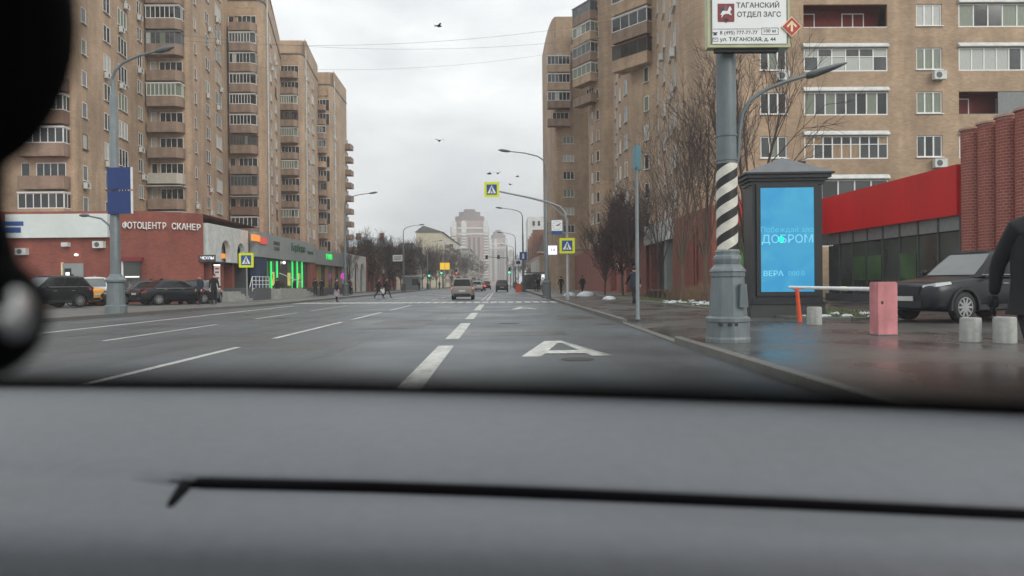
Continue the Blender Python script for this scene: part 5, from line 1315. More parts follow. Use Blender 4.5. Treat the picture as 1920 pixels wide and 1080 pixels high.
# bus shelter, right
q = XY(1003, 105); t = thing('bus_shelter', 'dark glazed bus shelter on the right pavement', 'bus shelter', (q, 105, PZ))
for x_ in (-1.6, 1.6):
    for y_ in (-.7, .7): mb = MB(); mb.box(x_ - .05, x_ + .05, y_ - .05, y_ + .05, 0, 2.5); mb.build('post', 'pole_dark', t)
mb = MB(); mb.box(-1.8, 1.8, -.9, .9, 2.5, 2.62); mb.build('roof', 'pole_dark', t); mb = MB(); mb.box(-1.55, 1.55, .68, .70, .2, 2.3); mb.build('back_pane', 'glass_mid', t); mb = MB(); mb.box(-1.2, 1.2, .2, .6, .42, .48); mb.build('seat', 'pole_dark', t)
mb = MB(); mb.box(.9, 1.5, -.75, -.70, .3, 2.3); mb.build('poster', 'neon_white', t)
# kiosk hut, left
q = XY(773, 142); t = thing('street_kiosk', 'small pale street kiosk on the left pavement under the trees', 'kiosk', (q, 142, PZ))
mb = MB(); mb.box(-1.5, 1.5, -1.2, 1.2, 0, 2.5); mb.build('body', 'fascia_grey', t); mb = MB(); mb.box(-1.75, 1.75, -1.45, 1.45, 2.5, 2.75); mb.build('roof', 'dirty_white', t); mb = MB(); mb.box(.1, 1.3, -1.23, -1.201, .9, 2.1); mb.build('hatch', 'glass_mid', t)
# yellow lit boxes and traffic lights
q = at(834, 499, 165); t = thing('yellow_lit_sign', 'bright yellow lit double sign hung over the left pavement', 'sign', tuple(q))
for x_ in (-.55, .55): mb = MB(); mb.box(x_ - .5, x_ + .5, -.15, .15, -.75, .75); mb.build('panel', 'neon_yellow', t)
mb = MB(); mb.lathe([(.06, -q.z), (.06, 1.0)], 8, (-1.2, 0)); mb.build('pole', 'pole_dark', t); mb = MB(); mb.tube([(-1.2, 0, .9), (1.0, 0, .9)], .04, 6); mb.build('arm', 'pole_dark', t)
def signal(px, py, Y, lb, m_):
    q = at(px, py, Y); t = thing('traffic_light', lb, 'traffic light', (q.x, Y, PZ))
    mb = MB(); mb.lathe([(.07, 0), (.07, q.z + .8)], 8, (.2, 0)); mb.build('pole', 'pole_dark', t)
    mb = MB(); mb.box(-.2, .2, -.35, -.1, q.z - .4, q.z + .9); hd = mb.build('head', 'sign_black', t)
    mb = MB(); mb.lathe([(.22, -.40), (.22, -.351)][::-1], 12, (0, q.z - .12), axis='y'); mb.build('lens', m_, hd)
signal(805, 517, 158, 'green traffic light left of the street, lower one', 'signal_green'); signal(828, 512, 185, 'green traffic light beside the yellow lit sign', 'signal_green')
signal(955, 511, 150, 'green traffic light on the right kerb', 'signal_green'); signal(856, 512, 200, 'red traffic light left of the distant cars', 'signal_red')
# gantry over the street
t = thing('signal_gantry', 'thin gantry with small signals reaching over the distant street', 'gantry', (XY(951, 175), 175, PZ))
hg = at(930, 485, 175).z
mb = MB(); mb.lathe([(.16, 0), (.1, hg + 3)], 8); mb.build('pole', 'pole_dark', t); mb = MB(); mb.tube([(0, 0, hg), (-5.0, 0, hg + .35)], [.09, .06], 6); mb.build('arm', 'pole_dark', t)
for x_ in (-2, -4.8): mb = MB(); mb.box(x_ - .3, x_ + .3, -.15, .15, hg - .2, hg + .7); mb.build('signal_head', 'sign_black', t)
# overhead wires
for (za, zb, Ya, lb) in [(at(700, 62, 70).z, at(900, 40, 70).z, 70, 'highest thin overhead wire crossing the sky'), (at(700, 72, 74).z, at(900, 66, 74).z, 74, 'middle thin overhead wire crossing the sky'), (at(700, 118, 95).z, at(900, 92, 95).z, 95, 'lowest thin overhead wire crossing the sky')]:
    mb = MB(); xs0, xs1 = -34.0, 13.0; pts = []
    for i in range(17):
        u = i / 16; x_ = xs0 + (xs1 - xs0) * u; pts.append((x_, Ya + 4*u, za + (zb - za) * ((x_ - XY(700, Ya)) / (XY(900, Ya) - XY(700, Ya))) * .6 + 1.6 * ((2*u - 1)**2 - .3)))
    mb.tube(pts, .012, 4); tag(mb.build('overhead_wire', 'pole_dark'), lb, 'wire', 'overhead wires')
# birds
def bird(px, py, Y, lb, rz, s=1.0):
    q = at(px, py, Y); t = thing('bird', lb, 'bird', tuple(q), rz=rz, group='birds in the sky')
    mb = MB(); s_ = s * .18
    mb.ell((0, 0, 0), (.32*s_*3, .11*s_*3, .11*s_*3), 8, 6); mb.ell((.34*s_*3, 0, .03), (.09*s_*3, .08*s_*3, .08*s_*3), 8, 5); mb.add([(-.28*s_*3, -.03, 0), (-.28*s_*3, .03, 0), (-.55*s_*3, .09*s_*3, .01), (-.55*s_*3, -.09*s_*3, .01)], [(0, 1, 2, 3)])
    bo = mb.build('body', 'cloth_black', t)
    for sy in (-1, 1):
        mb = MB(); mb.add([(.16*s_*3, sy*.08*s_*3, .02), (-.14*s_*3, sy*.08*s_*3, .02), (-.10*s_*3, sy*.45*s_*3, .18*s_*3), (.12*s_*3, sy*.45*s_*3, .18*s_*3), (-.16*s_*3, sy*.85*s_*3, .10*s_*3)], [(0, 1, 2, 3) if sy < 0 else (3, 2, 1, 0), (3, 2, 4) if sy < 0 else (4, 2, 3)]); mb.build('wing', 'cloth_black', t)
bird(822, 49, 45, 'highest bird, alone near the top of the sky', .6); bird(824, 264, 50, 'bird alone in mid sky above the street', 2.0)
bird(917, 326, 60, 'left bird of the pair above the overhead crossing sign', .3); bird(933, 325, 60, 'right bird of the pair above the overhead crossing sign', 1.2)
bird(970, 331, 85, 'small bird right of the pair near the lamp post', .2); bird(957, 346, 85, 'small lowest bird between crossing sign and lamp post', 2.4)
# ================================================================== vehicles
def loft(mb, secs, m=0, smooth=True):
    n = len(secs[0]); vs = [p for s_ in secs for p in s_]; fs = []
    for i in range(len(secs) - 1):
        for k in range(n): fs.append((i*n+k, i*n+(k+1) % n, (i+1)*n+(k+1) % n, (i+1)*n+k))
    fs.append(list(range(n))[::-1]); fs.append(list(range((len(secs)-1)*n, len(secs)*n)))
    mb.add(vs, fs, m, smooth)
CARS = {
 # stations: x, half width, bottom z, deck z ; greenhouse: belt z, base x front/rear, roof x front/rear, roof z, half widths base/roof
 'suv': dict(st=[(2.28, .60, .34, .66), (2.22, .78, .30, .86), (2.02, .88, .26, .97), (1.55, .915, .24, 1.02), (1.05, .925, .24, 1.07), (.2, .925, .24, 1.10), (-.8, .925, .24, 1.12), (-1.6, .92, .26, 1.14), (-2.08, .89, .30, 1.14), (-2.24, .80, .36, 1.08), (-2.30, .66, .42, .92)],
   gh=(1.06, .86, -2.14, .08, -1.72, 1.69, .87, .68), wb=1.345, r=.36, tw=.22, trim=True),
 'sedan': dict(st=[(2.36, .58, .26, .58), (2.30, .76, .22, .72), (2.05, .85, .19, .82), (1.5, .89, .18, .90), (.95, .90, .18, .95), (0, .90, .18, .97), (-1.0, .90, .18, .98), (-1.7, .89, .2, 1.01), (-2.15, .85, .24, 1.02), (-2.34, .76, .3, .96), (-2.40, .62, .36, .80)],
   gh=(.92, 1.05, -1.75, .28, -1.0, 1.45, .84, .62), wb=1.36, r=.32, tw=.2, trim=False),
 'wagon': dict(st=[(2.05, .58, .28, .62), (2.0, .74, .24, .80), (1.8, .81, .22, .90), (1.4, .835, .2, .96), (1.0, .84, .2, 1.0), (0, .845, .2, 1.02), (-1.0, .845, .2, 1.03), (-1.7, .84, .22, 1.04), (-2.0, .82, .26, 1.03), (-2.08, .76, .32, .98), (-2.11, .66, .38, .85)],
   gh=(.98, 1.02, -2.02, .35, -1.88, 1.60, .80, .66), wb=1.25, r=.31, tw=.19, trim=False),
}
_cm = {}
def car_meshes(kind):
    if kind in _cm: return _cm[kind]
    c = CARS[kind]; st = c['st']; secs = []
    for x, hw, zb, zt in st:
        h = zt - zb
        half = [(0, zb), (hw*.80, zb), (hw*.96, zb + h*.10), (hw, zb + h*.34), (hw*.995, zb + h*.62), (hw*.955, zb + h*.86), (hw*.86, zt - .01), (hw*.45, zt + .015), (0, zt + .025)]
        ring = [(x, y, z) for y, z in half] + [(x, -y, z) for y, z in half[-2:0:-1]]
        secs.append(ring)
    mb = MB(); loft(mb, secs[::-1]); me = mb.mesh('body', 'car_black')
    o = bpy.data.objects.new('tmp', me); COL.objects.link(o)
    sm_ = o.modifiers.new('s', 'SUBSURF'); sm_.levels = 2
    cut = []
    for wx in (c['wb'], -c['wb']):
        mc = MB(); mc.lathe([(c['r'] + .055, -1.2), (c['r'] + .055, 1.2)], 28, (wx, c['r']), axis='y'); m2 = mc.mesh('cut', 'car_trim')
        oc = bpy.data.objects.new('cut', m2); COL.objects.link(oc); cut.append(oc)
        b = o.modifiers.new('b', 'BOOLEAN'); b.operation = 'DIFFERENCE'; b.object = oc; b.solver = 'EXACT'
    body = evalmesh(o, 'body'); bpy.data.objects.remove(o)
    for oc in cut: bpy.data.objects.remove(oc)
    # greenhouse corner points
    zb, bf, brr, rf, rr, zr, wb_, wr_ = c['gh']
    def gh(u, v, side):   # u 0 front..1 rear, v 0 belt..1 roof
        x = (bf + (brr - bf) * u) * (1 - v) + (rf + (rr - rf) * u) * v; bul = 1 - .10 * (2*u - 1)**2
        y = (wb_ * (1 - v) + wr_ * v) * bul + .035 * math.sin(math.pi * v); return (x, side * y, zb + (zr - zb) * v - (.03 * (2*u - 1)**2 * v))
    mb = MB(); nu = 8
    secs = []
    for i in range(nu + 1):
        u = i / nu; half = [gh(u, v, 1) for v in (0, .25, .5, .75, .93)]
        tp = gh(u, 1, 1); top = [(tp[0], tp[1]*.86, tp[2] + .015), (tp[0], tp[1]*.4, tp[2] + .045), (tp[0], 0, tp[2] + .05)]
        ring = half + top + [(p[0], -p[1], p[2]) for p in (half + top)[-2::-1]]; secs.append(ring)
    n = len(secs[0]); vs = [p for s_ in secs for p in s_]
    fs = [(i*n+k, i*n+k+1, (i+1)*n+k+1, (i+1)*n+k) for i in range(nu) for k in range(n - 1)] + [list(range(n))[::-1], list(range(nu*n, nu*n+n))]
    mb.add(vs, fs, 0, True); cab = mb.mesh('cabin', 'car_black')
    P = dict(body=body, cabin=cab)
    def sidepane(u0, u1, s_):
        mb = MB(); k = 5; vs = []
        for i in range(k + 1):
            u = u0 + (u1 - u0) * i / k
            for v in (.10, .5, .88):
                p = gh(u, v, s_); vs.append((p[0], p[1] + s_*.008, p[2]))
        f_ = [(i*3+j, (i+1)*3+j, (i+1)*3+j+1, i*3+j+1) for i in range(k) for j in range(2)]
        mb.add(vs, [q if s_ < 0 else q[::-1] for q in f_], 0, True)
        if s_ < 0: mb.f = [q[::-1] for q in mb.f]
        return mb.mesh('side_window', 'car_glass')
    spl = [(.05, .40), (.43, .74), (.77, .95)] if kind != 'sedan' else [(.08, .46), (.49, .88)]
    P['sides'] = [sidepane(a, b, s_) for a, b in spl for s_ in (-1, 1)]
    def endpane(u, nm, m_, off):
        mb = MB(); vs = []
        for v in (.08, .5, .92):
            p = gh(u, v, 1)
            for k in range(7):
                t = -.9 + 1.8 * k / 6; vs.append((p[0] + off + (.05 * (1 - t*t) if u == 0 else -.05 * (1 - t*t)) * 0, p[1] * t, p[2] + .012))
        f_ = [(j*7+k, j*7+k+1, (j+1)*7+k+1, (j+1)*7+k) for j in range(2) for k in range(6)]
        mb.add(vs, f_ if u == 0 else [q[::-1] for q in f_], 0, True); return mb.mesh(nm, m_)
    P['front'] = endpane(0, 'windscreen', 'car_windscreen', .012); P['rear'] = endpane(1, 'rear_window', 'car_glass', -.012)
    r, tw = c['r'], c['tw']
    mb = MB(); mb.lathe([(r*.62, -tw/2), (r*.9, -tw/2), (r, -tw/2 + .03), (r, tw/2 - .03), (r*.9, tw/2), (r*.62, tw/2)][::-1], 28, (0, 0), axis='y'); P['tyre'] = mb.mesh('tyre', 'tyre')
    mb = MB(); y0 = -tw/2 - .004
    for k in range(10):
        a = 2*math.pi*k/10; d_ = Vector((math.cos(a), math.sin(a))); n_ = Vector((-d_.y, d_.x))
        pts = [d_*r*.13 + n_*.03, d_*r*.64 + n_*.022, d_*r*.64 - n_*.022, d_*r*.13 - n_*.03]
        mb.add([(p.x, y0, p.y) for p in pts] + [(p.x, y0 + .03, p.y) for p in pts], [(0, 1, 2, 3), (0, 4, 5, 1), (2, 6, 7, 3), (1, 5, 6, 2)])
    mb.lathe([(r*.16, y0 - .006), (r*.16, y0 + .03)][::-1], 14, (0, 0), axis='y')
    nrim = 28
    for q0, q1 in ((.60, .66),):
        vs = [(r*q0*math.cos(2*math.pi*k/nrim), y0, r*q0*math.sin(2*math.pi*k/nrim)) for k in range(nrim)] + [(r*q1*math.cos(2*math.pi*k/nrim), y0, r*q1*math.sin(2*math.pi*k/nrim)) for k in range(nrim)]
        mb.add(vs, [(k, k + nrim, (k+1) % nrim + nrim, (k+1) % nrim) for k in range(nrim)])
    P['spokes'] = mb.mesh('rim', 'rim')
    _cm[kind] = P; return P
def colour(o, m_):
    o.material_slots[0].link = 'OBJECT'; o.material_slots[0].material = M[m_]
def vehicle(kind, label, paint, loc, heading, cat='car', group=None, lights=False, tails=False, detail=True, rim='rim'):
    """heading: direction the bonnet points, degrees from +x"""
    c = CARS[kind]; P = car_meshes(kind)
    t = thing('parked_car' if not tails else 'moving_car', label, cat, loc, rad(heading), group)
    bd = obj('body', P['body'], t); colour(bd, paint); cb = obj('cabin', P['cabin'], t); colour(cb, paint)
    for me in P['sides']: obj('side_window', me, cb)
    obj('windscreen', P['front'], cb); obj('rear_window', P['rear'], cb)
    hw = c['st'][5][1]
    for wx in (c['wb'], -c['wb']):
        for s_ in (-1, 1):
            w_ = thing_part('wheel', t, (wx, s_ * (hw - c['tw']/2 - .015), c['r'] + .002), 0 if s_ < 0 else math.pi)
            obj('tyre', P['tyre'], w_); obj('rim', P['spokes'], w_)
    mb = MB(); mb.box(-c['wb'] - .5, c['wb'] + .5, -hw + .25, hw - .25, c['st'][4][2] + .02, c['st'][4][2] + .25); mb.build('underbody', 'car_trim', t)
    xf, xr = c['st'][0][0], c['st'][-1][0]; zf = c['st'][2][3]
    def part(nm, m_, x0, x1, y0, y1, z0, z1, par=bd):
        mb = MB(); mb.box(min(x0, x1), max(x0, x1), y0, y1, z0, z1); me = mb.mesh(nm, m_)
        return obj(nm, me, par)
    # lights: wedge lenses wrapped round the corners
    for s_ in (-1, 1):
        mb = MB(); z = zf - .13
        a = [(xf - .06, s_*hw*.52, z - .03), (xf - .16, s_*hw*.84, z), (xf - .52, s_*(hw*.97 + .004), z + .06), (xf - .50, s_*(hw*.945 + .004), z + .12), (xf - .16, s_*hw*.82, z + .09), (xf - .08, s_*hw*.50, z + .04)]
        b = [(p[0] - .10, p[1]*.9, p[2]) for p in a]
        k = len(a); fs = [list(range(k)) if s_ > 0 else list(range(k))[::-1]] + [((i+1) % k, i, i + k, (i+1) % k + k) if s_ > 0 else (i, (i+1) % k, (i+1) % k + k, i + k) for i in range(k)]
        mb.add(a + b, fs); obj('headlight', mb.mesh('headlight', 'headlight_on' if lights else 'lamp_lens'), bd)
        mb = MB(); z = c['st'][-3][3] - .22
        a = [(xr + .01, s_*hw*.62, z - .10), (xr + .10, s_*hw*.90, z - .10), (xr + .34, s_*(hw*.975 + .006), z - .02), (xr + .30, s_*(hw*.96 + .006), z + .13), (xr + .08, s_*hw*.88, z + .12), (xr + .02, s_*hw*.60, z + .10)]
        b = [(p[0] + .10, p[1]*.9, p[2]) for p in a]
        fs = [list(range(k))[::-1] if s_ > 0 else list(range(k))] + [(i, (i+1) % k, (i+1) % k + k, i + k) if s_ > 0 else ((i+1) % k, i, i + k, (i+1) % k + k) for i in range(k)]
        mb.add(a + b, fs); obj('tail_light', mb.mesh('tail_light', 'tail_on' if tails else 'tail_off'), bd)
    part('grille', 'car_trim', xf - .12, xf + .012, -hw*.45, hw*.45, zf - .32, zf - .12); part('lower_grille', 'car_trim', xf - .10, xf + .02, -hw*.55, hw*.55, c['st'][0][2] + .02, c['st'][0][2] + .17)
    part('front_plate', 'plate_white', xf, xf + .035, -.26, .26, zf - .46, zf - .35); part('rear_plate', 'plate_white', xr - .03, xr, -.26, .26, .62, .73); part('rear_bumper', 'car_trim', xr - .02, xr + .12, -hw*.72, hw*.72, .34, .48)
    if detail:
        for s_ in (-1, 1):
            mb = MB(); mb.ell((c['gh'][1] - .32, s_*(hw + .09), c['gh'][0] + .12), (.07, .11, .075), 10, 7); obj('mirror', mb.mesh('mirror', 'car_trim' if paint == 'car_black' else paint), t)
            for x_ in (.05, -.95):
                mb = MB(); mb.box(x_ - .09, x_ + .09, s_*(hw*.985) - .02, s_*(hw*.985) + .02, .90, .925); obj('door_handle', mb.mesh('door_handle', 'rim'), bd)
            mb = MB(); a_ = [(bf_, s_*(c['gh'][6]*q_ + .012), c['gh'][0] + .055) for bf_, q_ in ((c['gh'][1] - .15, .94), (.3, 1.0), (-.8, 1.0), (c['gh'][2] + .25, .93))]; mb.tube(a_, .012, 5); obj('window_trim', mb.mesh('window_trim', 'rim'), cb)
            if c['trim']:
                mb = MB(); mb.box(-c['wb'] + .42, c['wb'] - .42, s_*hw - .02, s_*hw + .012, .30, .42); obj('sill_trim', mb.mesh('sill_trim', 'car_trim'), bd)
                for wx in (c['wb'], -c['wb']):
                    mb = MB(); r0 = c['r'] + .05; nn_ = 16
                    pts = [(wx + (r0 + q)*math.cos(math.pi*(i/nn_)*1.1 - .16), s_*(hw - .01 + (.022 if e else -.08)), c['r'] + (r0 + q)*math.sin(math.pi*(i/nn_)*1.1 - .16)) for i in range(nn_ + 1) for q, e in ((0, 1), (.07, 1), (.07, 0), (0, 0))]
                    mb.add(pts, [(i*4+j, i*4+(j+1) % 4, (i+1)*4+(j+1) % 4, (i+1)*4+j) for i in range(nn_) for j in range(4)]); obj('arch_trim', mb.mesh('arch_trim', 'car_trim'), bd)
        part('antenna_fin', paint, c['gh'][4] + .1, c['gh'][4] + .3, -.02, .02, c['gh'][5] + .02, c['gh'][5] + .1, cb)
    return t
def thing_part(name, parent, loc, rz):
    o = bpy.data.objects.new(name, None); COL.objects.link(o); o.parent = parent; o.location = loc; o.rotation_euler = (0, 0, rz); o.empty_display_size = .2; return o
GP = 'cars parked before the photo shop'
# right, large dark SUV
wx_, wy_ = at(1805, 570, 17.9).x, 17.9
hd = 197.0; hv = Vector((math.cos(rad(hd)), math.sin(rad(hd)))); sv = Vector((-hv.y, hv.x))     # sv: car's left side
ctr_ = Vector((wx_, wy_)) - hv * 1.345 - sv * .83
vehicle('suv', 'large dark SUV parked on the right behind the pink barrier housing', 'car_navy', (ctr_.x, ctr_.y, PZ + .006), hd).scale = (1.0, 1.0, 1.05)
# left group
c_ = at(84, 575, 39.3); vehicle('suv', 'dark SUV with lit headlight, leftmost of the parked cars', 'car_black', (c_.x, 39.3, PZ + .002), 246, group=GP, lights=True)
c_ = at(116, 560, 43.6); vehicle('sedan', 'yellow taxi half hidden behind the dark SUV', 'car_yellow', (c_.x, 43.6, PZ + .002), 168, group=GP)
c_ = at(196, 560, 43.2); vehicle('suv', 'white SUV facing the road beside the yellow taxi', 'car_white', (at(176, 560, 46.2).x, 46.2, PZ + .002), 296, group=GP)
c_ = at(262, 560, 41.5); vehicle('sedan', 'charcoal sedan parked just right of the tall lamp post', 'car_charcoal', (at(260, 560, 45.4).x, 45.4, PZ + .002), 236, group=GP)
c_ = at(330, 560, 41.0); vehicle('sedan', 'black sedan with its boot towards the road, beside two people', 'car_black', (at(328, 560, 44.8).x, 44.8, PZ + .002), 50, group=GP)
c_ = at(389, 560, 44.5); vehicle('sedan', 'dark car partly hidden behind two standing people', 'car_charcoal', (at(376, 560, 47.4).x, 47.4, PZ + .002), 96, group=GP)
# traffic
c_ = at(869, 558, 58); vehicle('wagon', 'silver estate car driving away just past the crossing', 'car_silver', (c_.x, 58, .002), 90, tails=True)
GT = 'cars far up the street'
for px, Y, pt, kd, lb in [(895, 118, 'car_white', 'wagon', 'white car ahead of the silver estate car'), (901, 128, 'car_red', 'sedan', 'red car behind the silver estate, left lanes'), (912, 150, 'car_charcoal', 'suv', 'dark car in the haze in the middle of the street'), (892, 160, 'car_silver', 'sedan', 'pale car farthest left in the distant traffic'), (885, 175, 'car_white', 'suv', 'white van-like car far up the left lanes')]:
    vehicle(kd, lb, pt, (XY(px, Y), Y, .002), 90, group=GT, tails=True, detail=False)
vehicle('suv', 'dark car far up the bus lane near the right kerb', 'car_charcoal', (XY(941, 108), 108, .002), 90, group=GT, tails=False, detail=False)
# ================================================================== people
def hand_geo(mb, w, d, side, m):
    """palm and five bent fingers hanging from wrist point w along direction d"""
    w = Vector(w); d = Vector(d).normalized(); fwd = Vector((0, 1, 0)); sd = d.cross(fwd).normalized() * side
    if sd.length < .1: sd = Vector((1, 0, 0))
    c = w + d * .05; mb.tube([w, w + d*.03, w + d*.075, w + d*.09], [.026, .036, .038, .024], 8, m)
    for k in range(4):
        o = fwd * (-.027 + .018*k); l = (.068, .078, .074, .056)[k]
        a = w + d*.085 + o; b = a + d*l*.5; e = b + (d*.8 - sd*.5).normalized()*l*.5; mb.tube([a, b, e], [.0095, .009, .007], 6, m)
    a = w + d*.03 + fwd*.032; b = a + (d*.7 + fwd*.7)*.035; e = b + d*.03; mb.tube([a, b, e], [.011, .010, .008], 6, m)
def person(label, px, Y, heading, z=None, h=1.72, stride=.0, jacket='cloth_black', legs='cloth_black', hair='hair_dark', coat=None, coatm=None, arm=.0, group='people on the pavements', skirt=None, X=None, lev=1, bend=0.0, hat=None, gloves=False):
    x = XY(px, Y) if X is None else X
    t = thing('person', label, 'person', (x, Y, PZ + .002 if z is None else z), rad(heading), group)     # faces local +y
    s = stride; k = h / 1.72
    V = []; E = []; Rr = []
    def v(p, r, par=None):
        V.append((p[0]*k, p[1]*k, p[2]*k)); Rr.append((r[0]*k, r[1]*k) if isinstance(r, tuple) else (r*k, r*k))
        if par is not None: E.append((par, len(V) - 1))
        return len(V) - 1
    pel = v((0, 0, .94), (.155, .115)); sp1 = v((0, .01, 1.10), (.145, .105), pel); ch = v((0, 0, 1.28), (.165, .115), sp1); ct = v((0, -.005, 1.40), (.12, .095), ch)
    nk = v((0, .0, 1.485), .056, ct); hb = v((0, .02, 1.545), .072, nk); hm = v((0, .022, 1.62), (.076, .092), hb); htp = v((0, .008, 1.695), (.055, .065), hm)
    wr = []
    for sd in (-1, 1):
        sh = v((sd*.16, 0, 1.385), .072, ct); sw = sd * s * .30 + arm
        el = v((sd*.235, -sw*.45 - .02, 1.13), .056, sh); wx = v((sd*.245, -sw*1.0 + .07, .91), .036, el)
        wr.append(((V[wx]), (Vector(V[wx]) - Vector(V[el])).normalized(), sd))
        hp = v((sd*.085, 0, .86), (.092, .10), pel); a = sd * s
        kn = v((sd*.095, a*.22 + abs(s)*.06, .50), .066, hp)
        ay = a*.42 - abs(s)*.02; lift = .05*abs(s) if a < 0 else 0
        an = v((sd*.095, ay, .095 + lift), .047, kn); v((sd*.10, ay + .15, .035 + lift*.6), (.045, .034), an)
    me = bpy.data.meshes.new('p'); me.from_pydata(V, E, []); o = bpy.data.objects.new('p', me); COL.objects.link(o)
    sk = o.modifiers.new('k', 'SKIN'); sk.use_smooth_shade = True; ly = me.skin_vertices[0].data
    for i, r in enumerate(Rr): ly[i].radius = r
    ly[0].use_root = True
    sb = o.modifiers.new('s', 'SUBSURF'); sb.levels = lev
    em = evalmesh(o, 'body'); bpy.data.objects.remove(o)
    mb = MB()
    vs = [tuple(q.co) for q in em.vertices]
    for pl in em.polygons:
        c = pl.center / k; m_ = 0
        if c.z > 1.50: m_ = 3
        elif c.z < .10: m_ = 2
        elif c.z < .93 and abs(c.x) < .20: m_ = 1
        mb.f.append(list(pl.vertices)); mb.m.append(m_); mb.sm.append(True)
    mb.v = vs
    for w_, d_, sd in wr: hand_geo(mb, w_, d_, sd, 0 if gloves else 3)
    # nose and ears belong to the head
    mb.ell((0, .118*k, 1.60*k), (.014*k, .02*k, .024*k), 6, 5, 3)
    for sd in (-1, 1): mb.ell((sd*.082*k, .01*k, 1.605*k), (.012*k, .022*k, .034*k), 6, 5, 3)
    mb.build('body', [jacket, legs, 'shoe', 'skin'], t)
    hb_ = MB(); hb_.ell((0, -.012*k, 1.645*k), (.094*k, .108*k, .092*k), 12, 9); hb_.build('hat' if hat else 'hair', hat or hair, t)
    for sd in (-1, 1):
        e_ = MB(); e_.ell((sd*.033*k, .108*k, 1.622*k), (.011*k, .006*k, .006*k), 6, 4); e_.build('eye', 'sign_black', t)
    if coat:
        zt, zh, fl = 1.36, coat, .05
        m2 = MB(); n = 14; rings = [(zt, .185, .135), (1.2, .195, .15), (1.0, .19, .155), (.85, .205, .17), (zh, .215 + fl*(1 - zh), .18 + fl*(1 - zh))]
        m2.add([(a*math.cos(2*math.pi*i/n)*k, b*math.sin(2*math.pi*i/n)*k, z_*k) for z_, a, b in rings for i in range(n)], [(j*n+i, j*n+(i+1) % n, (j+1)*n+(i+1) % n, (j+1)*n+i) for j in range(len(rings)-1) for i in range(n)], 0, True)
        m2.f = [q[::-1] for q in m2.f]; m2.build('coat', coatm or jacket, t)
    if skirt:
        m2 = MB(); n = 14; rings = [(.95, .19, .16), (.7, .23, .20), (.42, .27, .24)]
        m2.add([(a*math.cos(2*math.pi*i/n)*k, b*math.sin(2*math.pi*i/n)*k, z_*k) for z_, a, b in rings for i in range(n)], [((j+1)*n+i, (j+1)*n+(i+1) % n, j*n+(i+1) % n, j*n+i) for j in range(len(rings)-1) for i in range(n)], 0, True); m2.build('skirt', skirt, t)
    return t
NV, BK, GY, WH = 'cloth_navy', 'cloth_black', 'cloth_grey', 'cloth_white'
person('dark-clad passer-by cut off by the right edge, nearest person', 1954, 5.3, 165, gloves=True, h=1.78, stride=.75, jacket='cloth_black', coat=.78, lev=2, group='people on the right pavement')
person('man in dark navy jacket striding beside the thin pole', 1189, 35.4, 8, h=1.82, stride=1.0, jacket=NV, legs=BK, coat=.72, arm=-.1, lev=2, group='people on the right pavement')
person('person in black by the maroon-leaved tree', 1092, 66, 20, stride=.6, group='people on the right pavement', coat=.8)
person('person in black just right of the crossing sign pole', 1052, 72, 10, stride=.5, group='people on the right pavement')
person('person in white jacket left of the clock lamp base', 1018, 82, 185, stride=.3, jacket=WH, group='people on the right pavement')
person('person in black before the bus shelter, taller of two', 1009, 92, 190, h=1.8, group='people on the right pavement', coat=.6)
person('person in dark olive coat standing inside the bus shelter', 1003, 98, 170, h=1.6, jacket='cloth_olive', coat=.7, group='people on the right pavement')
person('person in black with cap beside the black sedan', 375, 43.4, 150, jacket=NV, hat='crest_red', group='people by the shops', coat=.8)
person('person in black standing right of the one with red cap', 401, 43.8, 200, jacket=BK, group='people by the shops', h=1.8)
person('person in long black coat walking before the green tubes', 520, 61.5, 60, stride=.6, jacket=BK, coat=.5, group='people by the shops')
person('dark-clad person going up the ramp rail beside the green tubes', 505, 64.5, 30, stride=.5, jacket=BK, z=.955, group='people by the shops')
person('person in black at the foot of the shop steps', 552, 66, 90, jacket=BK, group='people by the shops', coat=.7)
person('person in beige jacket beside the shop steps', 562, 67, 270, h=1.6, jacket='cloth_beige', group='people by the shops')
person('left of the two people in black by the brick pier', 591, 70, 0, stride=.3, jacket=BK, group='people by the shops')
person('right of the two people in black by the brick pier', 603, 70.6, 10, stride=.3, jacket=BK, group='people by the shops')
person('woman in dark jacket and mauve skirt waiting at the crossing', 631, 51.5, -70, z=.004, h=1.68, jacket=NV, legs=BK, coat=.8, skirt='cloth_mauve', group='people on the crossing')
person('person in black stepping across the road, left of the pair', 710, 64.5, -95, z=.004, h=1.75, stride=1.0, jacket=BK, coat=.78, group='people on the crossing')
person('person in black stepping across the road, right of the pair', 725, 64.9, -95, z=.004, h=1.78, stride=.9, jacket=BK, coat=.72, group='people on the crossing')
bg_ = thing('shopping_bag', 'white plastic shopping bag carried by the pair on the road', 'bag', (XY(717, 64.4), 64.4, .45))
mb = MB(); mb.extr([(-.16, 0), (.16, 0), (.19, .36), (-.18, .36)], -.07, .07); mb.build('bag_body', 'cloth_white', bg_)
mb = MB(); mb.tube([(-.08, 0, .36), (-.05, 0, .5), (.05, 0, .5), (.08, 0, .36)], .012, 5); mb.build('handle', 'cloth_white', bg_)
person('person in beige coat standing beyond the low grey shop', 659, 82, 150, jacket='cloth_beige', coat=.8, hat='cloth_white', group='people by the shops')
person('person in black right beside the left lamp base', 655, 80, 20, jacket=BK, group='people by the shops')
person('small distant person in black near the traffic lights', 824, 165, 30, jacket=BK, group='people far away')
person('small distant person in black near the street kiosk', 786, 140, 60, jacket=BK, group='people far away')

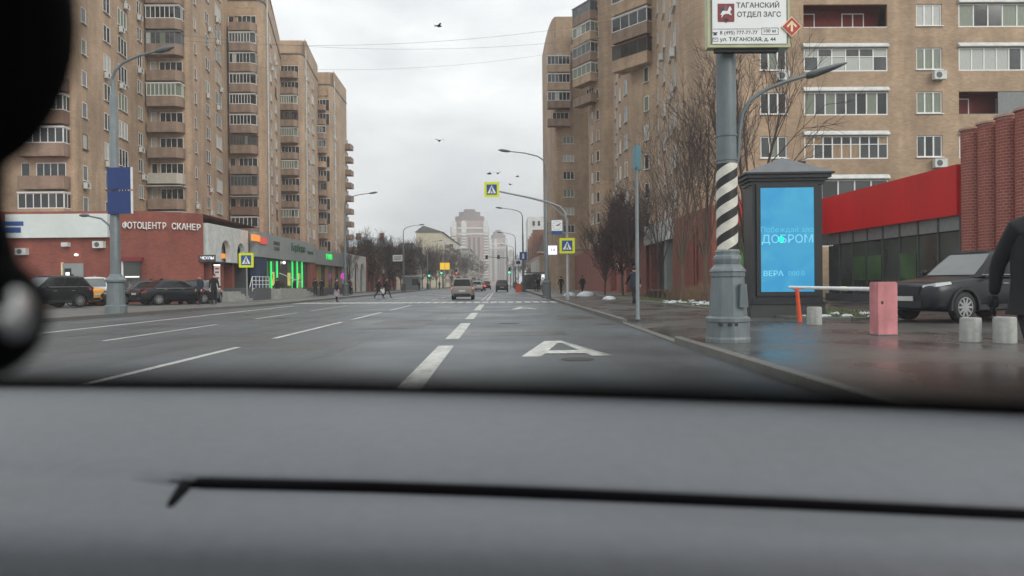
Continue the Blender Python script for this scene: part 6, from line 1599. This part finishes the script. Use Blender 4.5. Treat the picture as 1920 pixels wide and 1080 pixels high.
# ================================================================== trees
def tree_mesh(seed, H, trunk_h, limbs, spread, twig_r=.011, n2=6, n3=5, n4=3):
    r = random.Random(seed); wood, tw = MB(), MB()
    def rot(d, a): 
        ax = d.cross(Vector((r.uniform(-1, 1), r.uniform(-1, 1), r.uniform(-1, 1)))).normalized(); return (Matrix.Rotation(a, 3, ax) @ d).normalized()
    def branch(p, d, L, rad0, lev):
        pts = [p]; rs = [rad0]; ns = 4 if lev < 3 else 2; dd = d
        for i in range(ns):
            dd = (rot(dd, r.uniform(.02, .16)) + Vector((0, 0, .06))).normalized(); pts.append(pts[-1] + dd * L / ns); rs.append(rad0 * (1 - .72 * (i + 1) / ns))
        (wood if lev < 3 else tw).tube(pts, rs, 6 if lev < 2 else (4 if lev == 2 else 3), cap=False)
        if lev >= 4: return
        nn = (0, n2, n3, n4)[lev] if lev else 0
        for j in range(nn):
            t = r.uniform(.25, 1.0); q = t * ns; i = min(int(q), ns - 1); pp = pts[i].lerp(pts[i+1], q - i)
            branch(pp, (rot(dd, r.uniform(.35, .85)) + Vector((0, 0, .18))).normalized(), L * r.uniform(.42, .62) * (1.25 - .5*t), max(twig_r, rs[i] * .5), lev + 1)
    top = Vector((r.uniform(-.08, .08), r.uniform(-.08, .08), trunk_h)); R0 = H * .0125 + .02
    wood.tube([(0, 0, -.1), (0, 0, .15), tuple(top * .5), tuple(top)], [R0*1.5, R0*1.1, R0, R0*.85], 9, cap=False)
    for k in range(limbs):
        a = 2*math.pi*(k + r.uniform(-.3, .3))/limbs; tilt = r.uniform(.15, .55) * spread; d = Vector((math.cos(a)*math.sin(tilt), math.sin(a)*math.sin(tilt), math.cos(tilt)))
        branch(top - Vector((0, 0, r.uniform(0, trunk_h*.25))), d, (H - trunk_h) * r.uniform(.75, .98), R0*.55, 1)
    branch(top, Vector((0, 0, 1)), (H - trunk_h), R0*.7, 1)
    return wood, tw
def leaves(seed, n, c, rad3, size):
    r = random.Random(seed); mb = MB()
    cl = [(r.gauss(0, .45), r.gauss(0, .45), r.gauss(0, .45)) for _ in range(46)]
    for i in range(n):
        q = r.choice(cl); p = [q[j] + r.gauss(0, .16) for j in range(3)]
        if sum(a*a for a in p) > 1.25: continue
        p = Vector((c[0] + p[0]*rad3[0], c[1] + p[1]*rad3[1], c[2] + p[2]*rad3[2]*(1.0)))
        a = Vector((r.uniform(-1, 1), r.uniform(-1, 1), r.uniform(-1, 1))).normalized(); b = a.cross(Vector((r.uniform(-1, 1), r.uniform(-1, 1), r.uniform(-1, 1)))).normalized(); s_ = size * r.uniform(.6, 1.3)
        mb.add([p - a*s_, p + b*s_*.6, p + a*s_, p - b*s_*.6], [(0, 1, 2, 3)])
    return mb
TV = {}
for nm, args in {'up': (5, 9.5, 2.5, 6, .8), 'up2': (9, 9.5, 2.2, 7, .9), 'wide': (14, 8.5, 2.2, 7, 1.35), 'wide2': (21, 8.5, 1.9, 8, 1.5)}.items():
    wd, tw = tree_mesh(*args, twig_r=.012 if nm[0] == 'u' else .02, n2=7 if nm[0] == 'w' else 6, n3=6, n4=4 if nm[0] == 'w' else 3); TV[nm] = (wd.mesh('trunk', 'bark'), tw.mesh('crown', 'twig'))
def tree(kind, label, loc, s=1.0, rz=0.0, bark='bark', twig='twig', group='bare trees on the right lawn', leaf=None):
    t = thing('bare_tree', label, 'tree', loc, rz, group); t.scale = (s * (.86 if kind[0] == 'u' else (.8 if loc[0] > 0 else 1.0)), s * (.86 if kind[0] == 'u' else .8), s)
    a = obj('trunk', TV[kind][0], t); colour(a, bark); b = obj('crown', TV[kind][1], t); colour(b, twig)
    if leaf: leaf[0].build('leaves', leaf[1], t)
    return t
LZ = PZ + .055
tree('up', 'bare tree nearest the striped post, on the lawn', (10.15, 36.5, LZ), .95, .3, 'bark_tan')
tree('up2', 'bare tree second from the striped post, on the lawn', (10.2, 41.5, LZ), .92, 1.9, 'bark_tan')
tree('up', 'slender bare tree in front of the white banner', (10.1, 47.0, LZ), .72, 3.5, 'bark')
tree('up2', 'tall bare tree behind the kiosk against the tan end wall', (11.35, 34.0, LZ), 1.12, 4.4, 'bark')
tree('up2', 'slim bare tree half hidden behind the thin pole', (9.6, 53.5, LZ), .62, 2.2, 'bark', 'twig_dark')
tree('wide', 'densest tree with dry maroon leaves beside the brick wing', (9.6, 58, PZ), .86, .8, 'bark', 'twig_dark', 'trees with dry leaves', (leaves(4, 15000, (0, 0, 5.6), (2.3, 2.3, 3.4), .10), 'leaf_maroon'))
tree('wide2', 'smaller tree with dry maroon leaves next to the densest one', (8.9, 63, PZ), .66, 2.8, 'bark', 'twig_dark', 'trees with dry leaves', (leaves(6, 6000, (0, 0, 5.4), (1.9, 1.9, 3.0), .11), 'leaf_maroon'))
rt = random.Random(31)
LT = [(655, 92, .62, 'up', None), (690, 118, .98, 'wide', 'leaf_brown'), (705, 124, .86, 'wide2', None), (722, 130, .92, 'wide', None), (738, 138, .95, 'wide2', 'leaf_brown'), (752, 150, 1.0, 'wide', None), (766, 150, .92, 'wide2', 'leaf_brown'), (778, 168, 1.1, 'wide', None), (792, 180, 1.15, 'wide2', None), (806, 192, 1.1, 'wide', 'leaf_brown'), (818, 215, 1.2, 'wide2', None), (832, 235, 1.25, 'wide', None), (846, 260, 1.3, 'wide2', None), (858, 290, 1.3, 'wide', None), (871, 330, 1.4, 'wide2', None), (884, 390, 1.5, 'wide', None), (897, 450, 1.6, 'wide2', None)]
names = ['slim bare tree before the white arcade', 'first dark bushy tree beyond the white arcade', 'second bare tree along the red brick annex', 'third bare tree along the red brick annex', 'fourth bushy brown tree along the annex', 'bare tree beside the lamp with white plate', 'bushy brown tree behind the lamp with white plate', 'bare tree left of the street kiosk', 'bare tree over the street kiosk', 'bushy brown tree right of the street kiosk', 'bare tree before the cream end wall', 'bare tree under the right edge of the cream wall', 'bare tree below the long facade of the cream block', 'hazy bare tree between cream block and grey block', 'hazy bare tree before the grey balcony block', 'faint bare tree far up the left pavement', 'faintest bare tree where the street vanishes on the left']
lf = {k: leaves(40 + k, 4200, (0, 0, 5.0), (3.0, 3.0, 3.0), .16) for k in (0,)}[0].mesh('leaves', 'leaf_brown')
for i, ((px, Y, s, kd, lfm), nm) in enumerate(zip(LT, names)):
    x = XY(px, Y)
    t = tree(kd, nm, (x, Y, PZ), s, rt.uniform(0, 6.28), 'bark', 'twig_dark', 'bare trees on the left pavement')
    if lfm: obj('leaves', lf, t)
RT = [(998, 190, .8, 'wide', 'hazy bare tree left of the gabled house'), (985, 240, 1.1, 'wide2', 'hazy bare tree far up the right pavement'), (975, 300, 1.3, 'wide', 'faint bare tree where the street vanishes on the right'), (965, 380, 1.5, 'wide2', 'faintest bare tree at the end of the right pavement')]
for px, Y, s, kd, nm in RT: tree(kd, nm, (XY(px, Y) + 1.5, Y, PZ), s, rt.uniform(0, 6), 'bark', 'twig_dark', 'bare trees far up the right')
# dry brush under the trees on the right
def shrub(label, x, y, w_, d_, h_, n, seed, m='dry_brush'):
    r = random.Random(seed); t = thing('dry_shrub', label, 'shrub', (x, y, LZ), group='dry shrubs on the right lawn'); mb = MB()
    for i in range(n):
        a, b = r.uniform(-w_, w_), r.uniform(-d_, d_); hh = h_ * r.uniform(.4, 1.0) * (1 - .4*(a/w_)**2); dx, dy = r.gauss(0, .22)*hh, r.gauss(0, .22)*hh
        mb.tube([(a, b, -.05), (a + dx*.4, b + dy*.4, hh*.55), (a + dx, b + dy, hh)], [.012, .009, .005], 3, cap=False)
    mb.build('stems', m, t)
shrub('tan dry brush along the brick wall, nearest the striped post', 10.9, 37.5, .9, 3.0, 1.1, 700, 1)
shrub('tan dry brush along the brick wall, middle clump', 10.9, 43.5, .8, 2.4, .9, 450, 2)
shrub('low dry brush before the dark entrance', 10.8, 50, .7, 2.5, .6, 260, 3, 'twig')
# low wooden rail before the entrance
t = thing('low_rail', 'low wooden rail before the dark entrance on the right lawn', 'rail', (9.6, 45, LZ))
for k in range(5): mb = MB(); mb.box(-.04, .04, -2.6 + k*1.3 - .04, -2.6 + k*1.3 + .04, 0, .5); mb.build('post', 'bark_tan', t)
mb = MB(); mb.box(-.05, .05, -2.7, 2.7, .5, .57); mb.build('rail', 'bark_tan', t)

# ================================================================== distant buildings
def winrow(t, a, b, zs, n, wd, h, m_='white_plastic', gl=None, skip=.0, y_=None):
    a, b = Vector(a), Vector(b); L = (b - a).length; d = (b - a)/L; ang = math.atan2(d.y, d.x)
    for z in zs:
        for i in range(n):
            p = a + d * (L*(i + .5)/n); window(t, (p.x + d.y*.13, p.y - d.x*.13, z), ang, wd, h, 2, m_, True, gl)
cb = thing('apartment_house', 'cream six-storey house with blank end wall left of the street', 'building', (-24, 290, 0), world=True)
xa_, xb_ = XY(781, 250), XY(829, 250); zc1 = at(800, 424, 250).z
mb = MB(); mb.prism([(xa_, 250), (xb_, 250), (xb_ + 1.5, 340), (xa_, 340)], 0, zc1 - 2); mb.build('wall', 'render_cream', cb)
mb = MB(); mb.add([(xa_ - .4, 249.6, zc1 - 2), (xb_ + .6, 249.6, zc1 - 2), (xb_ + 2, 340, zc1 - 2), (xa_ - .4, 340, zc1 - 2), ((xa_ + xb_)/2 - 2, 251, zc1 + .3), ((xa_+xb_)/2 - 2, 339, zc1 + .3)], [(0, 1, 4), (1, 2, 5, 4), (2, 3, 5), (3, 0, 4, 5)]); mb.build('roof', 'dark_roof', cb)
winrow(cb, (xb_, 250), (xb_ + 1.5, 340), [2.5 + 3*k for k in range(5)], 14, 2.6, 1.7, 'white_plastic', 'glass_mid')
for k in range(5):
    for j in range(4): balcony(cb, (xb_ + .3 + j*.35, 262 + j*20, 2.0 + 3*k), rad(89), 4.0, 1.4, 'glazed' if (k + j) % 2 else 'open', 3)
gb = thing('apartment_house', 'long pale grey house with white balconies beyond the cream one', 'building', (-17, 420, 0), world=True)
xa_, xb_ = XY(856, 345), XY(880, 345); zg = at(870, 456, 345).z
mb = MB(); mb.prism([(xa_ - 6, 345), (xb_, 345), (xb_ + .8, 560), (xa_ - 6, 560)], 0, zg - 2.5); mb.build('wall', 'render_grey', gb)
mb = MB(); mb.add([(xa_ - 6.5, 344, zg - 2.5), (xb_ + .6, 344, zg - 2.5), (xb_ + 1.4, 560, zg - 2.5), (xa_ - 6.5, 560, zg - 2.5), (xa_ - 2, 348, zg), (xa_ - 2, 556, zg)], [(0, 1, 4), (1, 2, 5, 4), (2, 3, 5), (3, 0, 4, 5)]); mb.build('roof', 'zinc_roof', gb)
for k in range(5):
    for j in range(8): balcony(gb, (xb_ + .05 + j*.09, 352 + j*24, 2.0 + 3*k), rad(89.8), 6.0, 1.6, 'glazed' if (k*3 + j) % 3 else 'open_shed', 3)
winrow(gb, (xa_, 345), (xb_, 345), [3 + 3*k for k in range(4)], 2, 1.8, 1.6, 'white_plastic', 'glass_dark')
def far_tower(label, px0, px1, pyb, pyt, Y, lab_m='render_pink'):
    x0, x1 = XY(px0, Y), XY(px1, Y); w_ = x1 - x0; cx = (x0 + x1)/2; zb = at(px0, pyb, Y).z; zt = at(px0, pyt, Y).z
    t = thing('high_rise', label, 'high-rise', (cx, Y, 0), group='hazy high-rises at the end of the street', world=True)
    def octo(hw, ch, dy=0): return [(cx - hw + ch, Y + dy), (cx + hw - ch, Y + dy), (cx + hw, Y + ch + dy), (cx + hw, Y + 2*hw - ch), (cx + hw - ch, Y + 2*hw), (cx - hw + ch, Y + 2*hw), (cx - hw, Y + 2*hw - ch), (cx - hw, Y + ch + dy)]
    mb = MB(); mb.prism(octo(w_/2, w_*.12), 0, zb); mb.build('tower_body', lab_m, t)
    hh = zt - zb; 
    for i, (q, a, b) in enumerate([(.46, 0, .34), (.38, .34, .62), (.28, .62, .86), (.15, .86, 1.0)]):
        mb = MB(); mb.prism(octo(w_*q, w_*q*.5, w_*.06), zb + hh*a + .01, zb + hh*b); mb.build('crown_tier', 'far_roof' if i else lab_m, t)
    for i, u in enumerate((.10, .36, .93)):
        # arched white bay: stacked balconies under a rounded head
        bx_ = x0 + w_*u
        mb = MB(); n = 10; r_ = w_*.065; pts = [(bx_ + r_*math.cos(math.pi*k/n), zb + hh*.18 + r_*1.2*math.sin(math.pi*k/n)) for k in range(n + 1)] + [(bx_ - r_, zb - hh*.5), (bx_ + r_, zb - hh*.5)]
        mb.extr(pts[::-1], Y - 1.0 + i*.1, Y + w_*.1); mb.build('arched_bay', 'render_white', t)
        for k in range(17):
            z_ = zb*.12 + k*zb*.82/17; mb = MB(); mb.box(bx_ - r_*.9, bx_ + r_*.9, Y - 1.6, Y + w_*.05, z_, z_ + 1.3); mb.build('balcony', 'render_white', t)
    for z_ in (zb*.96, zb*.86):
        mb = MB(); mb.box(cx - w_*.30, cx + w_*.38, Y - .8, Y - .01, z_, z_ + 1.4); mb.build('cornice_band', 'render_white', t)
    for k in range(20):
        z_ = zb*.08 + k*zb*.74/20
        for u in (.22, .5, .62, .74):
            mb = MB(); mb.box(x0 + w_*u - 1.1, x0 + w_*u + 1.1, Y - .15, Y - .011, z_, z_ + 1.7); mb.build('window', 'glass_mid', t)
far_tower('nearer pink hazy high-rise with arched crown, left of the vanishing street', 845, 917, 425, 392, 700)
far_tower('farther pink hazy high-rise, just right of the nearer one', 917, 953, 455, 431, 1000)
far_tower('faintest high-rise at the very end of the street', 950, 967, 487, 468, 1350)
ot = thing('office_tower', 'plain white tower block behind the gabled house on the right', 'building', (15, 268, 0), world=True)
xa_, xb_ = XY(991, 262), XY(1075, 262); zt_ = at(1005, 406, 262).z
mb = MB(); mb.box(xa_, xb_, 262, 285, 0, zt_); mb.build('wall', 'render_white', ot)
for j in range(6):
    for k in range(7):
        if j == 0: window(ot, (xa_ + 2.0, 261.86, 3 + 3.1*k), 0, .9, 1.6, 1, 'grey_frame', True, 'glass_mid')
        elif j % 2: window(ot, (xa_ + 2.0 + 1.9*j, 261.86, 3 + 3.1*k), 0, .8, 1.6, 1, 'grey_frame', True, 'glass_dark')
oh = thing('gabled_house', 'old brown house with dark mansard roof and gables on the right', 'building', (12, 170, 0), world=True)
xa_ = XY(1006, 165); z1_ = at(1010, 475, 165).z; z2_ = at(1015, 436, 165).z
mb = MB(); mb.prism([(xa_, 165), (20, 165), (20, 215), (xa_ - .5, 215)], 0, z1_); mb.build('wall', 'old_brick', oh)
mb = MB(); mb.prism([(xa_ + .3, 164.6), (20, 164.6), (20, 215), (xa_, 215)], z1_ + .01, z1_ + .4); mb.build('cornice', 'render_beige', oh)
mb = MB(); b0 = [(xa_ + .4, 165.2), (20, 165.2), (20, 214), (xa_, 214)]; t0 = [(xa_ + 2.0, 167), (19, 167), (19, 212), (xa_ + 1.6, 212)]
mb.add([(x, y, z1_ + .4) for x, y in b0] + [(x, y, z2_) for x, y in t0], [(0, 1, 5, 4), (1, 2, 6, 5), (2, 3, 7, 6), (3, 0, 4, 7), (4, 5, 6, 7)]); rf_ = mb.build('mansard_roof', 'dark_roof', oh)
for y in (170, 182, 194, 206):
    mb = MB(); mb.add([(xa_ - .4, y - 2.2, z1_), (xa_ - .4, y + 2.2, z1_), (xa_ - .4, y, z2_ + 1.0), (xa_ + 2.5, y - 2.2, z1_), (xa_ + 2.5, y + 2.2, z1_), (xa_ + 2.5, y, z2_ + 1.0)], [(0, 2, 1), (0, 3, 5, 2), (1, 2, 5, 4)]); mb.build('gable', 'old_brick', rf_, world=True)
winrow(oh, (xa_ - .5, 215), (xa_, 165), [2.2, 5.2], 10, 1.6, 1.8, 'white_plastic', 'glass_dark'); winrow(oh, (xa_ + .6, 165), (XY(1040, 165), 165), [2.2, 5.0], 2, 1.1, 1.7, 'white_plastic', 'glass_dark')
hw_ = thing('low_shop', 'low pale shop with white awning before the gabled house', 'shop', (11, 145, 0), world=True)
xa_ = XY(1012, 128); mb = MB(); mb.box(xa_, 14, 128, 160, 0, at(1015, 478, 128).z); mb.build('wall', 'render_beige', hw_)
mb = MB(); mb.box(xa_ - .6, xa_ - .01, 128, 150, 3.0, 5.2); mb.build('awning', 'dirty_white', hw_); mb = MB(); mb.box(xa_ - .1, xa_ - .009, 129, 150, .5, 2.8); mb.build('shop_window', 'shop_glass', hw_)
lo = thing('old_house', 'long beige old house with pale metal roof behind the left trees', 'building', (-40, 200, 0), world=True)
xa_, xb_ = XY(640, 195), XY(735, 195); z1_ = at(690, 463, 195).z; z2_ = at(690, 441, 195).z
mb = MB(); mb.box(xa_ - 4, xb_, 195, 215, 0, z1_); mb.build('wall', 'render_beige', lo)
mb = MB(); mb.add([(xa_ - 4.5, 194.5, z1_), (xb_ + .5, 194.5, z1_), (xb_ + .5, 215, z1_), (xa_ - 4.5, 215, z1_), (xa_ + 1, 202, z2_), (xb_ - 6, 202, z2_)], [(0, 1, 5, 4), (1, 2, 5), (2, 3, 4, 5), (3, 0, 4)]); mb.build('roof', 'zinc_roof', lo)
winrow(lo, (xa_ - 3, 195), (xb_ - .5, 195), [3, 7, z1_ - 2.6], 7, 1.2, 1.7, 'white_plastic', 'glass_dark')
for x_ in (xa_ + 3, xb_ - 4):
    mb = MB(); mb.box(x_, x_ + 1.2, 200, 201.2, z2_ - 1.2, z2_ + .9); mb.build('chimney', 'old_brick', lo)
l2 = thing('old_house', 'lower grey old house right of the pale-roofed one', 'building', (-34, 225, 0), world=True)
xa_, xb_ = XY(735, 222), XY(782, 222); z1_ = at(750, 470, 222).z
mb = MB(); mb.box(xa_, xb_, 222, 236, 0, z1_); mb.build('wall', 'render_grey', l2)
mb = MB(); mb.add([(xa_ - .4, 221.5, z1_), (xb_ + .4, 221.5, z1_), (xb_ + .4, 236, z1_), (xa_ - .4, 236, z1_), (xa_ + 2, 228, z1_ + 2.6), (xb_ - 2, 228, z1_ + 2.6)], [(0, 1, 5, 4), (1, 2, 5), (2, 3, 4, 5), (3, 0, 4)]); mb.build('roof', 'dark_roof', l2)
winrow(l2, (xa_, 222), (xb_, 222), [3, 6.2], 4, 1.1, 1.6, 'white_plastic', 'glass_dark')
# ================================================================== haze
mb = MB(); mb.box(-140, 140, -40, 1480, -1.05, 92)
hz = mb.build('haze', 'haze_air'); hz['kind'] = 'stuff'; hz['label'] = 'thin grey winter haze filling the street'; hz['category'] = 'haze'
